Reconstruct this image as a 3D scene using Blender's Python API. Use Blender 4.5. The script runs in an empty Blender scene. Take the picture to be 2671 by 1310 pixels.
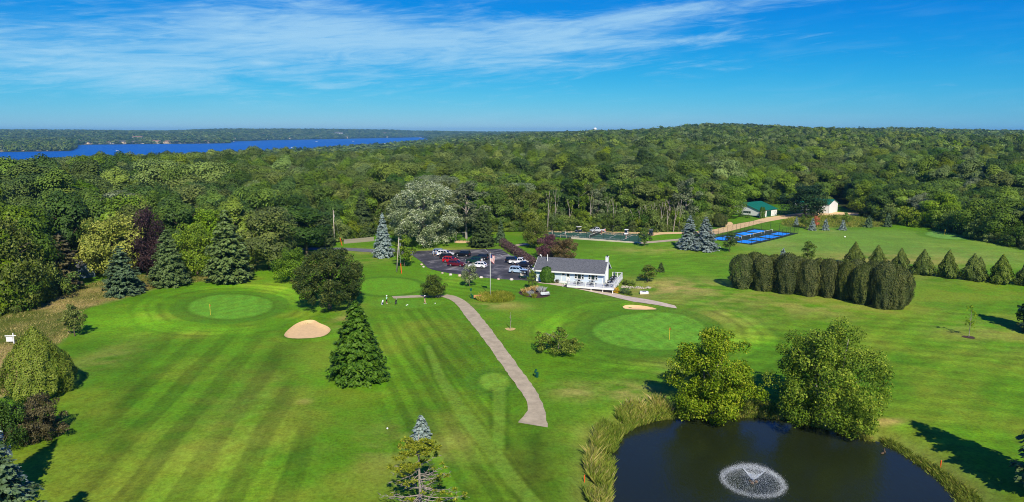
import bpy, bmesh, math, random
import numpy as np
from mathutils import Vector, Matrix

# ------------------------------------------------------------------ camera, sky, sun, exposure
SC = bpy.context.scene
COL = SC.collection
W0, H0, F, CX, CY = 2671.0, 1310.0, 1805.0, 1335.5, 655.0
HC = 36.0                                   # camera height over the course
PIT = math.atan((CY - 342.0) / F)           # pitch below the horizon
SP, CP = math.sin(PIT), math.cos(PIT)
cd = bpy.data.cameras.new('camera'); cam = bpy.data.objects.new('camera', cd); COL.objects.link(cam)
cam.location = (0, 0, HC); cam.rotation_euler = (math.pi / 2 - PIT, 0, 0)
cd.sensor_width = 36.0; cd.lens = 36.0 * F / W0; cd.clip_start = 0.5; cd.clip_end = 60000
SC.camera = cam
SUN_EL, SUN_AZ = math.radians(40), math.radians(168)      # azimuth clockwise from +Y
wd = bpy.data.worlds.new('World'); SC.world = wd; wd.use_nodes = True
sl = bpy.data.lights.new('sun', 'SUN'); so = bpy.data.objects.new('sun', sl); COL.objects.link(so)
sl.energy = 5.0; sl.angle = math.radians(0.53); sl.color = (1.0, 0.92, 0.74)
sdir = Vector((math.sin(SUN_AZ) * math.cos(SUN_EL), math.cos(SUN_AZ) * math.cos(SUN_EL), math.sin(SUN_EL)))
so.rotation_euler = sdir.to_track_quat('Z', 'Y').to_euler()
vs = SC.view_settings
vs.view_transform = 'Standard'; vs.look = 'None'; vs.gamma = 1.0; vs.use_curve_mapping = False; vs.exposure = 0.13
SC.cycles.max_bounces = 5; SC.cycles.diffuse_bounces = 2; SC.cycles.glossy_bounces = 2
SC.cycles.transmission_bounces = 3; SC.cycles.transparent_max_bounces = 8; SC.cycles.volume_bounces = 0
SC.cycles.filter_width = 1.0
SC.cycles.use_denoising = True; SC.cycles.denoiser = 'OPENIMAGEDENOISE'; SC.cycles.denoising_prefilter = 'NONE'; SC.cycles.denoising_input_passes = 'RGB_ALBEDO_NORMAL'
SC.cycles.caustics_reflective = False; SC.cycles.caustics_refractive = False


def build_world():
    nt = wd.node_tree; n = nt.nodes; L = nt.links; n.clear()
    out = n.new('ShaderNodeOutputWorld'); bg = n.new('ShaderNodeBackground'); L.new(bg.outputs[0], out.inputs[0])
    sky = n.new('ShaderNodeTexSky'); sky.sky_type = 'NISHITA'; sky.sun_disc = False
    sky.sun_elevation = SUN_EL; sky.sun_rotation = SUN_AZ; sky.altitude = 300
    sky.air_density = 1.0; sky.dust_density = 0.1; sky.ozone_density = 4.0
    hs = n.new('ShaderNodeHueSaturation'); hs.inputs['Saturation'].default_value = SKY_SAT; hs.inputs['Value'].default_value = 1.0
    L.new(sky.outputs[0], hs.inputs['Color'])

    def math_(op, a, b=None, c=None):
        m = n.new('ShaderNodeMath'); m.operation = op
        for i, v in enumerate((a, b, c)):
            if v is None: continue
            if isinstance(v, (int, float)): m.inputs[i].default_value = v
            else: L.new(v, m.inputs[i])
        return m.outputs[0]
    tc = n.new('ShaderNodeTexCoord'); sx = n.new('ShaderNodeSeparateXYZ'); L.new(tc.outputs['Generated'], sx.inputs[0])
    sc_ = n.new('ShaderNodeSeparateColor'); L.new(hs.outputs[0], sc_.inputs[0]); cc_ = n.new('ShaderNodeCombineColor')
    for ch, (gm, kk) in zip(('Red', 'Green', 'Blue'), SKY_GRADE):
        L.new(math_('MULTIPLY', math_('POWER', math_('MULTIPLY', sc_.outputs[ch], SKY_K), gm), kk / SKY_K), cc_.inputs[ch])
    az = math_('ARCTAN2', sx.outputs[0], sx.outputs[1]); el = math_('ARCSINE', sx.outputs[2])
    azd = math_('MULTIPLY', az, 57.2958); eld = math_('MULTIPLY', el, 57.2958)

    def noise(ax, ay, off, detail=6, rough=0.6, dist=0.0, tilt=0.0):
        cb = n.new('ShaderNodeCombineXYZ')
        e2 = math_('MULTIPLY_ADD', azd, tilt, eld)
        L.new(math_('MULTIPLY', azd, ax), cb.inputs[0]); L.new(math_('MULTIPLY', e2, ay), cb.inputs[1]); cb.inputs[2].default_value = off
        t = n.new('ShaderNodeTexNoise'); t.inputs['Scale'].default_value = 1.0; t.inputs['Detail'].default_value = detail
        t.inputs['Roughness'].default_value = rough; t.inputs['Distortion'].default_value = dist
        L.new(cb.outputs[0], t.inputs['Vector']); return t.outputs[0]

    def sstep(v, a, b):
        m = n.new('ShaderNodeMapRange'); m.interpolation_type = 'SMOOTHSTEP'; L.new(v, m.inputs['Value'])
        m.inputs['From Min'].default_value = a; m.inputs['From Max'].default_value = b; return m.outputs[0]

    def gauss(a0, e0, ra, re, tilt):
        da = math_('MULTIPLY', math_('SUBTRACT', azd, a0), 1.0 / ra)
        de = math_('MULTIPLY', math_('SUBTRACT', math_('MULTIPLY_ADD', math_('SUBTRACT', azd, a0), -tilt, eld), e0), 1.0 / re)
        r2 = math_('ADD', math_('MULTIPLY', da, da), math_('MULTIPLY', de, de))
        return math_('EXPONENT', math_('MULTIPLY', r2, -1.0))
    fine = sstep(noise(0.16, 1.05, 3.1, 8, 0.62, 0.9, -0.07), 0.42, 0.72)
    broad = sstep(noise(0.045, 0.30, 8.4, 3, 0.5, 0.3, -0.03), 0.38, 0.66)
    wisps = math_('MULTIPLY', fine, broad)
    veil = None
    for a0, e0, ra, re, tl, k in ((-34, 5.6, 13, 2.1, -0.03, .9), (-21, 7.4, 8, 2.4, 0.0, .95), (-12, 7.6, 8, 2.2, 0.02, .9), (-2, 7.0, 10, 1.8, 0.03, .9), (8, 7.9, 9, 1.0, 0.05, .9), (13, 9.1, 8, .55, 0.06, .8), (14, 6.8, 9, .45, 0.03, .75),
                                  (3, 5.3, 14, .8, 0.0, .55), (-24, 3.6, 22, 1.5, 0.0, .6), (29, 10.3, 9, 0.7, 0.04, 1.3)):
        g = math_('MULTIPLY', gauss(a0, e0, ra, re, tl), k)
        veil = g if veil is None else math_('ADD', veil, g)
    tex = noise(0.11, 0.75, 1.7, 9, 0.66, 1.1, -0.05)
    tex2 = noise(0.30, 2.6, 5.5, 6, 0.6, 0.7, -0.10)
    veil = sstep(math_('ADD', veil, math_('MULTIPLY_ADD', tex2, 1.2, math_('MULTIPLY_ADD', tex, 2.0, -1.6))), 0.2, 1.6)
    puff = math_('MULTIPLY', gauss(-19.2, 5.0, .75, .17, 0.0), 0.35)
    cov = math_('MINIMUM', math_('ADD', math_('MULTIPLY_ADD', wisps, 0.10, math_('MULTIPLY', veil, 0.70)), puff), 0.85)
    mx = n.new('ShaderNodeMix'); mx.data_type = 'RGBA'; L.new(cov, mx.inputs['Factor'])
    L.new(cc_.outputs[0], mx.inputs['A']); mx.inputs['B'].default_value = (CLOUD[0] / SKY_K, CLOUD[1] / SKY_K, CLOUD[2] / SKY_K, 1)
    L.new(mx.outputs['Result'], bg.inputs['Color']); bg.inputs['Strength'].default_value = SKY_K


SKY_K = 0.06; SKY_SAT = 1.25; SKY_GRADE = ((2.7, 1.25), (1.02, .93), (0.42, .98)); CLOUD = (0.40, 0.66, 0.84)
build_world()


# ------------------------------------------------------------------ pixel <-> place
def ray(u, v):
    x, y = (u - CX) / F, (v - CY) / F
    return np.array([x, CP - y * SP, -SP - y * CP])


def on_plane(u, v, z=0.0):
    d = ray(u, v); t = (z - HC) / d[2]
    return np.array([d[0] * t, d[1] * t, z])


def project(x, y, z):
    dz = z - HC; dep = y * CP - dz * SP
    return CX + F * x / dep, CY + F * (-y * SP - dz * CP) / dep


def z_at_row(p, v):                       # height of the point above p's ground position that shows on row v
    k = (v - CY) / F
    return HC + p[1] * (k * CP + SP) / (k * SP - CP)


def D(pts):                               # points read off a 2575 px wide view of the photograph
    return [(a * 1.03728, b * 1.03728) for a, b in pts]


def _hash(ix, iy, seed):
    h = (ix.astype(np.int64) * 374761393 + iy.astype(np.int64) * 668265263 + seed * 1274126177) & 0xFFFFFFFF
    h = ((h ^ (h >> 13)) * 1274126177) & 0xFFFFFFFF
    return ((h ^ (h >> 16)) & 0xFFFF) / 65535.0


def vnoise(x, y, seed=0):
    ix, iy = np.floor(x), np.floor(y); fx, fy = x - ix, y - iy
    fx = fx * fx * (3 - 2 * fx); fy = fy * fy * (3 - 2 * fy)
    a, b = _hash(ix, iy, seed), _hash(ix + 1, iy, seed); c, d = _hash(ix, iy + 1, seed), _hash(ix + 1, iy + 1, seed)
    return (a * (1 - fx) + b * fx) * (1 - fy) + (c * (1 - fx) + d * fx) * fy


def fbm(x, y, scale, seed=0, octv=4):
    s, a, t = 0.0, 1.0, 0.0
    for i in range(octv):
        s = s + a * vnoise(x / scale + 17.3 * i, y / scale - 9.1 * i, seed + i); t += a; a *= 0.55; scale *= 0.5
    return s / t


def sm(a, b, x):
    t = np.clip((x - a) / (b - a), 0, 1); return t * t * (3 - 2 * t)


def sdf(poly, x, y):
    """signed distance in metres to a ground polygon, negative inside"""
    x, y = np.asarray(x, float), np.asarray(y, float)
    P = np.array([(p[0], p[1]) for p in poly]); d = np.full(x.shape, 1e18); ins = np.zeros(x.shape, bool)
    for i in range(len(P)):
        a, b = P[i], P[(i + 1) % len(P)]
        ex, ey = b - a; wx, wy = x - a[0], y - a[1]
        t = np.clip((wx * ex + wy * ey) / max(ex * ex + ey * ey, 1e-9), 0, 1)
        d = np.minimum(d, (wx - ex * t) ** 2 + (wy - ey * t) ** 2)
        c = ((a[1] <= y) & (b[1] > y)) | ((b[1] <= y) & (a[1] > y))
        with np.errstate(divide='ignore', invalid='ignore'):
            xi = a[0] + (y - a[1]) * ex / (ey if ey != 0 else 1e-12)
        ins ^= c & (x < xi)
    d = np.sqrt(d); return np.where(ins, -d, d)


def smooth_poly(pts, it=2):
    P = np.array(pts, float)
    for _ in range(it):
        Q = np.roll(P, -1, 0); P = np.stack([0.75 * P + 0.25 * Q, 0.25 * P + 0.75 * Q], 1).reshape(-1, P.shape[1])
    return P


# ------------------------------------------------------------------ terrain
POND_Z = -1.3
POND = smooth_poly([on_plane(u, v, POND_Z)[:2] for u, v in D(
    [(1545, 1420), (1533, 1263), (1536, 1235), (1542, 1200), (1549, 1165), (1547, 1138), (1556, 1112), (1578, 1092), (1612, 1076), (1660, 1064), (1705, 1059), (1770, 1056),
     (1850, 1054), (1920, 1056), (1985, 1061), (2050, 1080), (2110, 1096), (2170, 1107), (2222, 1122), (2262, 1143), (2318, 1181), (2362, 1217), (2402, 1258), (2450, 1330), (2470, 1420)])])
DK = np.array([0, 270, 600, 1000, 1500, 2200, 3000, 4400, 5600, 7500, 11000, 16000.])
UK = np.array([-700, 0, 185, 400, 600, 800, 1000, 1100, 1250, 1430, 1600, 1850, 2100, 2300, 2671, 3400.])
TZ = np.array([   # rows: distance knots, columns: azimuth knots
    [0] * 16, [0] * 16,
    [-7, -7, -7, -6, -5, -4, -3, -2, -1, 0, 0, 1, 2, 2, 2, 2],
    [-23, -23, -22, -21, -19, -17, -13, -8, -3, 0, 4, 7, 8, 6, 4, 3],
    [-33, -33, -33, -33, -32, -31, -27, -14, -5, 2, 12, 24, 20, 15, 9, 6],
    [-33, -33, -33, -33, -33, -33, -33, -23, -9, 4, 15, 34, 27, 24, 16, 8],
    [-22, -22, -24, -33, -33, -33, -33, -29, -11, 3, 12, 25, 22, 22, 14, 8],
    [-20, -20, -20, -26, -28, -33, -33, -28, -10, 2, 10, 15, 15, 15, 12, 8],
    [10, 10, 6, 2, 8, 4, -33, -30, -6, 2, 10, 12, 12, 12, 12, 8],
    [24, 24, 22, 14, 34, 34, 30, 12, 2, 4, 10, 12, 12, 12, 12, 8],
    [28, 28, 26, 20, 30, 30, 26, 14, 8, 8, 10, 12, 12, 12, 12, 8],
    [20, 20, 20, 20, 20, 20, 20, 16, 12, 12, 12, 12, 12, 12, 12, 8]], float)
BUNKERS = [smooth_poly([on_plane(u, v)[:2] for u, v in D([(712, 843), (725, 828), (745, 812), (768, 804), (790, 803), (803, 812), (820, 818), (832, 826), (830, 835), (815, 845), (790, 850), (750, 852), (722, 850)])]),
           smooth_poly([on_plane(u, v)[:2] for u, v in [(1623, 797), (1637, 792.4), (1672, 794.5), (1701, 800), (1715, 804.5), (1709, 806), (1668, 806), (1639, 805.3), (1627, 802)]])]
LAKE_Z = -34.0
LN_U = np.array([-700, 0, 350, 600, 800, 1000, 1095, 1125, 1145]); LN_D = np.array([1300, 1450, 1600, 1850, 2080, 2850, 3600, 3900, 4300.])
LF_U = np.array([-700, 175, 182, 196, 204, 560, 598, 606, 700, 850, 1000, 1100, 1145]); LF_D = np.array([2900, 2950, 3000, 3300, 4250, 4350, 4400, 5100, 5700, 6300, 7200, 8000, 4300.])


def azu(x, y):
    return CX + F * np.asarray(x) / np.maximum(np.asarray(y) * CP + HC * SP, 8.0)


HOUSE = None


def terr(x, y):
    x, y = np.asarray(x, float), np.asarray(y, float)
    d = np.sqrt(x * x + y * y); u = np.clip(azu(x, y), -700, 3400)
    iu = np.clip(np.searchsorted(UK, u, 'right') - 1, 0, len(UK) - 2); fu = (u - UK[iu]) / (UK[iu + 1] - UK[iu])
    dd = np.clip(d, 0, DK[-1] - 1); idx = np.clip(np.searchsorted(DK, dd, 'right') - 1, 0, len(DK) - 2); fd = (dd - DK[idx]) / (DK[idx + 1] - DK[idx])
    fu = fu * fu * (3 - 2 * fu); fd = fd * fd * (3 - 2 * fd)
    z = (TZ[idx, iu] * (1 - fu) + TZ[idx, iu + 1] * fu) * (1 - fd) + (TZ[idx + 1, iu] * (1 - fu) + TZ[idx + 1, iu + 1] * fu) * fd
    far = sm(350, 1100, d)
    z = z + far * 9 * (fbm(x, y, 520, 5, 3) - 0.5) * 2 * np.clip(1 - sm(2500, 5000, d) * .4, 0, 1) * (.35 + .65 * sm(900, 1300, u))
    lk = (u < 1145)
    dn = np.interp(u, LN_U, LN_D); df = np.interp(u, LF_U, LF_D)
    inside = np.minimum(d - dn, df - d)
    z = np.maximum(z, LAKE_Z + 3.0)
    z = np.where(lk, np.maximum(np.minimum(z, LAKE_Z + 1.5 - inside * 0.055), LAKE_Z - 6), z)
    und = 0.22 * np.sin(x / 19 + 0.6) * np.sin(y / 27 + 1.1) + 0.14 * np.sin(x / 11 + y / 15)
    z = z + und * (1 - sm(300, 420, d)) * (1 - np.exp(-(((x - 22) / 16) ** 2 + ((y - 166) / 16) ** 2)))
    z = z - 1.0 * np.exp(-(((x - 27) / 9) ** 2 + ((y - 156) / 9) ** 2))       # ground drops off under the deck's corner
    for B in BUNKERS:
        c0 = B.mean(0); k = np.hypot(x - c0[0], y - c0[1]) < 14
        if np.any(k):
            sb = sdf(B, x[k], y[k]); z[k] = z[k] + .22 * np.exp(-((sb - 1.2) / 1.0) ** 2) - .55 * sm(.35, -.75, sb)
    near = (d < 160)
    if np.any(near):
        sd = np.full(x.shape, 99.0); sd[near] = sdf(POND, x[near], y[near]); sd = np.asarray(sd)
        t = sm(-3.0, 7.0, sd)
        z = np.where(near & (sd < 7.0), (POND_Z - 1.0) * (1 - t) + z * t, z)
    return z


def T(x, y):
    return float(terr(np.array([x]), np.array([y]))[0])


def G(u, v):
    """the ground point that shows at pixel u, v of the photograph"""
    d = ray(u, v); z = 0.0
    for _ in range(9):
        t = (z - HC) / d[2]; z = 0.35 * z + 0.65 * T(d[0] * t, d[1] * t)
    t = (z - HC) / d[2]
    return np.array([d[0] * t, d[1] * t, T(d[0] * t, d[1] * t)])


def GP(pts):
    return [G(u, v) for u, v in pts]


# ------------------------------------------------------------------ objects, meshes, materials
def tag(o, label=None, cat=None, group=None, kind=None):
    if label: o['label'] = label
    if cat: o['category'] = cat
    if group: o['group'] = group
    if kind: o['kind'] = kind
    return o


def empty(name, loc, rz=0.0, scale=None, label=None, cat=None, group=None):
    o = bpy.data.objects.new(name, None); COL.objects.link(o)
    o.location = [float(c) for c in loc]; o.rotation_euler = (0, 0, rz)
    o.empty_display_size = 0.2
    if scale is not None: o.scale = scale
    return tag(o, label, cat, group)


def link(name, me, parent=None, mat=None):
    o = bpy.data.objects.new(name, me); COL.objects.link(o)
    if parent is not None: o.parent = parent
    if mat is not None:
        if not me.materials: me.materials.append(mat)
        elif me.materials[0] != mat:
            o.material_slots[0].link = 'OBJECT'; o.material_slots[0].material = mat
    return o


def copy_tree(o, parent=None):
    c = o.copy(); COL.objects.link(c); c.parent = parent
    for ch in list(o.children): copy_tree(ch, c)
    return c


class MB:
    """collects simple shapes and builds them as one mesh object"""
    def __init__(s): s.v, s.f = [], []

    def add(s, vs_, fs_):
        b = len(s.v); s.v += [tuple(map(float, p)) for p in vs_]; s.f += [tuple(i + b for i in f) for f in fs_]; return s

    def box(s, x0, x1, y0, y1, z0, z1, m=None):
        P = [(x0, y0, z0), (x1, y0, z0), (x1, y1, z0), (x0, y1, z0), (x0, y0, z1), (x1, y0, z1), (x1, y1, z1), (x0, y1, z1)]
        if m is not None: P = [tuple(m @ Vector(p)) for p in P]
        return s.add(P, [(3, 2, 1, 0), (4, 5, 6, 7), (0, 1, 5, 4), (1, 2, 6, 5), (2, 3, 7, 6), (3, 0, 4, 7)])

    def tube(s, p0, p1, r0, r1=None, n=8, cap=True):
        r1 = r0 if r1 is None else r1
        a, b = Vector([float(c) for c in p0]), Vector([float(c) for c in p1]); d = (b - a).normalized()
        t = d.orthogonal().normalized(); w = d.cross(t)
        V = [a + (t * math.cos(k * 2 * math.pi / n) + w * math.sin(k * 2 * math.pi / n)) * r0 for k in range(n)] + \
            [b + (t * math.cos(k * 2 * math.pi / n) + w * math.sin(k * 2 * math.pi / n)) * r1 for k in range(n)]
        Fs = [(k, (k + 1) % n, n + (k + 1) % n, n + k) for k in range(n)]
        if cap: Fs += [tuple(range(n - 1, -1, -1)), tuple(range(n, 2 * n))]
        return s.add(V, Fs)

    def path(s, pts, rad, n=6):
        for i in range(len(pts) - 1): s.tube(pts[i], pts[i + 1], rad[i], rad[i + 1], n, cap=(i == len(pts) - 2))
        return s

    def prism(s, poly, z0, z1):
        n = len(poly)
        return s.add([(p[0], p[1], z0) for p in poly] + [(p[0], p[1], z1) for p in poly],
                     [tuple(range(n - 1, -1, -1)), tuple(range(n, 2 * n))] + [(k, (k + 1) % n, n + (k + 1) % n, n + k) for k in range(n)])

    def ball(s, c, rx, ry=None, rz=None, n=10, m=6, jit=0.0, rng=None):
        ry = rx if ry is None else ry; rz = rx if rz is None else rz; V, Fs = [], []
        for i in range(m + 1):
            th = math.pi * i / m
            for k in range(n):
                ph = 2 * math.pi * k / n; q = 1.0 + (rng.uniform(-jit, jit) if rng and 0 < i < m else 0)
                V.append((c[0] + rx * q * math.sin(th) * math.cos(ph), c[1] + ry * q * math.sin(th) * math.sin(ph), c[2] + rz * q * math.cos(th)))
        for i in range(m):
            for k in range(n): Fs.append((i * n + k, (i + 1) * n + k, (i + 1) * n + (k + 1) % n, i * n + (k + 1) % n))
        return s.add(V, Fs)

    def mesh(s, name, mat=None, smooth=False):
        me = bpy.data.meshes.new(name); me.from_pydata(s.v, [], s.f); me.update()
        if smooth: me.shade_smooth()
        if mat is not None: me.materials.append(mat)
        return me

    def build(s, name, mat, parent=None, smooth=False):
        return link(name, s.mesh(name, mat, smooth), parent)


def np_mesh(name, V, k, mats, face_attr=None, mat_idx=None):
    """mesh of loose k-gons: V is (n,k,3)"""
    n = len(V); me = bpy.data.meshes.new(name)
    me.vertices.add(n * k); me.vertices.foreach_set('co', np.ascontiguousarray(V, np.float32).ravel())
    me.loops.add(n * k); me.loops.foreach_set('vertex_index', np.arange(n * k, dtype=np.int32))
    me.polygons.add(n); me.polygons.foreach_set('loop_start', np.arange(0, n * k, k, dtype=np.int32)); me.polygons.foreach_set('loop_total', np.full(n, k, np.int32))
    for m in mats: me.materials.append(m)
    if mat_idx is not None: me.polygons.foreach_set('material_index', mat_idx.astype(np.int32))
    me.update()
    if face_attr is not None:
        a = me.attributes.new('tint', 'FLOAT', 'FACE'); a.data.foreach_set('value', np.ascontiguousarray(face_attr, np.float32))
    return me


def S(r, g, b, k=1.0):                      # sRGB 0-255 -> linear rgba
    f = lambda c: ((c / 255.0) / 12.92 if c / 255.0 <= 0.04045 else ((c / 255.0 + 0.055) / 1.055) ** 2.4) * k
    return (f(r), f(g), f(b), 1.0)


MATS = {}


def nodes_of(name):
    m = bpy.data.materials.new(name); m.use_nodes = True; nt = m.node_tree; b = nt.nodes['Principled BSDF']
    return m, nt.nodes, nt.links, b


def mat(name, col, rough=0.7, metal=0.0, spec=0.3, var=0.12, scale=3.0, bump=0.0, bscale=20.0, col2=None, coat=0.0):
    """plain surface with some procedural wear: noise between two tones"""
    if name in MATS: return MATS[name]
    m, n, L, b = nodes_of(name)
    tc = n.new('ShaderNodeTexCoord'); t = n.new('ShaderNodeTexNoise'); t.inputs['Scale'].default_value = scale; t.inputs['Detail'].default_value = 5
    L.new(tc.outputs['Object'], t.inputs['Vector'])
    mr = n.new('ShaderNodeMapRange'); mr.inputs['From Min'].default_value = .3; mr.inputs['From Max'].default_value = .7; L.new(t.outputs[0], mr.inputs['Value'])
    mx = n.new('ShaderNodeMix'); mx.data_type = 'RGBA'; L.new(mr.outputs[0], mx.inputs['Factor'])
    c2 = col2 or tuple(min(1, c * (1 + var)) for c in col[:3]) + (1,)
    c1 = col if col2 else tuple(c * (1 - var) for c in col[:3]) + (1,)
    mx.inputs['A'].default_value = c1; mx.inputs['B'].default_value = c2
    L.new(mx.outputs['Result'], b.inputs['Base Color'])
    b.inputs['Roughness'].default_value = rough; b.inputs['Metallic'].default_value = metal; b.inputs['Specular IOR Level'].default_value = spec
    b.inputs['Coat Weight'].default_value = coat
    if bump > 0:
        t2 = n.new('ShaderNodeTexNoise'); t2.inputs['Scale'].default_value = bscale; t2.inputs['Detail'].default_value = 4; L.new(tc.outputs['Object'], t2.inputs['Vector'])
        bp = n.new('ShaderNodeBump'); bp.inputs['Strength'].default_value = bump; L.new(t2.outputs[0], bp.inputs['Height']); L.new(bp.outputs[0], b.inputs['Normal'])
    MATS[name] = m; return m


def foliage(name, ramp, obj_var=0.25, trans=0.22, rough=0.55, spec=0.25, rand_ramp=None):
    """leaf material: per-leaf tone from the 'tint' attribute, per-tree tone from Object Info random"""
    if name in MATS: return MATS[name]
    m, n, L, b = nodes_of(name); out = n['Material Output']
    at = n.new('ShaderNodeAttribute'); at.attribute_name = 'tint'; at.attribute_type = 'GEOMETRY'
    cr = n.new('ShaderNodeValToRGB'); els = cr.color_ramp.elements
    while len(els) < len(ramp): els.new(0.5)
    for e, (p, c) in zip(els, ramp): e.position = p; e.color = c
    L.new(at.outputs['Fac'], cr.inputs[0])
    oi = n.new('ShaderNodeObjectInfo'); col = cr.outputs[0]
    if rand_ramp:
        r2 = n.new('ShaderNodeValToRGB'); e2 = r2.color_ramp.elements
        while len(e2) < len(rand_ramp): e2.new(0.5)
        for e, (p, c) in zip(e2, rand_ramp): e.position = p; e.color = c
        L.new(oi.outputs['Random'], r2.inputs[0])
        mx = n.new('ShaderNodeMix'); mx.data_type = 'RGBA'; mx.blend_type = 'MULTIPLY'; mx.inputs['Factor'].default_value = 1.0
        L.new(col, mx.inputs['A']); L.new(r2.outputs[0], mx.inputs['B']); col = mx.outputs['Result']
    if obj_var > 0:
        wn = n.new('ShaderNodeTexWhiteNoise'); wn.noise_dimensions = '1D'; L.new(oi.outputs['Random'], wn.inputs['W'])
        sep = n.new('ShaderNodeSeparateColor'); L.new(wn.outputs['Color'], sep.inputs[0])
        hv = n.new('ShaderNodeHueSaturation'); L.new(col, hv.inputs['Color'])
        for s_, i_, lo, hi in (('Red', 'Hue', .5 - .035 * obj_var * 4 * .35, .5 + .03 * obj_var * 4 * .35), ('Green', 'Saturation', 1 - obj_var * .5, 1 + obj_var * .3), ('Blue', 'Value', 1 - obj_var, 1 + obj_var)):
            mr = n.new('ShaderNodeMapRange'); L.new(sep.outputs[s_], mr.inputs['Value']); mr.inputs['To Min'].default_value = lo; mr.inputs['To Max'].default_value = hi
            L.new(mr.outputs[0], hv.inputs[i_])
        col = hv.outputs[0]
    L.new(col, b.inputs['Base Color']); b.inputs['Roughness'].default_value = rough; b.inputs['Specular IOR Level'].default_value = spec
    tr = n.new('ShaderNodeBsdfTranslucent'); L.new(col, tr.inputs['Color'])
    ms = n.new('ShaderNodeMixShader'); ms.inputs[0].default_value = trans
    L.new(b.outputs[0], ms.inputs[1]); L.new(tr.outputs[0], ms.inputs[2]); L.new(ms.outputs[0], out.inputs['Surface'])
    MATS[name] = m; return m


# ------------------------------------------------------------------ ground sheet
LOT = GP([(1078, 661), (1088, 655), (1172, 652.4), (1304.5, 649.6), (1316, 656.6), (1332, 667), (1386, 696), (1404, 703), (1404, 733), (1421, 738.5), (1404, 738), (1386, 733), (1339.5, 730.5),
          (1289, 727.5), (1246, 722.7), (1207, 717), (1172, 713), (1149, 708.7), (1127, 703.6), (1114.5, 698), (1100.5, 684), (1088, 675), (1077, 668)])
GREENS = {
    'far_left': smooth_poly(GP(D([(470, 772), (490, 755), (530, 744), (580, 740), (630, 743), (670, 752), (684, 764), (676, 782), (640, 796), (590, 803), (530, 801), (485, 790)])), 2),
    'right': smooth_poly(GP(D([(1488, 835), (1505, 815), (1540, 799), (1590, 789), (1650, 784), (1700, 788), (1745, 801), (1770, 820), (1776, 845), (1755, 868), (1700, 880), (1630, 880), (1560, 872), (1510, 855)])), 2),
    'practice': smooth_poly(GP(D([(897, 722), (905, 708), (935, 700), (980, 698), (1025, 702), (1055, 712), (1062, 724), (1045, 735), (1000, 742), (950, 743), (912, 736)])), 2),
    'tee_circle': smooth_poly(GP(D([(1204, 960), (1212, 945), (1235, 937), (1262, 940), (1280, 952), (1281, 968), (1266, 980), (1240, 984), (1216, 976)])), 2),
    'range': smooth_poly(GP(D([(2322, 588), (2345, 581), (2380, 579), (2420, 581), (2455, 588), (2472, 596), (2440, 602), (2390, 602), (2345, 597)])), 2)}
TEE = smooth_poly(GP(D([(930, 752), (1040, 756), (1110, 752), (1125, 765), (1060, 776), (960, 776), (925, 765)])), 2)
MEADOW = smooth_poly(GP(D([(-60, 800), (60, 765), (150, 735), (240, 708), (330, 692), (420, 690), (500, 695), (640, 668), (650, 680), (520, 708), (420, 718), (330, 742), (270, 762), (215, 776), (196, 800), (190, 832),
                          (140, 870), (110, 930), (60, 985), (-60, 1010)])), 2)
MEADOW_R = smooth_poly(GP(D([(1975, 548), (2040, 545), (2110, 540), (2170, 548), (2260, 562), (2230, 570), (2150, 572), (2060, 572), (1995, 572), (1960, 566)])), 2)
STRIPS = [GP(D([(1240, 975), (1271, 975), (1270, 1050), (1268, 1120), (1262, 1140), (1278, 1160), (1290, 1180), (1370, 1275), (1325, 1275), (1262, 1200), (1215, 1130), (1150, 1050), (1095, 950), (1068, 870), (1082, 868), (1118, 945), (1170, 1020), (1238, 1105), (1242, 1060)]))]
PATH_R = D([(1125, 741), (1150, 746), (1175, 760), (1200, 785), (1240, 835), (1280, 890), (1310, 930), (1340, 970), (1363, 1010), (1373, 1040), (1377, 1076)])
PATH_L = D([(1105, 745.5), (1130, 752), (1150, 768), (1170, 796), (1202, 835), (1238, 885), (1273, 935), (1303, 975), (1325, 1010), (1330, 1035), (1302, 1064)])
FAIR_L = smooth_poly(GP(D([(150, 1300), (270, 1080), (360, 890), (430, 830), (560, 818), (680, 830), (690, 900), (760, 1000), (800, 1120), (800, 1300)])), 2)
FAIR_C = smooth_poly(GP(D([(930, 785), (1110, 772), (1150, 790), (1290, 1010), (1300, 1130), (1400, 1300), (1000, 1300), (960, 1000)])), 2)
PITCHED = smooth_poly(GP(D([(1070, 690), (1330, 715), (1330, 760), (1130, 738), (1060, 730)])), 2)
RANGE = smooth_poly(GP(D([(1840, 600), (1990, 575), (2300, 572), (2620, 620), (2620, 690), (2300, 640), (2000, 640), (1880, 640)])), 2)
RIGHTL = smooth_poly(GP(D([(1420, 640), (1700, 605), (1820, 640), (1840, 760), (2300, 800), (2620, 730), (2620, 1250), (2300, 1100), (2000, 1000), (1700, 1000), (1480, 1000), (1350, 900), (1500, 780), (1750, 780), (1600, 720)])), 2)


def dirn(a, b):
    p, q = G(*D([a])[0]), G(*D([b])[0]); d = (q - p)[:2]; return d / np.linalg.norm(d)


def stripes(x, y, d, width, warp=0.5, seed=0, sharp=3.0):
    t = -x * d[1] + y * d[0]; s = x * d[0] + y * d[1]
    t = t + warp * width * (fbm(x, y, 22, seed, 2) - .5) * 2
    w = np.sin(t / width * math.pi)
    amp = 0.45 + 1.0 * vnoise(np.floor(t / width) * 7.7, s / 34.0, seed + 3)
    streak = (fbm(s / 9.0, t / .55, 1.0, seed + 13, 3) - .5) * 2.2 + (fbm(s / 16.0, t / 1.9, 1.0, seed + 23, 2) - .5) * 1.6
    return np.tanh(w * sharp * 1.6) * amp * 1.1 + streak * .8


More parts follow.
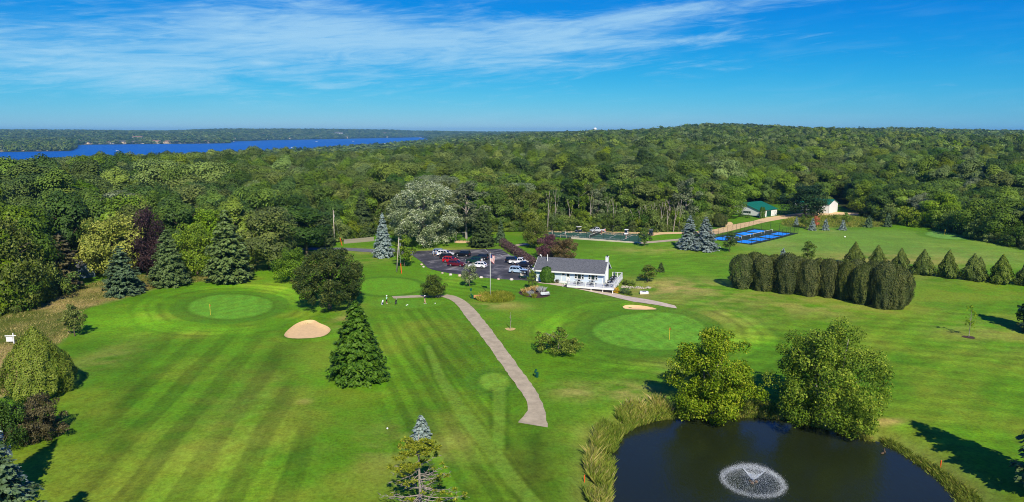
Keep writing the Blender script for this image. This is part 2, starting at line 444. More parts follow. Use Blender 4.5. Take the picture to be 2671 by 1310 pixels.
def ground_colour(x, y):
    d = np.sqrt(x * x + y * y); c = np.zeros(x.shape + (3,))
    A, B, Cc, Dr = (np.array(S(*k)[:3]) for k in ((60, 100, 13), (108, 157, 21), (124, 141, 36), (184, 162, 92)))
    n1 = fbm(x, y, 26, 11, 4); n2 = fbm(x, y, 7, 21, 3); n3 = fbm(x, y, 60, 31, 3)
    n4 = fbm(x * .5 + y * .2, y * 2.2, 5, 71, 4)
    c = A + (B - A) * np.clip(0.12 + 0.75 * n1 + 0.35 * (n3 - .5) + .35 * (n4 - .5), 0, 1)[..., None]
    c = c + (Cc - c) * (np.clip(sm(.48, .75, n2 * .45 + n3 * .55) * .75, 0, 1))[..., None]
    val = np.ones(x.shape)
    # mowing patterns
    for poly, a, b, w, k, sd_ in ((FAIR_L, (392, 1208), (585, 955), 2.6, .13, 1), (FAIR_C, (1000, 790), (1150, 1010), 1.25, .12, 2), (PITCHED, (1100, 715), (1300, 742), 1.6, .10, 3), (RANGE, (1900, 655), (2500, 650), 3.5, .05, 4),
                                  (RIGHTL, (1500, 690), (1750, 625), 2.2, .05, 5), (RIGHTL, (1400, 990), (1560, 1010), 1.7, .06, 6), (RIGHTL, (1900, 850), (2400, 800), 2.6, .04, 8)):
        m = sm(2.5, -3.0, sdf(poly, x, y)); val = val * (1 + k * m * (.35 + 1.3 * n3) * stripes(x, y, dirn(a, b), w, .3, sd_))
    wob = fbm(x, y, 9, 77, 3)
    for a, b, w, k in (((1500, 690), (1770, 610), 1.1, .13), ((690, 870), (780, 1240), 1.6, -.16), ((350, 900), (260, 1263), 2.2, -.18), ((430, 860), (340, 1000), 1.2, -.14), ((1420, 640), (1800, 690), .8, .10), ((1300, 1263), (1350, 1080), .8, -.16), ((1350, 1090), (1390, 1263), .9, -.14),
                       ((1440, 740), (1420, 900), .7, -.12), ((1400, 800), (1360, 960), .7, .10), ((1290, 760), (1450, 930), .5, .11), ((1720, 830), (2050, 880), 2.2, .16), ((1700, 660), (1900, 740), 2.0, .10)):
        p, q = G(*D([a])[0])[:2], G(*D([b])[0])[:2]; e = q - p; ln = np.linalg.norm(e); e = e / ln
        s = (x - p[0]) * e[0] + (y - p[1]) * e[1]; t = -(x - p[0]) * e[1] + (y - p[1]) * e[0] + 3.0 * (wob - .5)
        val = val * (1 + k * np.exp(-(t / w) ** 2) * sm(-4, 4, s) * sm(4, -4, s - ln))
    # lusher and thinner growth
    for u, v, ru, rv, k in ((1330, 1180, 90, 110, -.38), (1150, 880, 130, 70, -.22), (1080, 1010, 80, 140, -.16), (700, 900, 50, 70, -.22), (1420, 900, 110, 50, -.16), (2040, 890, 60, 36, -.22), (1560, 900, 130, 16, -.2), (1480, 800, 50, 30, -.1), (360, 870, 40, 60, -.15), (480, 950, 160, 50, -.12),
                            (400, 815, 170, 26, .28), (690, 740, 50, 22, .3), (560, 722, 150, 12, .28), (1400, 840, 50, 40, .22), (1850, 855, 140, 22, .26), (2230, 930, 250, 70, .12), (2000, 660, 200, 20, .1), (650, 1150, 160, 80, .10), (1120, 700, 60, 26, .2), (1600, 660, 150, 20, .12), (1990, 588, 60, 8, .25)):
        p = G(u * 1.03728, v * 1.03728); q = G((u + ru) * 1.03728, v * 1.03728); w = G(u * 1.03728, (v - rv) * 1.03728)
        val = val * (1 + k * 1.1 * np.exp(-(((x - p[0]) / abs(q[0] - p[0])) ** 2 + ((y - p[1]) / abs(w[1] - p[1])) ** 2)) * (.5 + n1))
    # dried-out turf
    dry = np.zeros(x.shape)
    for u, v, ru, rv, k in ((1700, 722, 130, 22, .9), (1620, 745, 60, 12, .55), (1830, 745, 150, 26, .5), (1640, 630, 110, 9, .5), (2250, 652, 330, 20, .62), (1580, 985, 90, 22, .75), (1450, 985, 60, 22, .6), (2060, 770, 200, 26, .45), (1250, 768, 70, 9, .6),
                            (650, 664, 60, 10, .8), (900, 634, 60, 10, .45), (1110, 632, 140, 9, .6), (930, 655, 60, 10, .35), (1720, 612, 40, 7, .6), (1950, 615, 80, 9, .55), (255, 905, 60, 40, .35), (2300, 690, 150, 18, .3), (2230, 1060, 44, 10, 1.2), (765, 1010, 20, 8, .5),
                            (870, 800, 30, 22, .6), (1000, 1130, 160, 70, .25), (1480, 1120, 60, 80, .2), (1830, 795, 120, 26, .3), (2500, 840, 150, 40, .3), (2070, 580, 24, 8, .7), (1700, 930, 60, 25, .3), (700, 760, 30, 12, .2), (1130, 1120, 80, 60, .25), (600, 1050, 160, 140, .12)):
        p = G(u * 1.03728, v * 1.03728); q = G((u + ru) * 1.03728, v * 1.03728); w = G(u * 1.03728, (v - rv) * 1.03728)
        rx = abs(q[0] - p[0]); ry = abs(w[1] - p[1])
        dry = np.maximum(dry, k * np.exp(-(((x - p[0]) / rx) ** 2 + ((y - p[1]) / ry) ** 2)))
    nd = fbm(x, y * 1.6, 3.2, 51, 4)
    dry = np.clip(dry * sm(.25, .62, nd * .6 + n2 * .4) * 1.15, 0, 1)
    c = c * val[..., None]
    c = c + (Dr - c) * (dry * .8)[..., None]
    rgl = sm(4, -8, sdf(RANGE, x, y)) * .5; c = c + (np.array(S(122, 154, 62)[:3]) * (.8 + .4 * n2)[..., None] - c) * rgl[..., None]
    # greens: pale close-mown disc, darker collar, bright ring of turned tyre tracks
    for nm, poly in GREENS.items():
        sd = sdf(poly, x, y); big = nm in ('right', 'far_left')
        if nm == 'tee_circle': gc, col = S(120, 158, 44), 2.2
        elif nm == 'practice': gc, col = S(106, 160, 26), 2.0
        elif nm == 'range': gc, col = S(108, 156, 66), 3.0
        else: gc, col = S(102, 156, 40), 3.6
        gc = np.array(gc[:3])
        if big:
            ring = np.exp(-((sd - 9.0 + 3 * (n1 - .5)) / 3.0) ** 2) * (.5 + 1.0 * n2)
            c = c * (1 + .30 * ring)[..., None]
            c = c * (1 - .30 * np.exp(-((sd - 6.2 + 5 * (n1 - .5)) / .6) ** 2) * sm(.4, .6, n2) - .40 * np.exp(-((sd - 8.6 + 5 * (n1 - .5)) / .45) ** 2) * n2 - .40 * np.exp(-((sd - 11.5 + 4 * (n1 - .5)) / .7) ** 2) * n2)[..., None]
        kcol = sm(col + .3, col - .3, sd) * (1 - .0)
        c = c + (np.array(S(78, 122, 24)[:3]) - c) * (kcol * .7)[..., None]
        kin = sm(.6, -.6, sd + .8 * (n2 - .5)) * (.6 if nm == 'practice' else .85)
        ck = 1 + (.05 * stripes(x, y, dirn((1560, 860), (1700, 800)), 1.5, .1, 9) + .05 * stripes(x, y, dirn((1560, 800), (1690, 870)), 1.5, .1, 10)) * (1 if big or nm == 'range' else .4)
        gg = gc * ck[..., None] * (0.94 + .12 * n2)[..., None]
        c = c + (gg - c) * kin[..., None]
        c = c * (1 - .14 * np.exp(-((sd - .7) / .5) ** 2) * (.4 + 1.2 * n1))[..., None]
    tee = sm(.3, -.3, sdf(TEE, x, y)); c = c + (np.array(S(98, 146, 34)[:3]) - c) * (tee * .6)[..., None]
    for poly in STRIPS:
        sdp = sdf(poly, x, y); k = sm(.25, -.25, sdp); c = c + (np.array(S(112, 146, 42)[:3]) * (.8 + .4 * n2)[..., None] - c) * (k * .65)[..., None]; c = c * (1 - .25 * np.exp(-((sdp - .35) / .3) ** 2))[..., None]
    # rough meadow
    for poly, k in ((MEADOW, 1.0), (MEADOW_R, .9)):
        m = sm(1.5, -2.0, sdf(poly, x, y) + 3 * (n2 - .5)) * k
        tn = np.array(S(170, 150, 92)[:3]); ol = np.array(S(88, 100, 34)[:3])
        mc = tn + (ol - tn) * sm(.36, .56, .6 * n1 + .4 * n2)[..., None]
        c = c + (mc - c) * m[..., None]
    # pond bank
    nr = d < 160
    if np.any(nr):
        sd = np.full(x.shape, 99.); sd[nr] = sdf(POND, x[nr], y[nr])
        m = sm(6.0, 1.0, sd + 2 * (n2 - .5)); c = c + (np.array(S(120, 122, 58)[:3]) - c) * (m * .8)[..., None]
        m = sm(1.2, 0.2, sd); c = c + (np.array(S(70, 58, 36)[:3]) - c) * m[..., None]
    # forest floor, far fields
    u = azu(x, y); fe = np.interp(u, EDGE_U, EDGE_D)
    m = sm(-4, 3, d - fe + 6 * (n2 - .5)); c = c + (np.array(S(58, 66, 28)[:3]) * (.6 + .8 * n2)[..., None] - c) * m[..., None]
    fld = FIELD(x, y, d, u); c = c + (np.array(S(168, 146, 96)[:3]) - c) * fld[..., None]
    return c


EDGE_PX = [(-300, 860), (0, 815), (80, 790), (150, 750), (260, 712), (420, 706), (560, 700), (680, 676), (800, 640), (870, 626), (960, 611), (1100, 610), (1250, 606), (1330, 600), (1430, 597), (1560, 600), (1700, 603), (1800, 600), (1850, 588), (1900, 566), (1940, 545),
           (2000, 536), (2100, 533), (2190, 540), (2235, 556), (2290, 572), (2350, 584), (2420, 592), (2500, 606), (2580, 626), (2671, 644), (2900, 690)]
_e = [on_plane(u, v) for u, v in EDGE_PX]
EDGE_U = np.array([float(azu(p[0], p[1])) for p in _e]); EDGE_D = np.array([math.hypot(p[0], p[1]) for p in _e])


def FIELD(x, y, d, u):
    a = sm(2085, 2130, u) * sm(2330, 2290, u) * sm(2120, 2200, d) * sm(2500, 2420, d)
    b = sm(2540, 2580, u) * sm(1380, 1420, d) * sm(1640, 1600, d)
    c = sm(2370, 2400, u) * sm(2475, 2440, u) * sm(1560, 1600, d) * sm(1720, 1690, d)
    return np.clip(a + b + c, 0, 1)


def ground_mat():
    m, n, L, b = nodes_of('turf')
    at = n.new('ShaderNodeAttribute'); at.attribute_name = 'turf'; at.attribute_type = 'GEOMETRY'
    ge = n.new('ShaderNodeNewGeometry'); mp = n.new('ShaderNodeMapping'); L.new(ge.outputs['Position'], mp.inputs[0])
    t1 = n.new('ShaderNodeTexNoise'); t1.inputs['Scale'].default_value = 2.2; t1.inputs['Detail'].default_value = 7; t1.inputs['Roughness'].default_value = .8; L.new(mp.outputs[0], t1.inputs['Vector'])
    t2 = n.new('ShaderNodeTexNoise'); t2.inputs['Scale'].default_value = .45; t2.inputs['Detail'].default_value = 5; t2.inputs['Roughness'].default_value = .65; L.new(mp.outputs[0], t2.inputs['Vector'])
    ml = n.new('ShaderNodeMath'); ml.operation = 'MULTIPLY_ADD'; L.new(t1.outputs[0], ml.inputs[0]); ml.inputs[1].default_value = 2.6; L.new(t2.outputs[0], ml.inputs[2])
    mr = n.new('ShaderNodeMapRange'); L.new(ml.outputs[0], mr.inputs['Value']); mr.inputs['From Min'].default_value = 1.2; mr.inputs['From Max'].default_value = 2.4
    mr.inputs['To Min'].default_value = .5; mr.inputs['To Max'].default_value = 1.5
    hs = n.new('ShaderNodeHueSaturation'); L.new(at.outputs['Color'], hs.inputs['Color']); L.new(mr.outputs[0], hs.inputs['Value'])
    mh = n.new('ShaderNodeMapRange'); L.new(t2.outputs[0], mh.inputs['Value']); mh.inputs['From Min'].default_value = .3; mh.inputs['From Max'].default_value = .7; mh.inputs['To Min'].default_value = .485; mh.inputs['To Max'].default_value = .512
    L.new(mh.outputs[0], hs.inputs['Hue'])
    L.new(hs.outputs[0], b.inputs['Base Color']); b.inputs['Roughness'].default_value = .85; b.inputs['Specular IOR Level'].default_value = .12
    bp = n.new('ShaderNodeBump'); bp.inputs['Strength'].default_value = .45; bp.inputs['Distance'].default_value = .12; L.new(t1.outputs[0], bp.inputs['Height']); L.new(bp.outputs[0], b.inputs['Normal'])
    return m


def build_ground():
    # rows closer together near the viewpoint, out to the horizon
    v = np.concatenate([np.linspace(1700, 1330, 50, endpoint=False), np.linspace(1330, 480, 500, endpoint=False)])
    dist = np.array([on_plane(CX, k)[1] for k in v]); dist = np.concatenate([[1.0, 12., 22.], dist[dist > 26]])
    last = dist[-1]; dist = np.concatenate([dist, last * (16000 / last) ** (np.arange(1, 171) / 170.0)])
    ang = np.concatenate([np.linspace(-180, -46, 50, endpoint=False), np.linspace(-46, 46, 640), np.linspace(46, 180, 51)[1:]]) * math.pi / 180
    R, Aa = np.meshgrid(dist, ang, indexing='ij'); x, y = R * np.sin(Aa), R * np.cos(Aa)
    shp = x.shape; xf, yf = x.ravel(), y.ravel(); z = terr(xf, yf)
    c = np.zeros((xf.size, 4)); c[:, 3] = 1
    front = (np.abs(Aa.ravel()) < math.radians(60))
    c[:, :3] = S(58, 66, 28)[:3]
    c[front, :3] = np.clip(ground_colour(xf[front], yf[front]), 0, 1)
    nr, na = shp; i = np.arange(nr - 1)[:, None] * na + np.arange(na - 1)[None, :]
    f = np.stack([i, i + na, i + na + 1, i + 1], -1).reshape(-1, 4)[:, ::-1]
    me = bpy.data.meshes.new('ground'); nv = xf.size
    me.vertices.add(nv); me.vertices.foreach_set('co', np.stack([xf, yf, z], 1).astype(np.float32).ravel())
    me.loops.add(f.size); me.loops.foreach_set('vertex_index', f.astype(np.int32).ravel())
    me.polygons.add(len(f)); me.polygons.foreach_set('loop_start', np.arange(0, f.size, 4, dtype=np.int32)); me.polygons.foreach_set('loop_total', np.full(len(f), 4, np.int32))
    me.update(calc_edges=True); me.shade_smooth()
    a = me.attributes.new('turf', 'FLOAT_COLOR', 'POINT'); a.data.foreach_set('color', c.astype(np.float32).ravel())
    me.materials.append(ground_mat()); o = link('ground', me); tag(o, 'mown golf course turf running back to the woods and hills', 'ground', kind='structure')


build_ground()


def sheet(name, poly, off, mat_, label=None, cat=None, kind='structure', maxlen=2.5, parent=None, zf=None):
    """flat surface that follows the ground, lifted by off"""
    bm = bmesh.new(); vs_ = [bm.verts.new((float(p[0]), float(p[1]), 0)) for p in poly]; bm.faces.new(vs_)
    bmesh.ops.triangulate(bm, faces=bm.faces[:])
    for _ in range(7):
        ed = [e for e in bm.edges if e.calc_length() > maxlen]
        if not ed: break
        bmesh.ops.subdivide_edges(bm, edges=ed, cuts=1); bmesh.ops.triangulate(bm, faces=bm.faces[:])
    P = np.array([v.co[:2] for v in bm.verts]); Z = terr(P[:, 0], P[:, 1]) + off if zf is None else np.full(len(P), zf)
    for v, z in zip(bm.verts, Z): v.co.z = z
    bmesh.ops.recalc_face_normals(bm, faces=bm.faces[:])
    if sum(f.normal.z for f in bm.faces) < 0: bmesh.ops.reverse_faces(bm, faces=bm.faces[:])
    me = bpy.data.meshes.new(name); bm.to_mesh(me); bm.free(); me.materials.append(mat_); me.shade_smooth()
    o = link(name, me, parent); return tag(o, label, cat, None, kind if parent is None else None)


def ribbon(name, left, right, off, mat_, label=None, cat=None, step=1.0, parent=None, kind='structure', jag=0.0):
    """strip between two edges given as ground polylines"""
    def resample(P, n):
        P = np.array([p[:2] for p in P]); s = np.concatenate([[0], np.cumsum(np.linalg.norm(np.diff(P, axis=0), axis=1))]); t = np.linspace(0, s[-1], n)
        Q = np.stack([np.interp(t, s, P[:, 0]), np.interp(t, s, P[:, 1])], 1)
        for _ in range(3): Q[1:-1] = (Q[:-2] + 2 * Q[1:-1] + Q[2:]) / 4
        return Q
    ln = np.linalg.norm(np.diff(np.array([p[:2] for p in left]), axis=0), axis=1).sum(); n = max(4, int(ln / step))
    A, B = resample(left, n), resample(right, n)
    if jag:
        r = np.random.default_rng(5); A += r.uniform(-jag, jag, A.shape); B += r.uniform(-jag, jag, B.shape)
    K = 5; V = []; Fs = []
    for i in range(n):
        for k in range(K): V.append(A[i] * (1 - k / (K - 1)) + B[i] * k / (K - 1))
    V = np.array(V); Z = terr(V[:, 0], V[:, 1]) + off
    for i in range(n - 1):
        for k in range(K - 1): a = i * K + k; Fs.append((a, a + 1, a + K + 1, a + K))
    mb = MB(); mb.add(np.column_stack([V, Z]), Fs); o = mb.build(name, mat_, parent, True)
    me = o.data
    if sum(p.normal.z for p in me.polygons) < 0: me.flip_normals()
    return tag(o, label, cat, None, kind if parent is None else None)


def asphalt_mat():
    m, n, L, b = nodes_of('asphalt'); ge = n.new('ShaderNodeNewGeometry')
    t = n.new('ShaderNodeTexNoise'); t.inputs['Scale'].default_value = .16; t.inputs['Detail'].default_value = 7; t.inputs['Roughness'].default_value = .68; t.inputs['Distortion'].default_value = .8; L.new(ge.outputs['Position'], t.inputs['Vector'])
    cr = n.new('ShaderNodeValToRGB'); e = cr.color_ramp.elements; e[0].position = .30; e[0].color = S(46, 46, 48); e[1].position = .52; e[1].color = S(74, 74, 76)
    for p, c in ((.60, S(112, 110, 108)), (.70, S(156, 150, 142))): k = e.new(p); k.color = c
    L.new(t.outputs[0], cr.inputs[0]); L.new(cr.outputs[0], b.inputs['Base Color']); b.inputs['Roughness'].default_value = .8; b.inputs['Specular IOR Level'].default_value = .25
    return m


def concrete_mat(name, col, crack=True):
    m, n, L, b = nodes_of(name); ge = n.new('ShaderNodeNewGeometry')
    t = n.new('ShaderNodeTexNoise'); t.inputs['Scale'].default_value = .7; t.inputs['Detail'].default_value = 8; t.inputs['Roughness'].default_value = .7; L.new(ge.outputs['Position'], t.inputs['Vector'])
    mr = n.new('ShaderNodeMapRange'); L.new(t.outputs[0], mr.inputs['Value']); mr.inputs['From Min'].default_value = .25; mr.inputs['From Max'].default_value = .75; mr.inputs['To Min'].default_value = .66; mr.inputs['To Max'].default_value = 1.22
    val = mr.outputs[0]
    if crack:
        vo = n.new('ShaderNodeTexVoronoi'); vo.feature = 'DISTANCE_TO_EDGE'; vo.inputs['Scale'].default_value = .09; L.new(ge.outputs['Position'], vo.inputs['Vector'])
        ck = n.new('ShaderNodeMapRange'); L.new(vo.outputs['Distance'], ck.inputs['Value']); ck.inputs['From Min'].default_value = .0; ck.inputs['From Max'].default_value = .004; ck.inputs['To Min'].default_value = .8
        mu = n.new('ShaderNodeMath'); mu.operation = 'MULTIPLY'; L.new(val, mu.inputs[0]); L.new(ck.outputs[0], mu.inputs[1]); val = mu.outputs[0]
    hs = n.new('ShaderNodeHueSaturation'); hs.inputs['Color'].default_value = col; L.new(val, hs.inputs['Value']); L.new(hs.outputs[0], b.inputs['Base Color']); b.inputs['Roughness'].default_value = .9
    b.inputs['Specular IOR Level'].default_value = .15
    return m


def sand_mat(name, col):
    m, n, L, b = nodes_of(name); ge = n.new('ShaderNodeNewGeometry')
    t = n.new('ShaderNodeTexNoise'); t.inputs['Scale'].default_value = 1.4; t.inputs['Detail'].default_value = 7; t.inputs['Roughness'].default_value = .7; L.new(ge.outputs['Position'], t.inputs['Vector'])
    mr = n.new('ShaderNodeMapRange'); L.new(t.outputs[0], mr.inputs['Value']); mr.inputs['From Min'].default_value = .25; mr.inputs['From Max'].default_value = .75; mr.inputs['To Min'].default_value = .86; mr.inputs['To Max'].default_value = 1.1
    hs = n.new('ShaderNodeHueSaturation'); hs.inputs['Color'].default_value = col; L.new(mr.outputs[0], hs.inputs['Value']); L.new(hs.outputs[0], b.inputs['Base Color']); b.inputs['Roughness'].default_value = .95
    w = n.new('ShaderNodeTexWave'); w.inputs['Scale'].default_value = 2.2; w.inputs['Distortion'].default_value = 3; L.new(ge.outputs['Position'], w.inputs['Vector'])
    bp = n.new('ShaderNodeBump'); bp.inputs['Strength'].default_value = .25; bp.inputs['Distance'].default_value = .03; L.new(w.outputs['Fac'], bp.inputs['Height']); L.new(bp.outputs[0], b.inputs['Normal'])
    return m


ASPH = asphalt_mat(); CONC = concrete_mat('concrete_path', S(182, 168, 138)); CONC2 = concrete_mat('pale_concrete_path', S(206, 190, 166))
SAND = sand_mat('bunker_sand', S(222, 188, 134)); GRAV = sand_mat('sandy_gravel', S(220, 188, 134)); WPAINT = mat('road_paint', S(205, 205, 200), .8)
lot = sheet('parking_lot', LOT, .05, ASPH, 'dark patched asphalt parking lot left of the clubhouse', 'parking lot')
sheet('driveway', GP([(700, 651), (805, 646), (900, 646.5), (971, 650), (1082, 656), (1076, 667), (971, 659), (880, 652.5), (805, 652), (700, 659)]), .035, concrete_mat('worn_asphalt', S(112, 112, 116)), 'narrow grey driveway leading to the parking lot', 'driveway')
ribbon('cart_path', GP(PATH_L), GP(PATH_R), .05, CONC, 'winding beige concrete cart path with cracks', 'path', jag=.10)
ribbon('cart_path', GP([(1027, 779.5), (1060, 778), (1090, 776.5), (1119, 776), (1146, 776.5)]), GP([(1022, 773.5), (1055, 772), (1090, 770.5), (1119, 770), (1166, 770)]), .046, CONC, 'short straight spur of cart path behind the tee', 'path', jag=.03)
ribbon('clubhouse_walk', GP([(1402, 738.5), (1430, 741.5), (1456, 746), (1519, 757), (1581.7, 770), (1679.5, 792), (1766, 805)]), GP([(1418, 735), (1445, 737), (1467, 741), (1526, 746), (1575, 753.5), (1593, 761.6), (1680, 780), (1761, 798)]), .05, CONC2,
       'pale concrete walk passing below the clubhouse deck', 'path')
ribbon('hedge_walk', GP([(1400, 633), (1375, 635), (1345, 638), (1331, 643), (1337, 652), (1360, 667), (1393, 691)]), GP([(1400, 637), (1378, 639), (1352, 642), (1342, 646), (1347, 653), (1368, 666), (1402, 689)]), .05, CONC, 'narrow curved walk beside the purple hedge', 'path')
ribbon('court_walk', GP([(1668, 637), (1705, 634), (1740, 631), (1790, 626), (1870, 612)]), GP([(1668, 631.5), (1705, 629), (1740, 626), (1790, 622), (1868, 609)]), .05, CONC, 'pale walk between the tennis court and blue spruces', 'path')
ribbon('gravel_road', GP([(1380, 606), (1431, 606), (1540, 609), (1600, 612.5), (1660, 616), (1695, 617), (1722, 612), (1790, 610), (1872, 611), (1925, 598), (1970, 586.5), (2009, 577.5), (2045, 571), (2090, 567), (2150, 563), (2240, 562)]),
       GP([(1380, 600), (1431, 600), (1547, 603.5), (1600, 605), (1665, 606), (1700, 606.3), (1760, 606), (1800, 605), (1863, 599), (1910, 587), (1960, 578), (1996, 568), (2030, 563), (2080, 557), (2150, 553), (2240, 555)]), .05, GRAV,
       'sandy gravel road running from behind the tennis court to the sheds', 'road')
sheet('gravel_patch', smooth_poly(GP([(1888, 590), (1893, 582), (1905, 578), (1913, 584), (1912, 590)]), 2), .04, GRAV, 'small bare gravel patch beside the road', 'gravel')
sheet('sand_bunker', BUNKERS[0], .05, SAND, 'heart shaped sand bunker beside the cone shaped tree', 'bunker', maxlen=.5)
sheet('sand_bunker', BUNKERS[1], .05, SAND, 'long narrow sand bunker below the clubhouse walk', 'bunker', maxlen=.5)
sheet('play_sand', smooth_poly(GP([(1183, 631), (1190, 628.5), (1206, 628), (1222, 629), (1227, 632), (1218, 634.5), (1200, 635), (1187, 634)]), 2), .05, SAND, 'oval sand bed under the swing set', 'sand')
MULCH = mat('dark_mulch', S(74, 56, 46), .95, var=.35, scale=6)
STRAW = mat('straw_mulch', S(196, 172, 106), .95, var=.3, scale=6)


def water_mat(name, base, rough, wave, dist, strength, ior=1.33, spec=.5):
    m, n, L, b = nodes_of(name); ge = n.new('ShaderNodeNewGeometry'); mp = n.new('ShaderNodeMapping'); mp.inputs['Scale'].default_value = (1.0, .55, 1); mp.inputs['Rotation'].default_value = (0, 0, .5); L.new(ge.outputs['Position'], mp.inputs[0])
    t = n.new('ShaderNodeTexNoise'); t.inputs['Scale'].default_value = wave; t.inputs['Detail'].default_value = 5; t.inputs['Roughness'].default_value = .6; t.inputs['Distortion'].default_value = .6; L.new(mp.outputs[0], t.inputs['Vector'])
    bp = n.new('ShaderNodeBump'); bp.inputs['Strength'].default_value = strength; bp.inputs['Distance'].default_value = dist; L.new(t.outputs[0], bp.inputs['Height']); L.new(bp.outputs[0], b.inputs['Normal'])
    t2 = n.new('ShaderNodeTexNoise'); t2.inputs['Scale'].default_value = wave * .05; t2.inputs['Detail'].default_value = 4; L.new(ge.outputs['Position'], t2.inputs['Vector'])
    mx = n.new('ShaderNodeMix'); mx.data_type = 'RGBA'; L.new(t2.outputs[0], mx.inputs['Factor']); mx.inputs['A'].default_value = tuple(c * .75 for c in base[:3]) + (1,); mx.inputs['B'].default_value = tuple(c * 1.25 for c in base[:3]) + (1,)
    L.new(mx.outputs['Result'], b.inputs['Base Color']); b.inputs['Roughness'].default_value = rough; b.inputs['IOR'].default_value = ior; b.inputs['Specular IOR Level'].default_value = spec
    return m


Q = np.array(POND); cen = Q.mean(0); Q = cen + (Q - cen) * 1.06
sheet('pond_water', Q, 0, water_mat('pond_water', S(34, 41, 20), .04, 2.2, .045, .9), 'dark pond with rippled surface', 'pond', zf=POND_Z, maxlen=4)
lu = np.linspace(-700, 1145, 40)
lk = []
for u in np.concatenate([lu, lu[::-1]]): lk.append(u)
LP = []
for k, u in enumerate(np.concatenate([lu, lu[::-1]])):
    dd = (np.interp(u, LN_U, LN_D) - 150) if k < 40 else (np.interp(u, LF_U, LF_D) + 250)
    a = math.atan((u - CX) / F); LP.append((dd * math.sin(a), dd * math.cos(a)))
mb = MB()
for k in range(39):
    a, b_, c, d_ = LP[k], LP[k + 1], LP[78 - k], LP[79 - k]
    mb.add([(p[0], p[1], LAKE_Z) for p in (a, b_, c, d_)], [(0, 1, 2, 3)])
lo = mb.build('lake_water', water_mat('lake_water', S(0, 82, 166), .4, .02, 1.0, .25, spec=.05))
if lo.data.polygons[0].normal.z < 0: lo.data.flip_normals()
tag(lo, 'wide blue lake beyond the woods', 'lake', kind='structure')


# ------------------------------------------------------------------ foliage shapes
def unit(v): return v / np.maximum(np.linalg.norm(v, axis=-1, keepdims=True), 1e-9)


def leaf_quads(P, N, size, rng, aspect=0.62, along=None):
    """diamond shaped leaf sprays at P, facing N"""
    n = len(P); N = unit(N)
    t = rng.normal(size=(n, 3)) if along is None else along + 0.0
    t = unit(t - N * np.sum(t * N, 1, keepdims=True)); b = np.cross(N, t)
    sz = (np.asarray(size) * rng.uniform(.7, 1.3, n))[:, None] * .5
    fold = N * sz * rng.uniform(-.35, .1, n)[:, None]
    return np.stack([P + t * sz, P + b * sz * aspect + fold, P - t * sz, P - b * sz * aspect + fold], 1)


def sph(rng, n):
    return unit(rng.normal(size=(n, 3)))


BARK = mat('grey_brown_bark', S(96, 84, 70), .9, var=.3, scale=4)
BARKW = mat('pale_bark', S(168, 160, 146), .85, var=.2, scale=3, col2=S(112, 104, 92))
BARKD = mat('dark_bark', S(66, 56, 46), .9, var=.3, scale=4)


class Proto:
    def __init__(s, crown, trunk, h, w): s.crown, s.trunk, s.h, s.w = crown, trunk, h, w


def limbs(mb, rng, z0, z1, r, spread, n=6, lean=0.0):
    for k in range(n):
        a = rng.uniform(0, 2 * math.pi); zs = z0 + (z1 - z0) * rng.uniform(0, .7)
        q = spread * rng.uniform(.5, .9); e = (q * math.cos(a), q * math.sin(a), min(z1 * 1.02, zs + q * rng.uniform(.5, 1.2)))
        m = (e[0] * .45, e[1] * .45, zs + (e[2] - zs) * .6)
        mb.path([(0, 0, zs), m, e], [r * .55, r * .34, r * .1], 5)


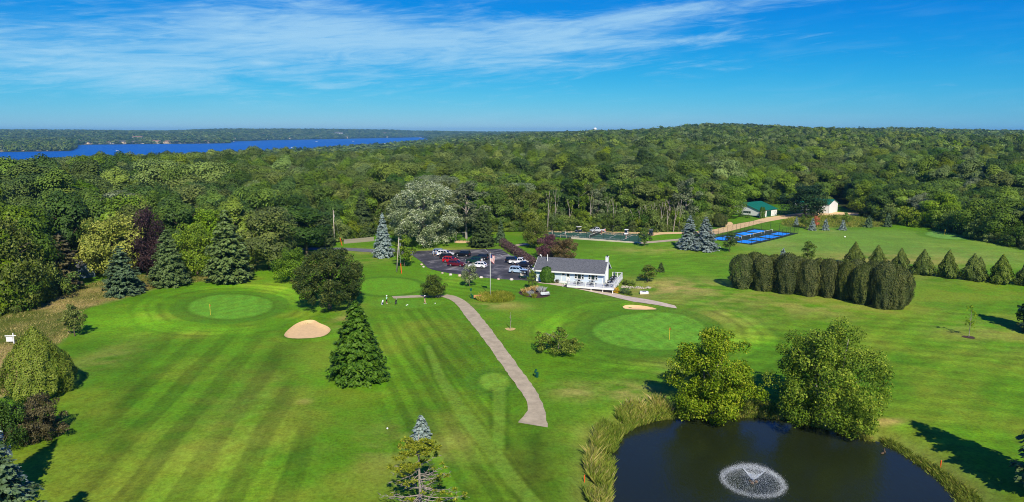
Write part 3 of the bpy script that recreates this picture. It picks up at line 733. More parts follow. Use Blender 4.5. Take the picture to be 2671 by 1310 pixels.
def deciduous(seed, h=12, w=9, base=.22, clumps=38, leaves=5000, size=.5, rc=(.16, .27), bark=None, top=.62, ragged=.12, thick=1.0, skirt=0.0, mat_=None, trunks=1, openness=0.0, lowfill=.8, nr=.55, no=.35, tv=.24, sq=.72, hang=0.0, shell=0.0, rin=.55):
    """broadleaf tree: clumps of leaf sprays through a lobed crown over a trunk with limbs"""
    rng = np.random.default_rng(seed); R = w / 2; zb = h * base; zc = zb + (h - zb) * (1 - top); ru, rl = h - zc, zc - zb
    d = sph(rng, clumps); d[:, 2] = np.where(d[:, 2] < -lowfill, -d[:, 2], d[:, 2])
    rr = rng.uniform(.5, .86, clumps) ** .8
    if shell: rr = np.where(rng.random(clumps) < .8, rng.uniform(shell, .9, clumps), rr)
    rr[: clumps // 5] *= .55
    C = d * rr[:, None] * np.array([R, R, 1.0]); C[:, 2] = np.where(d[:, 2] > 0, d[:, 2] * rr * ru, d[:, 2] * rr * rl) + zc
    C[:, :2] *= 1 + ragged * rng.normal(size=(clumps, 1))
    cr = rng.uniform(rc[0], rc[1], clumps) * w * .75
    wt = cr ** 2; wt /= wt.sum(); k = rng.choice(clumps, leaves, p=wt)
    dv = sph(rng, leaves); flip = rng.random(leaves) < (.55 if sq < .8 else .2); dv[:, 2] = np.where(flip, np.abs(dv[:, 2]), dv[:, 2])
    rad = cr[k] * rng.uniform(rin, 1.08, leaves)
    P = C[k] + dv * rad[:, None] * np.array([1, 1, sq])
    P[:, 2] = np.maximum(P[:, 2], zb * .85 - skirt * h * .15)
    if openness > 0:
        keep = fbm(P[:, 0] * 1.0 + P[:, 2], P[:, 1] + P[:, 2] * .7, w * .16, seed, 2) > openness; P, dv, k = P[keep], dv[keep], k[keep]
    lo, hi = np.percentile(P, 1, 0), np.percentile(P, 99, 0)
    P[:, :2] *= w / max(hi[0] - lo[0], hi[1] - lo[1]); P[:, 2] = (P[:, 2] - lo[2]) * (h - zb * .9) / (hi[2] - lo[2]) + zb * .9
    out = unit(P - np.array([0, 0, zc])); N = dv * .5 + out * no + rng.normal(size=P.shape) * nr + np.array([0, -.06, .2])
    V = leaf_quads(P, N, np.full(len(P), size), rng, along=None if hang == 0 else np.array([0, 0, -1.0]) * hang + rng.normal(size=P.shape) * .6)
    tone = np.clip(.45 + tv * rng.normal(size=len(P)) + (rng.random(clumps)[k] - .5) * .5, 0, 1)
    cm = np_mesh('crown', V, 4, [mat_] if mat_ else [], tone)
    mb = MB(); tr = h * .022 * thick
    for q in range(trunks):
        a = 2 * math.pi * q / max(1, trunks) + .4; sp = 0 if trunks == 1 else R * .32
        pts = [(0.12 * q, 0.1 * q, -.3), (sp * .25 * math.cos(a), sp * .25 * math.sin(a), zb * .6), (sp * .7 * math.cos(a), sp * .7 * math.sin(a), zc), (sp * math.cos(a), sp * math.sin(a), h * .9)]
        mb.path(pts, [tr * 1.35, tr, tr * .6, tr * .15], 8)
    limbs(mb, rng, zb * .8, h * .8, tr, R * .85, 9)
    return Proto(cm, mb.mesh('trunk', bark or BARK, True), h, w)


def spruce(seed, h=12, w=6.5, levels=26, size=.5, mat_=None, droop=.22, dens=1.0, expo=.85, bark=None, base=.03, bare=0.0, gap=0.0):
    """conifer: whorls of drooping boughs hung with needle sprays"""
    rng = np.random.default_rng(seed); R = w / 2; P, A, N, tone = [], [], [], []
    mb = MB(); mb.path([(0, 0, -.3), (0, 0, h * .5), (0, 0, h * .98)], [h * .018, h * .012, .02], 7)
    for i in range(levels):
        f = (i + rng.uniform(-.3, .3)) / levels; f = min(max(f, 0), .985); z = h * (base + (1 - base) * f); r = R * (1 - f) ** expo * rng.uniform(.84, 1.12) + .12
        if f < .06: r *= .85
        nb = int(6 + r * 3.2)
        for b in range(nb):
            if rng.random() < gap: continue
            a = rng.uniform(0, 2 * math.pi); rb = r * rng.uniform(.72, 1.1); dx, dy = math.cos(a), math.sin(a)
            ns = max(5, int(rb / size * 7.5 * dens)); s = rng.uniform(bare, 1, ns) ** .75
            side = rng.normal(size=ns) * .16 * (1.15 - s) * rb
            zz = z - droop * rb * s ** 1.3 + .10 * rb * s ** 3 + rng.normal(size=ns) * .05 * rb
            P.append(np.stack([dx * rb * s - dy * side, dy * rb * s + dx * side, zz], 1))
            th = a + np.sign(side + 1e-6) * rng.uniform(.1, .7, ns)
            A.append(np.stack([np.cos(th), np.sin(th), -.25 + rng.normal(size=ns) * .2], 1))
            N.append(np.stack([dx * .5 + rng.normal(size=ns) * .3, dy * .5 + rng.normal(size=ns) * .3, .75 + rng.normal(size=ns) * .3], 1))
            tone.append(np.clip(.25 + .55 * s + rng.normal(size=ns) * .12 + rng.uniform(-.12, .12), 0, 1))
            if b % 3 == 0 and rb > .8: mb.tube((0, 0, z), (dx * rb * .8, dy * rb * .8, z - droop * rb * .7), .03 + rb * .008, .01, 4)
    P, A, N, tone = np.concatenate(P), np.concatenate(A), np.concatenate(N), np.concatenate(tone)
    P[:, 2] = np.maximum(P[:, 2], .12)
    V = leaf_quads(P, N, np.full(len(P), size * 1.3), rng, .55, A)
    return Proto(np_mesh('crown', V, 4, [mat_] if mat_ else [], tone), mb.mesh('trunk', bark or BARKD, True), h, w)


def sheared(seed, h=6, w=4, prof=None, leaves=4500, size=.28, mat_=None, lump=.12, lumps=26, up=.7):
    """dense evergreen whose sprays cover a smooth or lumpy solid of revolution"""
    rng = np.random.default_rng(seed); R = w / 2
    f = rng.random(leaves * 3); wgt = prof(f); keep = rng.random(len(f)) < (wgt + .08) / 1.08; f = f[keep][:leaves]; n = len(f)
    a = rng.uniform(0, 2 * math.pi, n); r0 = prof(f)
    lc = np.stack([rng.uniform(0, 2 * math.pi, lumps), rng.random(lumps)], 1); rad = np.zeros(n)
    for la, lf in lc:
        da = np.abs((a - la + math.pi) % (2 * math.pi) - math.pi) * np.maximum(r0, .2) * 2; df = (f - lf) * (h / R) * .9
        rad = np.maximum(rad, np.exp(-(da ** 2 + df ** 2) / .16))
    r = R * r0 * (1 - lump + lump * 1.7 * rad) * (1 - .16 * rng.random(n) ** 2)
    P = np.stack([r * np.cos(a), r * np.sin(a), f * h * (1 + .02 * rng.normal(size=n)) + .05], 1)
    out = np.stack([np.cos(a), np.sin(a), .35 + 0 * a], 1)
    N = out + rng.normal(size=P.shape) * .38
    al = np.stack([.3 * np.cos(a), .3 * np.sin(a), up + 0 * a], 1) + rng.normal(size=P.shape) * .3
    V = leaf_quads(P, N, np.full(n, size), rng, .5, al)
    tone = np.clip(.35 + .35 * rad + rng.normal(size=n) * .16, 0, 1)
    mb = MB(); mb.path([(0, 0, -.2), (0, 0, h * .8)], [h * .02, .03], 6)
    return Proto(np_mesh('crown', V, 4, [mat_] if mat_ else [], tone), mb.mesh('trunk', BARKD, True), h, w)


def plant(name, label, cat, proto, p, h, w, mat_=None, group=None, rz=None, bark=None, tilt=None):
    r = empty(name, p, random.uniform(0, 6.28) if rz is None else rz, (w / proto.w, w / proto.w, h / proto.h), label, cat, group)
    link('crown', proto.crown, r, mat_); link('trunk', proto.trunk, r, bark)
    if tilt: r.rotation_euler = (tilt[0], tilt[1], r.rotation_euler[2])
    return r


def px_plant(name, label, cat, proto, u, v, vtop, wpx, mat_=None, group=None, rz=None, bark=None, sink=0.0):
    p = G(u, v); h = z_at_row(p, vtop) - p[2]; dep = p[1] * CP + (HC - p[2]) * SP
    p[2] -= sink
    return plant(name, label, cat, proto, p, h, wpx * dep / F, mat_, group, rz, bark)


def R3(a, b, c): return [(0.0, a), (.5, b), (1.0, c)]


random.seed(7)
FM = {
    'forest': foliage('forest_leaves', [(0, (.85, .85, .85, 1)), (.5, (1.15, 1.15, 1.05, 1)), (1, (1.5, 1.5, 1.3, 1))], .28, rand_ramp=[
        (0, S(76, 102, 28)), (.16, S(96, 120, 36)), (.30, S(60, 88, 30)), (.46, S(114, 132, 40)), (.58, S(84, 106, 36)), (.70, S(122, 142, 42)), (.80, S(96, 118, 54)), (.90, S(126, 144, 78)), (1.0, S(66, 90, 30))]),
    'dark': foliage('dark_green_leaves', R3(S(44, 68, 22), S(72, 102, 34), S(108, 138, 48)), .15),
    'oak': foliage('oak_leaves', R3(S(24, 48, 22), S(44, 74, 34), S(74, 104, 52)), .05),
    'mid': foliage('mid_green_leaves', R3(S(60, 88, 22), S(96, 126, 34), S(136, 162, 50)), .15),
    'olive': foliage('olive_leaves', R3(S(68, 84, 30), S(104, 120, 46), S(142, 152, 68)), .15),
    'bright': foliage('bright_green_leaves', R3(S(76, 104, 20), S(116, 146, 34), S(154, 176, 52)), .15),
    'grey': foliage('grey_green_leaves', R3(S(82, 98, 62), S(120, 134, 90), S(160, 170, 128)), .12),
    'silver': foliage('silvery_leaves', R3(S(86, 104, 58), S(142, 156, 106), S(212, 218, 186)), .05, rough=.45),
    'yellow': foliage('yellow_green_leaves', R3(S(112, 126, 40), S(156, 166, 62), S(196, 196, 92)), .05),
    'purple': foliage('dark_purple_leaves', R3(S(40, 28, 32), S(62, 44, 46), S(88, 64, 62)), .05),
    'plum': foliage('plum_red_leaves', R3(S(70, 44, 50), S(106, 70, 76), S(144, 106, 102)), .05),
    'bronze': foliage('bronze_leaves', R3(S(76, 66, 40), S(112, 94, 58), S(142, 122, 78)), .05),
    'maple': foliage('dark_maple_leaves', R3(S(44, 58, 22), S(72, 92, 34), S(116, 118, 48)), .05),
    'pinoak': foliage('deep_green_leaves', R3(S(34, 66, 14), S(58, 98, 22), S(104, 140, 40)), .05),
    'birch': foliage('birch_leaves', R3(S(72, 100, 18), S(116, 144, 32), S(166, 180, 58)), .06, .3, spec=.15),
    'birch2': foliage('birch_leaves_yellower', R3(S(78, 108, 14), S(124, 152, 28), S(176, 186, 54)), .06, .3, spec=.15),
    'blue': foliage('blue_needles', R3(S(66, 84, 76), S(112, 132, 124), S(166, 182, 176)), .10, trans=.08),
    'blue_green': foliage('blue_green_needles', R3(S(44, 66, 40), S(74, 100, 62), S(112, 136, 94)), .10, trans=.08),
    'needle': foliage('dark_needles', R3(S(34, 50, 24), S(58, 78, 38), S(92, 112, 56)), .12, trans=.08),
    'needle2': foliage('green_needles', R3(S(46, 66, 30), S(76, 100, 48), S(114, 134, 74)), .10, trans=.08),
    'arbor': foliage('arborvitae_sprays', R3(S(40, 52, 18), S(72, 86, 32), S(110, 112, 50)), .22, trans=.1),
    'juniper': foliage('juniper_sprays', R3(S(40, 58, 14), S(76, 96, 26), S(120, 134, 48)), .16, trans=.1),
    'juniper2': foliage('olive_juniper_sprays', R3(S(60, 82, 16), S(104, 124, 32), S(150, 158, 60)), .05, trans=.1),
    'globe': foliage('bright_arborvitae_sprays', R3(S(34, 64, 6), S(60, 96, 10), S(92, 126, 20)), .05, trans=.1),
    'sage': foliage('grey_sage_leaves', R3(S(104, 118, 76), S(146, 156, 112), S(190, 194, 156)), .05),
    'orange': foliage('orange_red_leaves', R3(S(170, 84, 60), S(206, 116, 84), S(226, 150, 110)), .05),
    'brush': foliage('brown_twigs', R3(S(62, 58, 34), S(94, 88, 54), S(124, 118, 78)), .08),
    'hedge': foliage('purple_brown_hedge_leaves', R3(S(70, 52, 50), S(104, 80, 76), S(134, 110, 100)), .05),
}
PD = [deciduous(100 + i, ragged=.12, rc=(.15, .25), nr=.26, no=.55, tv=.10, rin=.8, h=(14, 15, 13, 16, 14, 15)[i], w=(11, 12.5, 13, 10, 12, 9.5)[i], base=(.2, .24, .18, .28, .22, .3)[i], clumps=(46, 52, 50, 44, 54, 46)[i], leaves=11000, size=.52, top=(.6, .64, .58, .66, .6, .62)[i], mat_=FM['mid']) for i in range(6)]
PT = [deciduous(120 + i, h=17, w=8.5, base=(.3, .36, .26)[i], clumps=46, leaves=6500, size=.45, bark=BARKW, top=.6, rc=(.1, .19), openness=.25, mat_=FM['olive'], thick=.6, ragged=.2) for i in range(3)]      # high crowned, pale trunks
PH = [deciduous(140 + i, h=10, w=9, base=.12, clumps=70, leaves=12500, size=.34, rc=(.11, .19), top=.58, sq=.85, mat_=FM['mid']) for i in range(3)]
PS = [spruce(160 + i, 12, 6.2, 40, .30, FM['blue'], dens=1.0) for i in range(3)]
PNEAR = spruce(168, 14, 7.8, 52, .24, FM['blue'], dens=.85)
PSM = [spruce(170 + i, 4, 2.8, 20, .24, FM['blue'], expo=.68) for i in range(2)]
PBUSH = [deciduous(180 + i, h=3, w=3.6, base=.02, clumps=26, leaves=2200, size=.22, rc=(.14, .24), top=.7, mat_=FM['mid'], thick=.7) for i in range(3)]
PSM_T = [deciduous(190 + i, h=5, w=3.6, base=.24, clumps=30, leaves=3600, size=.22, rc=(.13, .22), top=.55, mat_=FM['mid'], thick=.8) for i in range(3)]
col_prof = lambda f: np.clip(np.minimum(1.0, .62 + f * 1.4) * np.sqrt(np.clip(1 - np.clip((f - .55) / .45, 0, 1) ** 2.6, 0, 1)), 0, 1)
broad_prof = lambda f: np.clip(np.minimum(.78 + f * 1.4, 1.0) * np.clip(1 - np.clip((f - .15) / .85, 0, 1) ** 1.9, 0, 1), 0, 1) + .03
cone_prof = lambda f: np.clip(np.minimum(.68 + f * 2.2, 1.0) * np.clip(1 - np.clip((f - .12) / .88, 0, 1) ** 1.15, 0, 1), 0, 1) + .03
egg_prof = lambda f: np.sqrt(np.clip(1 - ((f - .42) / .58) ** 2 * np.where(f > .42, 1, .55), 0, 1))
PARB = [sheared(200 + i, 7, 4.6, col_prof, 13000, .22, FM['arbor'], (.13, .17, .15)[i], 60, .25) for i in range(3)]
PJUN = [sheared(210 + i, 6.5, 4.6, cone_prof, 8000, .26, FM['juniper'], .36, 55, .4) for i in range(3)]


# ------------------------------------------------------------------ forest
def scatter(name, P, rot, scl, idx, protos, label, cat):
    """one mass of far trees: instances on points"""
    c = bpy.data.collections.new(name + '_shapes')
    for i, m in enumerate(protos):
        o = bpy.data.objects.new('%s_shape_%s' % (name, 'abcdefghijkl'[i]), m); c.objects.link(o)
    me = bpy.data.meshes.new(name); me.vertices.add(len(P)); me.vertices.foreach_set('co', np.ascontiguousarray(P, np.float32).ravel())
    for nm, ty, ar in (('rot', 'FLOAT_VECTOR', rot), ('scl', 'FLOAT_VECTOR', scl), ('pick', 'INT', idx)):
        a = me.attributes.new(nm, ty, 'POINT'); a.data.foreach_set('vector' if ty == 'FLOAT_VECTOR' else 'value', np.ascontiguousarray(ar, np.float32 if ty != 'INT' else np.int32).ravel())
    o = link(name, me); tag(o, label, cat, None, 'stuff')
    ng = bpy.data.node_groups.new(name, 'GeometryNodeTree'); ng.interface.new_socket('Geometry', in_out='INPUT', socket_type='NodeSocketGeometry'); ng.interface.new_socket('Geometry', in_out='OUTPUT', socket_type='NodeSocketGeometry')
    n, L = ng.nodes, ng.links; gi, go = n.new('NodeGroupInput'), n.new('NodeGroupOutput')
    ci = n.new('GeometryNodeCollectionInfo'); ci.inputs[0].default_value = c; ci.inputs['Separate Children'].default_value = True; ci.inputs['Reset Children'].default_value = True
    ip = n.new('GeometryNodeInstanceOnPoints'); ip.inputs['Pick Instance'].default_value = True

    def at(nm, ty):
        q = n.new('GeometryNodeInputNamedAttribute'); q.data_type = ty; q.inputs['Name'].default_value = nm; return next(s for s in q.outputs if s.enabled and s.name == 'Attribute')
    L.new(gi.outputs[0], ip.inputs['Points']); L.new(ci.outputs[0], ip.inputs['Instance']); L.new(at('pick', 'INT'), ip.inputs['Instance Index'])
    L.new(at('rot', 'FLOAT_VECTOR'), ip.inputs['Rotation']); L.new(at('scl', 'FLOAT_VECTOR'), ip.inputs['Scale']); L.new(ip.outputs[0], go.inputs[0])
    md = o.modifiers.new('scatter', 'NODES'); md.node_group = ng; return o


def join_proto(p, name, cm):
    """crown and trunk as one mesh for instancing"""
    bm = bmesh.new(); bm.from_mesh(p.crown); lay = bm.faces.layers.float.get('tint')
    nf = len(bm.faces); bm.from_mesh(p.trunk); bm.faces.ensure_lookup_table()
    for f in bm.faces[nf:]: f.material_index = 1
    me = bpy.data.meshes.new(name); bm.to_mesh(me); bm.free(); me.materials.clear(); me.materials.append(cm); me.materials.append(p.trunk.materials[0]); return me


def canopy(seed, h, w, leaves, size):
    return deciduous(seed, h=h, w=w, base=.15, clumps=24, leaves=leaves, size=size, rc=(.15, .27), top=.62, mat_=FM['forest'], nr=.26, no=.6, tv=.10, rin=.8).crown


rng = np.random.default_rng(42)


def band(d0, d1, sp, jit=.42, u0=-260, u1=2930):
    a0, a1 = math.atan((u0 - CX) / F), math.atan((u1 - CX) / F); xm = d1 * math.tan(max(abs(a0), abs(a1))) + 20
    gx, gy = np.meshgrid(np.arange(-xm, xm, sp), np.arange(d0 * .6, d1, sp)); x = gx.ravel() + rng.uniform(-jit, jit, gx.size) * sp; y = gy.ravel() + rng.uniform(-jit, jit, gy.size) * sp
    d = np.hypot(x, y); u = azu(x, y); k = (d >= d0) & (d < d1) & (u > u0) & (u < u1); return x[k], y[k], d[k], u[k]


def land(x, y, d, u):
    z = terr(x, y); k = (z > LAKE_Z + 1.3) & (FIELD(x, y, d, u) < .3); return z, k


x, y, d, u = band(100, 700, 8.6); fe = np.interp(u, EDGE_U, EDGE_D); k = d > fe + 1.0
x, y, d, u = x[k], y[k], d[k], u[k]; depth = d - np.interp(u, EDGE_U, EDGE_D)
clr = np.ones(len(x), bool)                                              # keep the sheds' yard and drives open
YARD = GP([(1925, 560), (1945, 534), (2000, 533), (2195, 533), (2225, 545), (2250, 562), (2050, 572)])
HUT = G(232, 727)
clr &= sdf(YARD, x, y) > 3; clr &= np.hypot(x - HUT[0], y - HUT[1]) > 9
x, y, d, u, depth = x[clr], y[clr], d[clr], u[clr], depth[clr]; z = terr(x, y)
score = depth + .04 * d; inview = (u > -30) & (u < 2700)
order = np.argsort(np.where(inview, score, 1e9)); own = order[:292]; rest = np.setdiff1d(np.arange(len(x)), own)
ZONES = [(0, 290, 'above the dry meadow'), (290, 690, 'behind the tall conifers'), (690, 985, 'around the tall utility pole'), (985, 1330, 'behind the parking lot and swing set'),
         (1330, 1560, 'behind the tennis court left half'), (1560, 1790, 'behind the tennis court right half'), (1790, 1960, 'between blue spruces and low shed'), (1960, 2200, 'behind the two green roofed sheds'),
         (2200, 2440, 'between the tall shed and the range green'), (2440, 2800, 'beyond the range green')]
KINDS = [('dark', 'dark green'), ('mid', 'mid green'), ('olive', 'olive green'), ('bright', 'bright green'), ('grey', 'grey green')]
FT = {}
for q, i in enumerate(own):
    uu = max(0, min(2799, u[i])); zn = next(t for a, b, t in ZONES if a <= uu < b)
    w = [.26, .28, .22, .16, .08]; kk = int(rng.choice(5, p=w)); tall = 1330 <= uu < 1900 and depth[i] < 16 and rng.random() < .6
    if tall: pr = PT[q % 3]; kk = (2, 1, 4)[q % 3]
    else: pr = PD[int(rng.integers(6))]
    row = 'wood edge' if depth[i] < 9 else 'deeper row'
    if 1960 <= uu < 2200 and kk == 0: kk = 3
    s = rng.uniform(.88, 1.22); wd_ = pr.w * s * rng.uniform(.9, 1.12); h = pr.h * s
    if 1330 <= uu < 1900: h *= .92
    if uu > 2200: h *= .85
    if uu < 690: h *= 1.12
    lb = '%s%s tree, %s, %s' % ('slender ' if tall else '', KINDS[kk][1], row, zn)
    FT.setdefault(lb, []).append((u[i], plant('forest_tree', lb, 'tree', pr, (x[i], y[i], z[i] - .1), h, wd_, FM[KINDS[kk][0]], 'forest trees ' + zn)))
NTH = ['first', 'second', 'third', 'fourth', 'fifth', 'sixth', 'seventh', 'eighth', 'ninth', 'tenth', 'eleventh', 'twelfth', 'thirteenth', 'fourteenth', 'fifteenth', 'sixteenth', 'seventeenth', 'eighteenth', 'nineteenth', 'twentieth']
for lb, lst in FT.items():
    if len(lst) > 1:
        for k_, (_, o) in enumerate(sorted(lst, key=lambda t: t[0])): o['label'] = '%s, %s from left' % (lb, NTH[min(k_, 19)])
FP = [join_proto(p, 'forest_proto', FM['forest']) for p in PD]
r_ = rest
n = len(r_); sc_ = rng.uniform(.75, 1.5, n); rot = np.zeros((n, 3)); rot[:, 2] = rng.uniform(0, 6.28, n)
big = sc_ * np.where(u[r_] > 2200, .9, 1) * np.where(u[r_] < 690, 1.08, 1)
scatter('forest', np.column_stack([x[r_], y[r_], z[r_] - .2]), rot, np.column_stack([big, big, big * rng.uniform(.85, 1.12, n)]), rng.integers(0, 6, n), FP, 'dense mixed woods rising behind the front trees', 'forest')
M1 = [canopy(300 + i, 14, 10 + i % 3, 1500, 1.1) for i in range(5)]; M2 = [canopy(320 + i, 14, 11, 260, 2.6) for i in range(4)]
for nm, bands, protos, lab in (('middle_forest', ((700, 1150, 9.6, 1.12), (1150, 1800, 11, 1.25)), M1, 'rolling forest canopy between the near woods and the hills'), ('far_forest', ((1800, 3600, 15, 1.5), (3600, 9500, 34, 3.0)), M2, 'distant hazy forest around the lake and on the horizon')):
    PX, RT, SL, ID = [], [], [], []
    for d0, d1, sp, kx in bands:
        x, y, d, u = band(d0, d1, sp); z, k = land(x, y, d, u); x, y, z, d = x[k], y[k], z[k], d[k]; n = len(x); s = kx * rng.uniform(.65, 1.5, n)
        hz = s * rng.uniform(.8, 1.15, n) / (kx ** .75)
        PX.append(np.column_stack([x, y, z - .5])); r0 = np.zeros((n, 3)); r0[:, 2] = rng.uniform(0, 6.28, n); RT.append(r0); SL.append(np.column_stack([s, s, hz])); ID.append(rng.integers(0, len(protos), n))
    scatter(nm, np.concatenate(PX), np.concatenate(RT), np.concatenate(SL), np.concatenate(ID), protos, lab, 'forest')
# low brush along the edge of the woods
uu = np.concatenate([rng.uniform(-60, 2720, 1000), rng.uniform(1330, 1900, 420)]); dd = np.interp(uu, EDGE_U, EDGE_D) + rng.uniform(-4.0, 9, len(uu)) * np.where(uu < 700, .6, 1); a = np.arctan((uu - CX) / F)
x, y = dd * np.sin(a), dd * np.cos(a); k = (sdf(YARD, x, y) > 1) & (np.hypot(x - HUT[0], y - HUT[1]) > 7); x, y = x[k], y[k]; n = len(x); s = rng.uniform(.5, 1.25, n) * np.where(rng.random(n) < .3, 1.7, 1)
BP = [join_proto(p, 'brush_proto', FM['forest']) for p in PBUSH]; rot = np.zeros((n, 3)); rot[:, 2] = rng.uniform(0, 6.28, n)
scatter('undergrowth', np.column_stack([x, y, terr(x, y) - .1]), rot, np.column_stack([s, s, s * rng.uniform(.7, 1.4, n)]), rng.integers(0, 3, n), BP, 'low brush and saplings along the edge of the woods', 'undergrowth')
# bare pale trunks along the edge behind the tennis court
for i, (u0, v0, vt, ln) in enumerate([(1447, 600, 492, 2), (1487, 598, 520, -6), (1428, 604, 498, 4), (1537, 601, 500, 5), (1580, 600, 520, 8), (1600, 603, 515, -3), (1665, 604, 540, 3), (1688, 604, 535, -5), (1702, 604, 530, 2), (1722, 605, 528, 3), (1742, 605, 525, -8), (1756, 605, 530, 9), (1770, 604, 520, 4), (1653, 603, 545, -9), (1850, 580, 500, 3)]):
    p = G(u0, v0); h = z_at_row(p, vt) - p[2]; dx = ln * p[1] / F
    r = empty('pale_birch', p, 0, None, 'thin pale bare trunk at the wood edge, %s %s' % (['first', 'second', 'third', 'fourth', 'fifth', 'sixth', 'seventh', 'eighth', 'ninth', 'tenth', 'eleventh', 'twelfth', 'thirteenth', 'fourteenth', 'last'][sorted([1447, 1487, 1428, 1537, 1580, 1600, 1665, 1688, 1702, 1722, 1742, 1756, 1770, 1653, 1850]).index(u0)], 'of the row from the left'), 'tree', 'pale trunks along the wood edge')
    mb = MB(); pts = [(0, 0, -.2), (dx * .3, .1, h * .35), (dx * .5, -.1, h * .7), (dx * 1.3, .2, h)]; mb.path(pts, [.2, .17, .12, .05], 7); mb.build('trunk', BARKW, r, True)
    m2 = MB(); m2.path([pts[1], (pts[1][0] + .9, .3, h * .62), (pts[1][0] + 1.2, .4, h * .85)], [.1, .07, .03], 5); m2.path([pts[2], (pts[2][0] - .9, .2, h * .95)], [.08, .03], 5); m2.build('limb', BARKW, r, True)

# ------------------------------------------------------------------ single trees
sil = deciduous(401, 20, 18, .08, 190, 34000, .42, (.06, .11), sq=.9, shell=.74, bark=BARK, top=.55, ragged=.03, thick=1.5, mat_=FM['silver'])
px_plant('silver_maple', 'huge round silvery leaved tree with pale trunk behind the parking lot', 'tree', sil, 1107, 639, 477, 172, bark=BARKW)
map_ = deciduous(402, 12, 12, .16, 170, 30000, .32, (.06, .11), sq=.9, shell=.74, bark=BARK, top=.56, ragged=.02, thick=1.1, mat_=FM['maple'])
px_plant('maple', 'big dark round tree with reddish tinge near the left bunker', 'tree', map_, 860.6, 806, 652, 165)
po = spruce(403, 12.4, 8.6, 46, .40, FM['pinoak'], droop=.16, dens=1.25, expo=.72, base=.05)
px_plant('pin_oak', 'deep green cone shaped tree with drooping skirt beside the heart shaped bunker', 'tree', po, 934, 990, 782, 160)
px_plant('round_tree', 'mid green tree half hidden behind the big dark round tree', 'tree', PH[0], 760, 735, 652, 84, FM['mid'])
px_plant('blue_spruce', 'tall blue spruce left of the parking lot beside the driveway', 'spruce tree', PS[0], 1000, 671, 553, 60)
px_plant('small_tree', 'yellow green small tree beside the leaning pole at the parking lot corner', 'tree', PSM_T[0], 1055, 695, 617, 58, FM['bright'])
px_plant('blue_spruce', 'left of the two big blue spruces beside the pickleball courts', 'spruce tree', PS[1], 1797, 649, 561, 68, group='pair of big blue spruces')
px_plant('blue_spruce', 'right of the two big blue spruces beside the pickleball courts', 'spruce tree', PS[2], 1838, 653, 564, 76, group='pair of big blue spruces')
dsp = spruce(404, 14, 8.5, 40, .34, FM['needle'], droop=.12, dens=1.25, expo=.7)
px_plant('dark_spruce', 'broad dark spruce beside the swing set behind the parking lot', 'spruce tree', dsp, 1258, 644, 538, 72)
px_plant('blue_spruce', 'narrow blue green spruce touching the broad dark spruce by the hedge', 'spruce tree', PS[0], 1306, 633, 570, 30, FM['blue_green'])
px_plant('aspen', 'pale trunked leafy tree between the silvery tree and the dark spruce', 'tree', PT[0], 1216, 622, 478, 110, FM['grey'], bark=BARKW)
px_plant('round_tree', 'bronze green round tree left of the plum coloured tree', 'tree', PH[1], 1398, 645, 576, 68, FM['olive'])
px_plant('plum_tree', 'plum red leaved small tree behind the clubhouse', 'tree', PH[2], 1432, 672, 614, 60, FM['plum'])
px_plant('bronze_shrub', 'bronze brown leaved bush behind the clubhouse roof', 'bush', PH[0], 1474, 678, 624, 62, FM['bronze'])
px_plant('yellow_shrub', 'small yellow green bush beside the plum coloured tree', 'bush', PBUSH[0], 1408, 652, 612, 30, FM['bright'])
px_plant('small_tree', 'small green tree at the right end of the tennis court', 'tree', PSM_T[1], 1681, 642, 596, 34, FM['mid'])
px_plant('small_tree', 'small dark oval tree on a thin trunk beside the pickleball fence', 'tree', PSM_T[2], 1903, 657, 606, 34, FM['dark'])
px_plant('willow', 'small grey leaved tree on the lawn below the parking lot', 'tree', PSM_T[0], 1225, 747, 688, 42, FM['sage'])
px_plant('round_tree', 'round light green tree beside the cart path spur', 'tree', PH[1], 1132, 775, 718, 60, FM['juniper'])
px_plant('young_tree', 'thin yellow green young tree in the mulch flowerbed', 'tree', PSM_T[1], 1389, 756, 704, 24, FM['bright'])
px_plant('small_tree', 'low spreading shrub tree on the lawn between cart path and right green', 'tree', deciduous(405, 5.2, 8.5, .12, 70, 8000, .26, (.07, .12), BARK, .66, .08, 1.0, mat_=FM['juniper2']), 1456, 919, 855, 108, bark=BARKW)
px_plant('small_tree', 'lopsided green small tree on the lawn right of the clubhouse', 'tree', PSM_T[2], 1690, 735, 693, 46, FM['olive'])
px_plant('small_pine', 'small dark pine on the lawn right of the clubhouse', 'pine tree', PSM[0], 1724, 710, 684, 20, FM['needle'])
px_plant('small_blue_spruce', 'small silvery blue spruce above the ragged pine in the foreground', 'spruce tree', PSM[1], 1099, 1143, 1082, 56, FM['blue'])
px_plant('small_tree', 'small oval tree standing at the edge of the dry meadow', 'tree', PSM_T[1], 195, 877, 795, 58, FM['olive'])
px_plant('globe_arborvitae', 'dense bright green rounded bush at the clubhouse corner', 'bush', sheared(406, 3.4, 3.6, egg_prof, 9000, .26, FM['globe'], .1), 1427, 736, 697, 39)
px_plant('juniper', 'large bushy olive green juniper at the left edge below the white sign', 'juniper tree', sheared(407, 7.4, 6, broad_prof, 26000, .19, FM['juniper2'], .26, 90, .3), 104, 1028, 857, 152)
px_plant('brown_shrub', 'tangled brown shrub below the olive green juniper', 'bush', deciduous(408, 4.5, 7, .03, 110, 16000, .2, (.07, .12), BARKW, .62, .1, .6, mat_=FM['brush'], openness=.2), 100, 1142, 1040, 140)
px_plant('round_tree', 'green leafy tree at the lower left edge beside the brown shrub', 'tree', PH[2], 14, 1180, 1046, 100, FM['dark'])
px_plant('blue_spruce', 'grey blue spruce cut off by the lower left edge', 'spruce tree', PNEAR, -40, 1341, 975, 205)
px_plant('spruce', 'tall spruce outside the lower left corner casting a toothed shadow', 'spruce tree', PNEAR, 30, 1530, 1140, 330, FM['blue_green'])
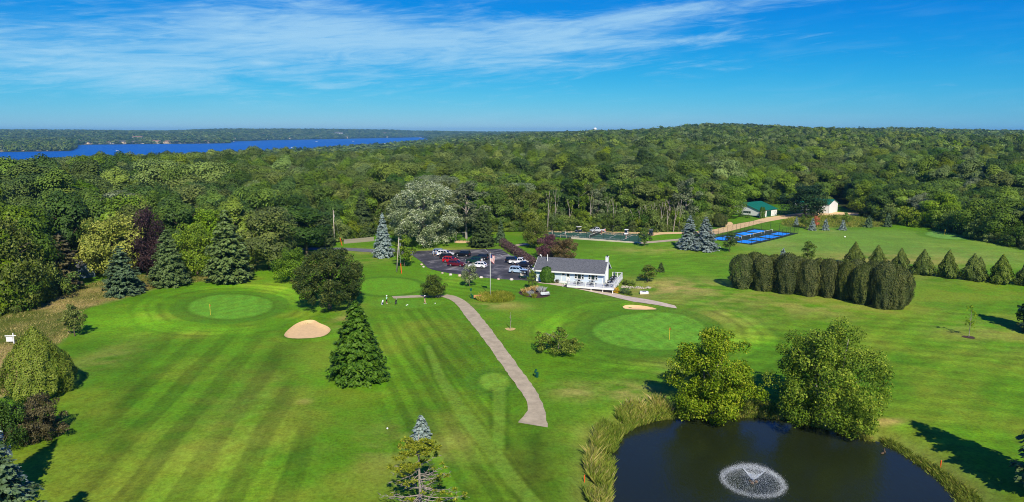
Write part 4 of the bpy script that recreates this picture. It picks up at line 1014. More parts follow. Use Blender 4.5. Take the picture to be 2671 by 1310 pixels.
birch1 = deciduous(409, 12.5, 9.4, .04, 150, 40000, .26, (.09, .15), BARKW, .56, .1, .6, .8, FM['birch2'], 3, .26, .95, .5, .3, .3, .95, .8)
px_plant('birch', 'yellow green birch with pale stems, left of the two by the pond', 'birch tree', birch1, 1853, 1092, 866, 200, group='birches on the pond bank')
birch2 = deciduous(411, 13.5, 13.5, .04, 170, 50000, .26, (.07, .12), BARKW, .56, .16, .6, .8, FM['birch'], 3, .30, .95, .5, .3, .3, .95, .9)
px_plant('birch', 'wide spreading birch with drooping boughs, right of the two by the pond', 'birch tree', birch2, 2150, 1110, 858, 300, group='birches on the pond bank')
wp = spruce(412, 13, 7.4, 30, .40, FM['needle2'], droop=.12, dens=1.1, expo=.7, gap=.1)
px_plant('white_pine', 'pale green spreading conifer below the white sided hut at the left', 'pine tree', wp, 322, 768, 640, 112, FM['blue_green'])
px_plant('spruce', 'tall dark conifer second from the left along the left green', 'spruce tree', dsp, 443, 745, 598, 104, FM['needle2'])
px_plant('spruce', 'tallest widest conifer behind the left green', 'spruce tree', wp, 598, 735, 545, 138, FM['needle2'])
px_plant('pine', 'thin see-through pine with a pale trunk beside the blue hut', 'pine tree', spruce(413, 16, 6.5, 20, .5, FM['brush'], droop=.05, dens=.7, expo=.5, gap=.25), 168, 757, 606, 100, bark=BARKW)
px_plant('blue_spruce', 'narrow silver blue spruce among dark trees at the left edge', 'spruce tree', PS[0], 124, 762, 668, 44)
px_plant('yellow_tree', 'pale yellow green tree behind the white pine near the blue hut', 'tree', PH[0], 300, 722, 568, 142, FM['yellow'])
px_plant('copper_beech', 'dark purple leaved tree in the woods behind the tall conifers', 'tree', PH[1], 386, 716, 550, 96, FM['purple'])
px_plant('bright_maple', 'vivid green dense tree between the two tall conifers', 'tree', PH[2], 515, 716, 588, 110, FM['bright'])
px_plant('round_tree', 'large mid green tree filling the left edge above the dry meadow', 'tree', PH[1], 40, 806, 580, 170, FM['olive'])
px_plant('round_tree', 'low bushy green tree at the left edge below the larger tree', 'tree', PH[0], 62, 802, 690, 120, FM['mid'])
px_plant('elm', 'shaggy dark olive tree left of the dead white trunk', 'tree', PD[1], 705, 702, 545, 150, FM['olive'])
px_plant('elm', 'shaggy dark olive tree right of the dead white trunk', 'tree', PD[3], 800, 668, 540, 130, FM['dark'])
px_plant('dark_spruce', 'dark spruce behind the tall utility pole', 'spruce tree', dsp, 845, 642, 535, 70)
px_plant('dark_spruce', 'dark drooping spruce behind the wooden picket fence', 'spruce tree', dsp, 948, 616, 495, 70)
px_plant('round_tree', 'dark green round tree above the picket fence', 'tree', PH[2], 915, 618, 552, 62, FM['mid'])
px_plant('oak', 'big dark green oak between the two green roofed sheds', 'tree', PH[0], 2098, 564, 484, 116, FM['oak'])
px_plant('round_tree', 'yellow green round tree right of the tall white shed', 'tree', PH[1], 2250, 556, 482, 70, FM['bright'])
px_plant('round_tree', 'mid green tree left of the low green roofed shed', 'tree', PH[2], 1900, 570, 490, 84, FM['mid'])
px_plant('dark_bush', 'dark rounded bush behind the right big blue spruce', 'bush', PARB[0], 1876, 592, 557, 40, FM['arbor'])
for i, (u0, vt) in enumerate([(1985, 540), (1991, 541)]):
    px_plant('narrow_arborvitae', '%s of the two narrow green columns beside the garage doors' % ('left', 'right')[i], 'arborvitae', PARB[i], u0, 570, vt, 9, FM['globe'], 'narrow arborvitae by the shed')
for i, (u0, v0, vt, w) in enumerate([(2077, 588, 565, 14), (2118.5, 601, 569, 21), (2153, 601, 570, 19), (2198, 601, 573, 21), (2265, 593, 562, 24), (2315, 592, 555, 22)]):
    px_plant('small_blue_spruce', ['small blue spruce beside the little green tree near the sheds', 'small blue spruce in front of the orange red shrub', 'small blue spruce just right of the orange red shrub', 'small blue spruce below the tall white shed', 'loose dark green small spruce right of the tall shed', 'rightmost small spruce by the wood edge'][i], 'spruce tree', PSM[i % 2], u0, v0, vt, w, FM['blue'] if i < 4 else FM['blue_green'], 'small spruces below the sheds')
px_plant('orange_shrub', 'orange red shrub among the small blue spruces', 'bush', PBUSH[1], 2129, 590, 564, 15, FM['orange'])
px_plant('small_tree', 'little green tree beside the small blue spruces', 'tree', PSM_T[0], 2101, 596, 560, 30, FM['mid'])
px_plant('small_tree', 'bright green sapling in the rough below the tall shed', 'tree', PSM_T[1], 2206, 585, 555, 22, FM['bright'])
px_plant('small_blue_spruce', 'small blue spruce peeking over the tall clipped hedge', 'spruce tree', PSM[0], 2041, 690, 646, 26, FM['blue'])
px_plant('small_tree', 'round green tree peeking over the tall clipped hedge', 'tree', PSM_T[2], 2106, 692, 631, 36, FM['mid'])
Z5 = lambda a, b: (a / 3.1376 + 1850, b / 3.1376 + 620)
ORD = ['first', 'second', 'third', 'fourth', 'fifth', 'sixth', 'seventh', 'eighth']
for i, (a, bt, bb, w) in enumerate([(1185, 40, 236, 155), (1370, 64, 262, 150), (1560, 90, 288, 152), (1745, 100, 314, 165), (1947, 105, 338, 165), (2150, 135, 362, 185), (2382, 143, 386, 185), (2600, 170, 406, 190)]):
    u0, v0 = Z5(a, bb); vt = Z5(a, bt)[1]
    px_plant('cone_juniper', 'cone shaped evergreen on the range lawn, %s from the left in its row' % ORD[i], 'juniper tree', PJUN[i % 3], u0, v0 - 4, vt, w / 3.1376, FM['juniper'], 'row of cone shaped evergreens')
    if i == 5: px_plant('cone_juniper', 'smaller second tip of the twin topped evergreen in the cone shaped row', 'juniper tree', PJUN[1], u0 + 17, v0 - 6, vt + 8, 40, FM['juniper'], 'row of cone shaped evergreens')
AR = [(262, 140, 412, 190, 'leftmost column of the tall clipped hedge'), (435, 135, 432, 190, 'second front column of the tall clipped hedge from the left'), (630, 140, 455, 195, 'third front column of the tall clipped hedge from the left'), (805, 172, 474, 185, 'fourth front column of the tall clipped hedge from the left'),
      (965, 185, 486, 160, 'fifth front column of the tall clipped hedge, a narrow one'), (1112, 200, 508, 160, 'sixth front column of the tall clipped hedge from the left'), (1250, 205, 542, 180, 'seventh front column of the tall clipped hedge from the left'), (1420, 205, 578, 200, 'big front column near the right end of the tall clipped hedge'),
      (1520, 235, 580, 210, 'rightmost front column of the tall clipped hedge'), (360, 130, 385, 170, 'first rear column of the tall clipped hedge'), (530, 145, 400, 170, 'second rear column of the tall clipped hedge'), (720, 150, 425, 170, 'third rear column of the tall clipped hedge'),
      (890, 180, 445, 170, 'fourth rear column of the tall clipped hedge'), (1050, 190, 460, 170, 'fifth rear column of the tall clipped hedge'), (1190, 195, 480, 170, 'sixth rear column of the tall clipped hedge'), (1330, 195, 510, 180, 'seventh rear column of the tall clipped hedge'), (1560, 255, 545, 170, 'last rear column of the tall clipped hedge')]
for i, (a, bt, bb, w, lb) in enumerate(AR):
    u0, v0 = Z5(a, bb); vt = Z5(a, bt)[1]
    px_plant('arborvitae', lb, 'arborvitae', PARB[i % 3], u0, v0, vt + (0, 4, -2, 3, -3)[i % 5], w / 3.1376 * (1.06, 1.0, 1.1, 1.03)[i % 4], FM['arbor'], 'columns of the tall clipped hedge')
px_plant('young_tree', 'thin leafed young tree in a mulch ring on the right lawn', 'tree', deciduous(415, 6, 3, .36, 22, 1100, .2, (.1, .18), BARKW, .55, .15, .5, mat_=FM['bright'], openness=.3), 2527, 879, 797, 34)
rp = spruce(416, 15, 8, 22, .5, FM['needle2'], droop=.08, dens=1.2, expo=.6, gap=.08)
px_plant('white_pine', 'big pine at the lower right edge casting a long shadow on the lawn', 'pine tree', rp, 2766, 1300, 890, 215)
px_plant('white_pine', 'pine at the right edge beyond the young tree', 'pine tree', rp, 2722, 871, 700, 120)
px_plant('small_tree', 'small leafy tree at the right edge near the young tree', 'tree', PSM_T[0], 2668, 850, 788, 40, FM['dark'])


# ragged pine in the foreground: bare grey limbs with needle tufts at their ends
def ragged_pine():
    rg = np.random.default_rng(77); p = G(1096, 1338); h = z_at_row(p, 1134) - p[2]
    r = empty('ragged_pine', p, 0, None, 'ragged pine with bare grey limbs and yellow green needle tufts in the foreground', 'pine tree')
    tb = MB(); tb.path([(0, 0, -.3), (.05, 0, h * .3), (-.02, .05, h * .62), (.04, 0, h)], [.17, .14, .10, .03], 9); tb.build('trunk', mat('weathered_limb', S(150, 140, 128), .9, var=.25, scale=5), r, True)
    lb = MB(); TP, TA = [], []
    for i in range(62):
        f = rg.uniform(.06, .97); z0 = h * f; a = rg.uniform(0, 6.28); rl = 4.5 * (1.05 - f) ** .55 * rg.uniform(.55, 1.05); 
        d0 = np.array([math.cos(a), math.sin(a), 0]); pts = [np.array([0, 0, z0])]; rad = [.075 * (1.2 - f)]
        for s in range(1, 6):
            q = pts[-1] + d0 * rl / 5 + np.array([rg.normal() * .06, rg.normal() * .06, (.05 if s > 2 else -.09) * rl / 3]); pts.append(q); rad.append(rad[0] * (1 - s / 5.5))
            for t in range(3):
                sd = d0[[1, 0, 2]] * np.array([-1, 1, 0]) * rg.choice([-1, 1]) + d0 * .8 + np.array([0, 0, rg.uniform(-.2, .3)]); l2 = rl * .2 * rg.uniform(.5, 1.3); e = q + sd * l2 * .6; lb.tube(q, e, .026, .01, 4)
                if rg.random() < (.10 if f < .6 else .5): TP.append(e)
        lb.path(pts, rad, 5)
        if rg.random() < (.4 if f < .6 else .95): TP += [pts[-1] + rg.normal(size=3) * .1 for _ in range(2)]
    lb.build('limb', MATS['weathered_limb'], r, True)
    TP = np.array(TP); n = len(TP); k = np.repeat(np.arange(n), 34); dv = sph(rg, len(k)); dv[:, 2] = np.abs(dv[:, 2]) * .9 - .15; P = TP[k] + dv * .12
    V = leaf_quads(P + dv * .08, np.cross(dv, sph(rg, len(k))), np.full(len(k), .30), rg, .22, dv)
    link('needle_tufts', np_mesh('needle_tufts', V, 4, [foliage('yellow_green_needles', R3(S(84, 102, 18), S(136, 150, 36), S(180, 182, 58)), .0)], rg.random(len(k))), r)


ragged_pine()


# ------------------------------------------------------------------ clubhouse
WHITE = mat('white_paint', S(232, 232, 228), .55, var=.05, scale=2); SIDING = mat('pale_blue_siding', S(196, 210, 220), .6, var=.05, scale=1.5)
GREYW = mat('grey_deck_boards', S(196, 200, 204), .7, var=.08, scale=4); DARKM = mat('black_metal', S(38, 40, 44), .45, spec=.4); GLASS = mat('dark_window_glass', S(34, 50, 48), .08, spec=.6, var=.3, scale=1)
RUBBER = mat('tyre_rubber', S(26, 26, 27), .85); RIM = mat('wheel_rim', S(170, 172, 176), .3, metal=.8); LAMPW = mat('headlight_lens', S(225, 228, 230), .15, spec=.6); LAMPR = mat('tail_light_lens', S(150, 16, 18), .2, spec=.6)
GALV = mat('galvanised_steel', S(168, 172, 174), .45, metal=.5); STONE = mat('fieldstone', S(176, 166, 152), .9, var=.25, scale=5, bump=.4, bscale=8); WOODG = mat('weathered_wood', S(150, 140, 126), .9, var=.25, scale=5)


def shingle_mat(name, c1, c2, sc):
    m, n, L, b = nodes_of(name); tc = n.new('ShaderNodeTexCoord'); mp = n.new('ShaderNodeMapping'); mp.inputs['Scale'].default_value = (1, 3.2, 1); L.new(tc.outputs['Object'], mp.inputs[0])
    t = n.new('ShaderNodeTexNoise'); t.inputs['Scale'].default_value = sc; t.inputs['Detail'].default_value = 6; t.inputs['Roughness'].default_value = .75; L.new(mp.outputs[0], t.inputs['Vector'])
    cr = n.new('ShaderNodeValToRGB'); cr.color_ramp.elements[0].position = .35; cr.color_ramp.elements[0].color = c1; cr.color_ramp.elements[1].position = .66; cr.color_ramp.elements[1].color = c2
    L.new(t.outputs[0], cr.inputs[0]); L.new(cr.outputs[0], b.inputs['Base Color']); b.inputs['Roughness'].default_value = .9; b.inputs['Specular IOR Level'].default_value = .15; return m


SHING = shingle_mat('grey_asphalt_shingles', S(58, 61, 66), S(118, 120, 124), 3.0)
DCK = on_plane(1600, 750.4, .75); CLUB_RZ = math.radians(-18)


def rot_box(mb, c, sx, sy, sz, rx=0, ry=0, rz=0):
    m = Matrix.Translation(Vector(c)) @ Matrix.Rotation(rz, 4, 'Z') @ Matrix.Rotation(ry, 4, 'Y') @ Matrix.Rotation(rx, 4, 'X')
    return mb.box(-sx / 2, sx / 2, -sy / 2, sy / 2, -sz / 2, sz / 2, m)


def clubhouse():
    r = empty('clubhouse', (DCK[0], DCK[1], 0), CLUB_RZ, None, 'white and pale blue clubhouse with grey roof and railed deck', 'building')
    X0, X1, Y0, Y1, FL, EV, RG = -19.6, -3.2, 4.3, 11.5, .55, 3.25, 5.35; ym = (Y0 + Y1) / 2
    w = MB(); w.add([(X0, Y0, -.9), (X1, Y0, -.9), (X1, Y1, -.9), (X0, Y1, -.9), (X0, Y0, EV), (X1, Y0, EV), (X1, Y1, EV), (X0, Y1, EV), (X0, ym, RG), (X1, ym, RG)],
                [(0, 1, 5, 4), (1, 2, 6, 9, 5), (2, 3, 7, 6), (3, 0, 4, 8, 7)]); w.build('wall', SIDING, r)
    oh, og, th = .75, .5, .16; sl_ = (RG - EV) / (ym - Y0)
    rf = MB(); a0, a1 = X0 - og, X1 + og; ze = EV - oh * sl_
    for s in (1, -1):
        ye = Y0 - oh if s == 1 else Y1 + oh
        rf.add([(a0, ye, ze + th), (a1, ye, ze + th), (a1, ym, RG + th), (a0, ym, RG + th), (a0, ye, ze + .02), (a1, ye, ze + .02), (a1, ym, RG + .02), (a0, ym, RG + .02)], [(0, 1, 2, 3), (7, 6, 5, 4), (0, 4, 5, 1), (1, 5, 6, 2), (3, 7, 4, 0)])
    rfo = rf.build('roof', SHING, r)
    for s in (0, 1):
        ye = Y0 - oh - .04 if s == 0 else Y1 + oh; MB().box(a0, a1, ye, ye + .04, ze - .2, ze + th - .01).build('fascia', WHITE, rfo)
        xx = a0 - .05 if s == 0 else a1; mb = MB()
        for q in (1, -1):
            ye2 = Y0 - oh if q == 1 else Y1 + oh
            mb.add([(xx, ye2, ze - .2), (xx, ym, RG - .2), (xx, ym, RG + th + .01), (xx, ye2, ze + th + .01), (xx + .05, ye2, ze - .2), (xx + .05, ym, RG - .2), (xx + .05, ym, RG + th + .01), (xx + .05, ye2, ze + th + .01)],
                   [(0, 1, 2, 3), (7, 6, 5, 4), (0, 4, 5, 1), (3, 2, 6, 7), (0, 3, 7, 4)])
        mb.build('rake_board', WHITE, rfo)
    MB().tube((X0 + 2.2, ym - 1.3, RG - .8), (X0 + 2.2, ym - 1.3, RG + 1.0), .1, .1, 8).build('vent_pipe', WHITE, rfo)
    mb = MB(); mb.tube((X0 + .4, ym - .2, RG), (X0 + .4, ym - .2, RG + .55), .05, .05, 6); mb.ball((X0 + .15, ym - .3, RG + .55), .22, .12, .2, 8, 5); mb.build('antenna', WHITE, rfo)
    ch = MB(); ch.box(X1 - .1, X1 + .55, ym - .5, ym + .5, -.9, RG + .95); ch.box(X1 - .16, X1 + .61, ym - .56, ym + .56, RG + .95, RG + 1.05); cho = ch.build('chimney', mat('white_painted_brick', S(226, 228, 228), .7, var=.08, scale=8), r)
    MB().tube((X1 + .24, ym, RG + 1.05), (X1 + .24, ym, RG + 1.4), .18, .18, 10).build('chimney_cap', DARKM, cho)
    for x in (X0 + .05, -13.35, -3.32): MB().box(x - .08, x + .1, Y0 - .03, Y0 - .002, FL - .2, EV - .05).build('corner_trim', WHITE, r)
    MB().box(X0, X1, Y0 - .035, Y0 - .003, FL - .45, FL - .1).build('skirt_board', WHITE, r)

    def window(x0, x1, z0, z1, nm='window'):
        f = MB(); t = .09
        for b in ((x0, x1, z0, z0 + t), (x0, x1, z1 - t, z1), (x0, x0 + t, z0 + t, z1 - t), (x1 - t, x1, z0 + t, z1 - t)): f.box(b[0], b[1], Y0 - .07, Y0 - .004, b[2], b[3])
        fo = f.build(nm, WHITE, r); MB().box(x0 + t, x1 - t, Y0 - .04, Y0 - .006, z0 + t, z1 - t).build('pane', GLASS, fo); MB().box(x0 - .06, x1 + .06, Y0 - .12, Y0 - .071, z0 - .06, z0).build('sill', WHITE, fo); return fo
    for x in (-10.05, -6.75):
        for a, b in ((x, x + .62), (x + 1.66, x + 2.28)):
            fo = window(a, b, FL + .75, EV - .5); MB().box(a + .09, b - .09, Y0 - .06, Y0 - .041, FL + 1.32, FL + 1.42).build('meeting_rail', WHITE, fo)
        window(x + .66, x + 1.62, FL + .7, EV - .45)
    window(-15.6, -14.7, EV - .95, EV - .45); window(-13.2, -12.4, EV - 1.3, EV - .5)
    d = MB().box(-12.1, -11.15, Y0 - .08, Y0 - .003, FL, FL + 2.1).build('door', WHITE, r); MB().box(-11.95, -11.3, Y0 - .1, Y0 - .081, FL + 1.15, FL + 1.9).build('pane', GLASS, d); MB().ball((-11.27, Y0 - .12, FL + 1.0), .05, n=6, m=4).build('handle', DARKM, d)
    # deck
    DZ = FL; dk = MB(); dk.box(-10.9, 0, 0, Y0 - .05, DZ - .12, DZ); dk.box(X1 + .65, 0, Y0 - .05, 13.2, DZ - .12, DZ); dko = dk.build('deck', GREYW, r)
    sk = MB(); sk.box(-10.9, 0, -.06, -.005, DZ - .45, DZ + .02); sk.box(.005, .06, -.06, 13.2, DZ - .45, DZ + .02); sk.build('rim_board', WHITE, dko)

    def rail(p, q, n):
        p, q = np.array(p), np.array(q)
        for k in range(n + 1):
            c = p + (q - p) * k / n; MB().box(c[0] - .06, c[0] + .06, c[1] - .06, c[1] + .06, DZ + .001, DZ + 1.08).build('rail_post', WHITE, dko)
        t = MB(); dv = (q - p); L_ = np.linalg.norm(dv); an = math.atan2(dv[1], dv[0]); c = (p + q) / 2
        rot_box(t, (c[0], c[1], DZ + 1.1), L_ + .1, .14, .06, rz=an); rot_box(t, (c[0], c[1], DZ + .22), L_ - .1, .05, .06, rz=an); t.build('handrail', WHITE, dko)
        b = MB(); m = int(L_ / .16)
        for k in range(1, m): c = p + (q - p) * k / m; b.tube((c[0], c[1], DZ + .25), (c[0], c[1], DZ + 1.07), .011, .011, 4, False)
        b.build('baluster_set', mat('pale_wire', S(178, 184, 190), .5), dko)
    rail((-10.85, .06), (-.06, .06), 5); rail((-.06, .06), (-.06, 13.1), 7); rail((-.06, 13.1), (X1 + .75, 13.1), 2); rail((-10.85, .06), (-10.85, 1.7), 1)
    for x, y in ((-5.2, .2), (-.2, .2), (-.2, 4.4), (-.2, 8.6), (-.2, 13), (-2.5, .3)):
        wx, wy = DCK[0] + x * math.cos(CLUB_RZ) - y * math.sin(CLUB_RZ), DCK[1] + x * math.sin(CLUB_RZ) + y * math.cos(CLUB_RZ)
        MB().box(x - .09, x + .09, y - .09, y + .09, T(wx, wy) - .3, DZ - .121).build('deck_post', WHITE, dko)
    st = MB()
    for k in range(3): st.box(-12.5, -10.95, 1.7 + .3 * (2 - k) * 0 + .4, 2.0 + .4 + .3, 0, 0)  if False else st.box(-11.0 - .3 * (k + 1), -11.0 - .3 * k, .6, 2.2, -.4, DZ - .17 * (k + 1))
    st.box(-10.95, -10.9, .6, 2.2, -.3, DZ - .01); sto = st.build('stair', mat('dark_stair_tread', S(70, 72, 76), .8), r)
    for y in (.55, 2.25):
        s2 = MB(); s2.path([(-12.0, y, .75), (-10.9, y, DZ + 1.05)], [.045, .045], 6); s2.tube((-12.0, y, -.3), (-12.0, y, .75), .05, .05, 6); s2.build('stair_rail', WHITE, sto)
    # small lean-to porch at the left end
    pr = MB(); pr.add([(X0 - 2.0, Y0 + 1.0, 2.3), (X0, Y0 + 1.0, 2.75), (X0, Y0 + 4.2, 2.75), (X0 - 2.0, Y0 + 4.2, 2.3), (X0 - 2.0, Y0 + 1.0, 2.42), (X0, Y0 + 1.0, 2.87), (X0, Y0 + 4.2, 2.87), (X0 - 2.0, Y0 + 4.2, 2.42)], [(3, 2, 1, 0), (4, 5, 6, 7), (0, 1, 5, 4), (2, 3, 7, 6), (3, 0, 4, 7)])
    po_ = pr.build('porch_roof', WHITE, r)
    for y in (Y0 + 1.1, Y0 + 4.1): MB().box(X0 - 1.95, X0 - 1.83, y - .06, y + .06, -.5, 2.31).build('porch_post', WHITE, po_)
    return r


clubhouse()


def club_pt(x, y, z=0.55):
    c, s = math.cos(CLUB_RZ), math.sin(CLUB_RZ); return (DCK[0] + x * c - y * s, DCK[1] + x * s + y * c, z)


def patio_table(x, y, label, umb=False):
    r = empty('patio_table', club_pt(x, y, .551), CLUB_RZ, None, label, 'table', 'patio tables on the deck'); m = MB()
    m.tube((0, 0, .70), (0, 0, .735), .55, .55, 16); m.build('table_top', DARKM, r)
    for a in range(4): MB().tube((.15 * math.cos(a * 1.57 + .8), .15 * math.sin(a * 1.57 + .8), .699), (.42 * math.cos(a * 1.57 + .8), .42 * math.sin(a * 1.57 + .8), .0), .02, .02, 6).build('leg', DARKM, r)
    if umb:
        MB().tube((0, 0, .74), (0, 0, 2.0), .022, .022, 6).build('umbrella_pole', GALV, r); u = MB()
        u.tube((0, 0, 1.1), (0, 0, 2.05), .17, .05, 8).build('folded_umbrella', mat('navy_fabric', S(34, 52, 92), .85), r)


def patio_chair(x, y, rz, label):
    r = empty('patio_chair', club_pt(x, y, .551), CLUB_RZ + rz, None, label, 'chair', 'patio chairs on the deck')
    MB().box(-.24, .24, -.24, .24, .42, .45).build('seat', DARKM, r)
    b = MB(); rot_box(b, (0, -.27, .72), .48, .025, .5, rx=-.18); b.build('backrest', DARKM, r)
    for sx in (-.22, .22):
        for sy in (-.22, .22): MB().tube((sx, sy, 0), (sx, sy, .419), .016, .016, 5).build('leg', DARKM, r)
        a = MB(); a.box(sx - .02, sx + .02, -.24, .2, .62, .645); a.tube((sx, .2, .45), (sx, .2, .62), .014, .014, 5); a.build('armrest', DARKM, r)


TB = [(-8.6, 2.0, 'patio table near the clubhouse door', ), (-5.4, 2.0, 'patio table below the right window group'), (-1.6, 1.7, 'patio table in the front right deck corner'), (-1.4, 6.0, 'patio table beside the gable wall'), (-1.5, 9.6, 'patio table with a closed navy umbrella')]
for i, t in enumerate(TB):
    patio_table(t[0], t[1], t[2], i == 4)
    for k, (dx, dy) in enumerate(((.85, 0), (-.85, 0), (0, .85), (0, -.85))):
        patio_chair(t[0] + dx, t[1] + dy, math.atan2(dx, -dy) + math.pi + 0.0, 'dark patio chair, %s side, %s' % (('right', 'left', 'back', 'front')[k], t[2]))

# ------------------------------------------------------------------ sheds, hut, tower
GREENR = mat('green_metal_roof', S(22, 106, 84), .45, var=.07, scale=.6); WMETAL = mat('white_metal_siding', S(230, 232, 232), .5, var=.04, scale=1); GTRIM = mat('dark_green_trim', S(22, 74, 58), .6)


def gable_shed(name, label, p, ex, ey, L_, W_, eave, rise, wallm, roofm, base_trim=None, oh=.4, cat='building'):
    """local x runs along the ridge, y across; p is the front corner"""
    r = empty(name, p, math.atan2(ex[1], ex[0]), None, label, cat); s = 1 if ex[0] * ey[1] - ex[1] * ey[0] > 0 else -1
    Y = lambda v: v * s
    w = MB(); w.add([(0, 0, -.3), (L_, 0, -.3), (L_, Y(W_), -.3), (0, Y(W_), -.3), (0, 0, eave), (L_, 0, eave), (L_, Y(W_), eave), (0, Y(W_), eave), (0, Y(W_ / 2), eave + rise), (L_, Y(W_ / 2), eave + rise)], [(0, 1, 5, 4), (1, 2, 6, 9, 5), (2, 3, 7, 6), (3, 0, 4, 8, 7)])
    w.build('wall', wallm, r); sl_ = rise / (W_ / 2); f = MB()
    for q in (0, 1):
        ye = -oh if q == 0 else W_ + oh; ze = eave - oh * sl_; th = .1
        f.add([(-oh, Y(ye), ze + th), (L_ + oh, Y(ye), ze + th), (L_ + oh, Y(W_ / 2), eave + rise + th), (-oh, Y(W_ / 2), eave + rise + th), (-oh, Y(ye), ze + .01), (L_ + oh, Y(ye), ze + .01), (L_ + oh, Y(W_ / 2), eave + rise + .01), (-oh, Y(W_ / 2), eave + rise + .01)],
              [(0, 1, 2, 3), (7, 6, 5, 4), (0, 4, 5, 1), (1, 5, 6, 2), (0, 3, 7, 4)])
    ro = f.build('roof', roofm, r); rb = MB()
    for q in (0, 1):
        ye = -oh if q == 0 else W_ + oh; ze = eave - oh * sl_ + .105
        for k in range(int((L_ + 2 * oh) / .6)):
            x = -oh + .3 + k * .6; rb.add([(x - .03, Y(ye), ze), (x + .03, Y(ye), ze), (x + .03, Y(W_ / 2), eave + rise + .105), (x - .03, Y(W_ / 2), eave + rise + .105), (x, Y(ye), ze + .05), (x, Y(W_ / 2), eave + rise + .155)], [(0, 4, 5, 3), (4, 1, 2, 5)])
    rb.build('roof_rib_set', roofm, ro)
    return r, Y


a, b, c = G(1980, 567.5), G(1930, 556), G(2026, 562)
ex = unit((c - a)[:2]); ey = np.array([-ex[1], ex[0]]); Ls = np.linalg.norm((c - a)[:2])
r, Y = gable_shed('low_shed', 'low white shed with green metal roof and garage doors', a, ex, ey, Ls, 16.5, 2.9, 2.6, WMETAL, GREENR)
for x0, x1, op in ((1.2, 4.4, 0), (5.3, 8.5, 1), (9.4, min(12.4, Ls - .3), 0)):
    d = MB().box(x0, x1, -.06, -.003, 0, 2.45).build('garage_door', GTRIM if op else WMETAL, r)
    for k in range(1, 4): MB().box(x0, x1, -.075, -.061, k * .6 - .015, k * .6 + .015).build('door_panel_joint', GTRIM, d)
MB().box(-.04, -.003, -.02, 16.5, -.3, .55).build('wainscot', GTRIM, r); MB().box(-.045, Ls, -.05, -.004, 2.6, 2.72).build('eave_trim', GTRIM, r)
for k in range(4):
    f = MB().box(-.06, -.003, 4.2 + k * .95, 4.95 + k * .95, 1.3, 2.2).build('window', GTRIM, r); MB().box(-.08, -.061, 4.28 + k * .95, 4.87 + k * .95, 1.38, 2.12).build('pane', GLASS, f)
MB().box(-.03, .1, -.08, -.002, -.2, 2.85).build('corner_trim', GTRIM, r)
a, c = G(2161, 557.5), G(2184, 552.5)
ey2 = unit((c - a)[:2]); ex2 = np.array([-ey2[1], ey2[0]]); Wd = np.linalg.norm((c - a)[:2])
r, Y = gable_shed('tall_shed', 'tall white shed with green metal roof beside the dark oak', a, ex2, ey2, 15.0, Wd, 4.1, 1.7, WMETAL, GREENR)
MB().box(-.04, -.003, min(0, Y(.1)), max(0, Y(.1)) + .02, -.2, 4.05).build('corner_trim', GTRIM, r)
d = MB(); d.box(2.0, 6.2, min(Y(-.08), Y(-.004)), max(Y(-.08), Y(-.004)), 0, 3.2); d.build('sliding_door', WMETAL, r)
a = G(212, 727); b = G(249, 722); ex3 = unit((b - a)[:2]); r, Y = gable_shed('blue_hut', 'slate blue hut under the trees at the left', a, -np.array([-ex3[1], ex3[0]]) * -1, ex3, 5.0, np.linalg.norm((b - a)[:2]), 2.9, .9, mat('slate_blue_siding', S(104, 124, 142), .7), SHING)
f = MB().box(-.05, -.003, min(Y(1.6), Y(2.6)), max(Y(1.6), Y(2.6)), 1.1, 2.2).build('window', WHITE, r); MB().box(-.07, -.051, min(Y(1.7), Y(2.5)), max(Y(1.7), Y(2.5)), 1.2, 2.1).build('pane', GLASS, f)


def at_far(u, d):
    a = math.atan((u - CX) / F); x, y = d * math.sin(a), d * math.cos(a); return np.array([x, y, T(x, y)])


p = at_far(1549, 3300); zt = z_at_row(p, 333); zb = z_at_row(p, 342)
r = empty('water_tower', p, 0, None, 'white round water tower standing above the wooded horizon', 'water tower'); k = zt - p[2]; R_ = (zt - zb) * .42
MB().tube((0, 0, -1), (0, 0, k - R_ * 1.2), R_ * .3, R_ * .22, 10).build('shaft', mat('blue_steel', S(60, 80, 110), .5), r); MB().ball((0, 0, k - R_), R_ * 1.15, R_ * 1.15, R_, 16, 10).build('tank', WHITE, r, True)
p = at_far(2069, 2300); k = z_at_row(p, 325) - p[2]; r = empty('radio_mast', p, 0, None, 'thin radio mast on the right hill top', 'mast'); m = MB()
for a in range(3): m.tube((.9 * math.cos(a * 2.1), .9 * math.sin(a * 2.1), 0), (.9 * math.cos(a * 2.1), .9 * math.sin(a * 2.1), k), .18, .12, 5)
m.build('lattice_leg_set', GALV, r); m = MB()
for i in range(int(k / 2)):
    for a in range(3): m.tube((.9 * math.cos(a * 2.1), .9 * math.sin(a * 2.1), i * 2), (.9 * math.cos(a * 2.1 + 2.1), .9 * math.sin(a * 2.1 + 2.1), i * 2 + 2), .07, .07, 4, False)
m.build('brace_set', GALV, r)
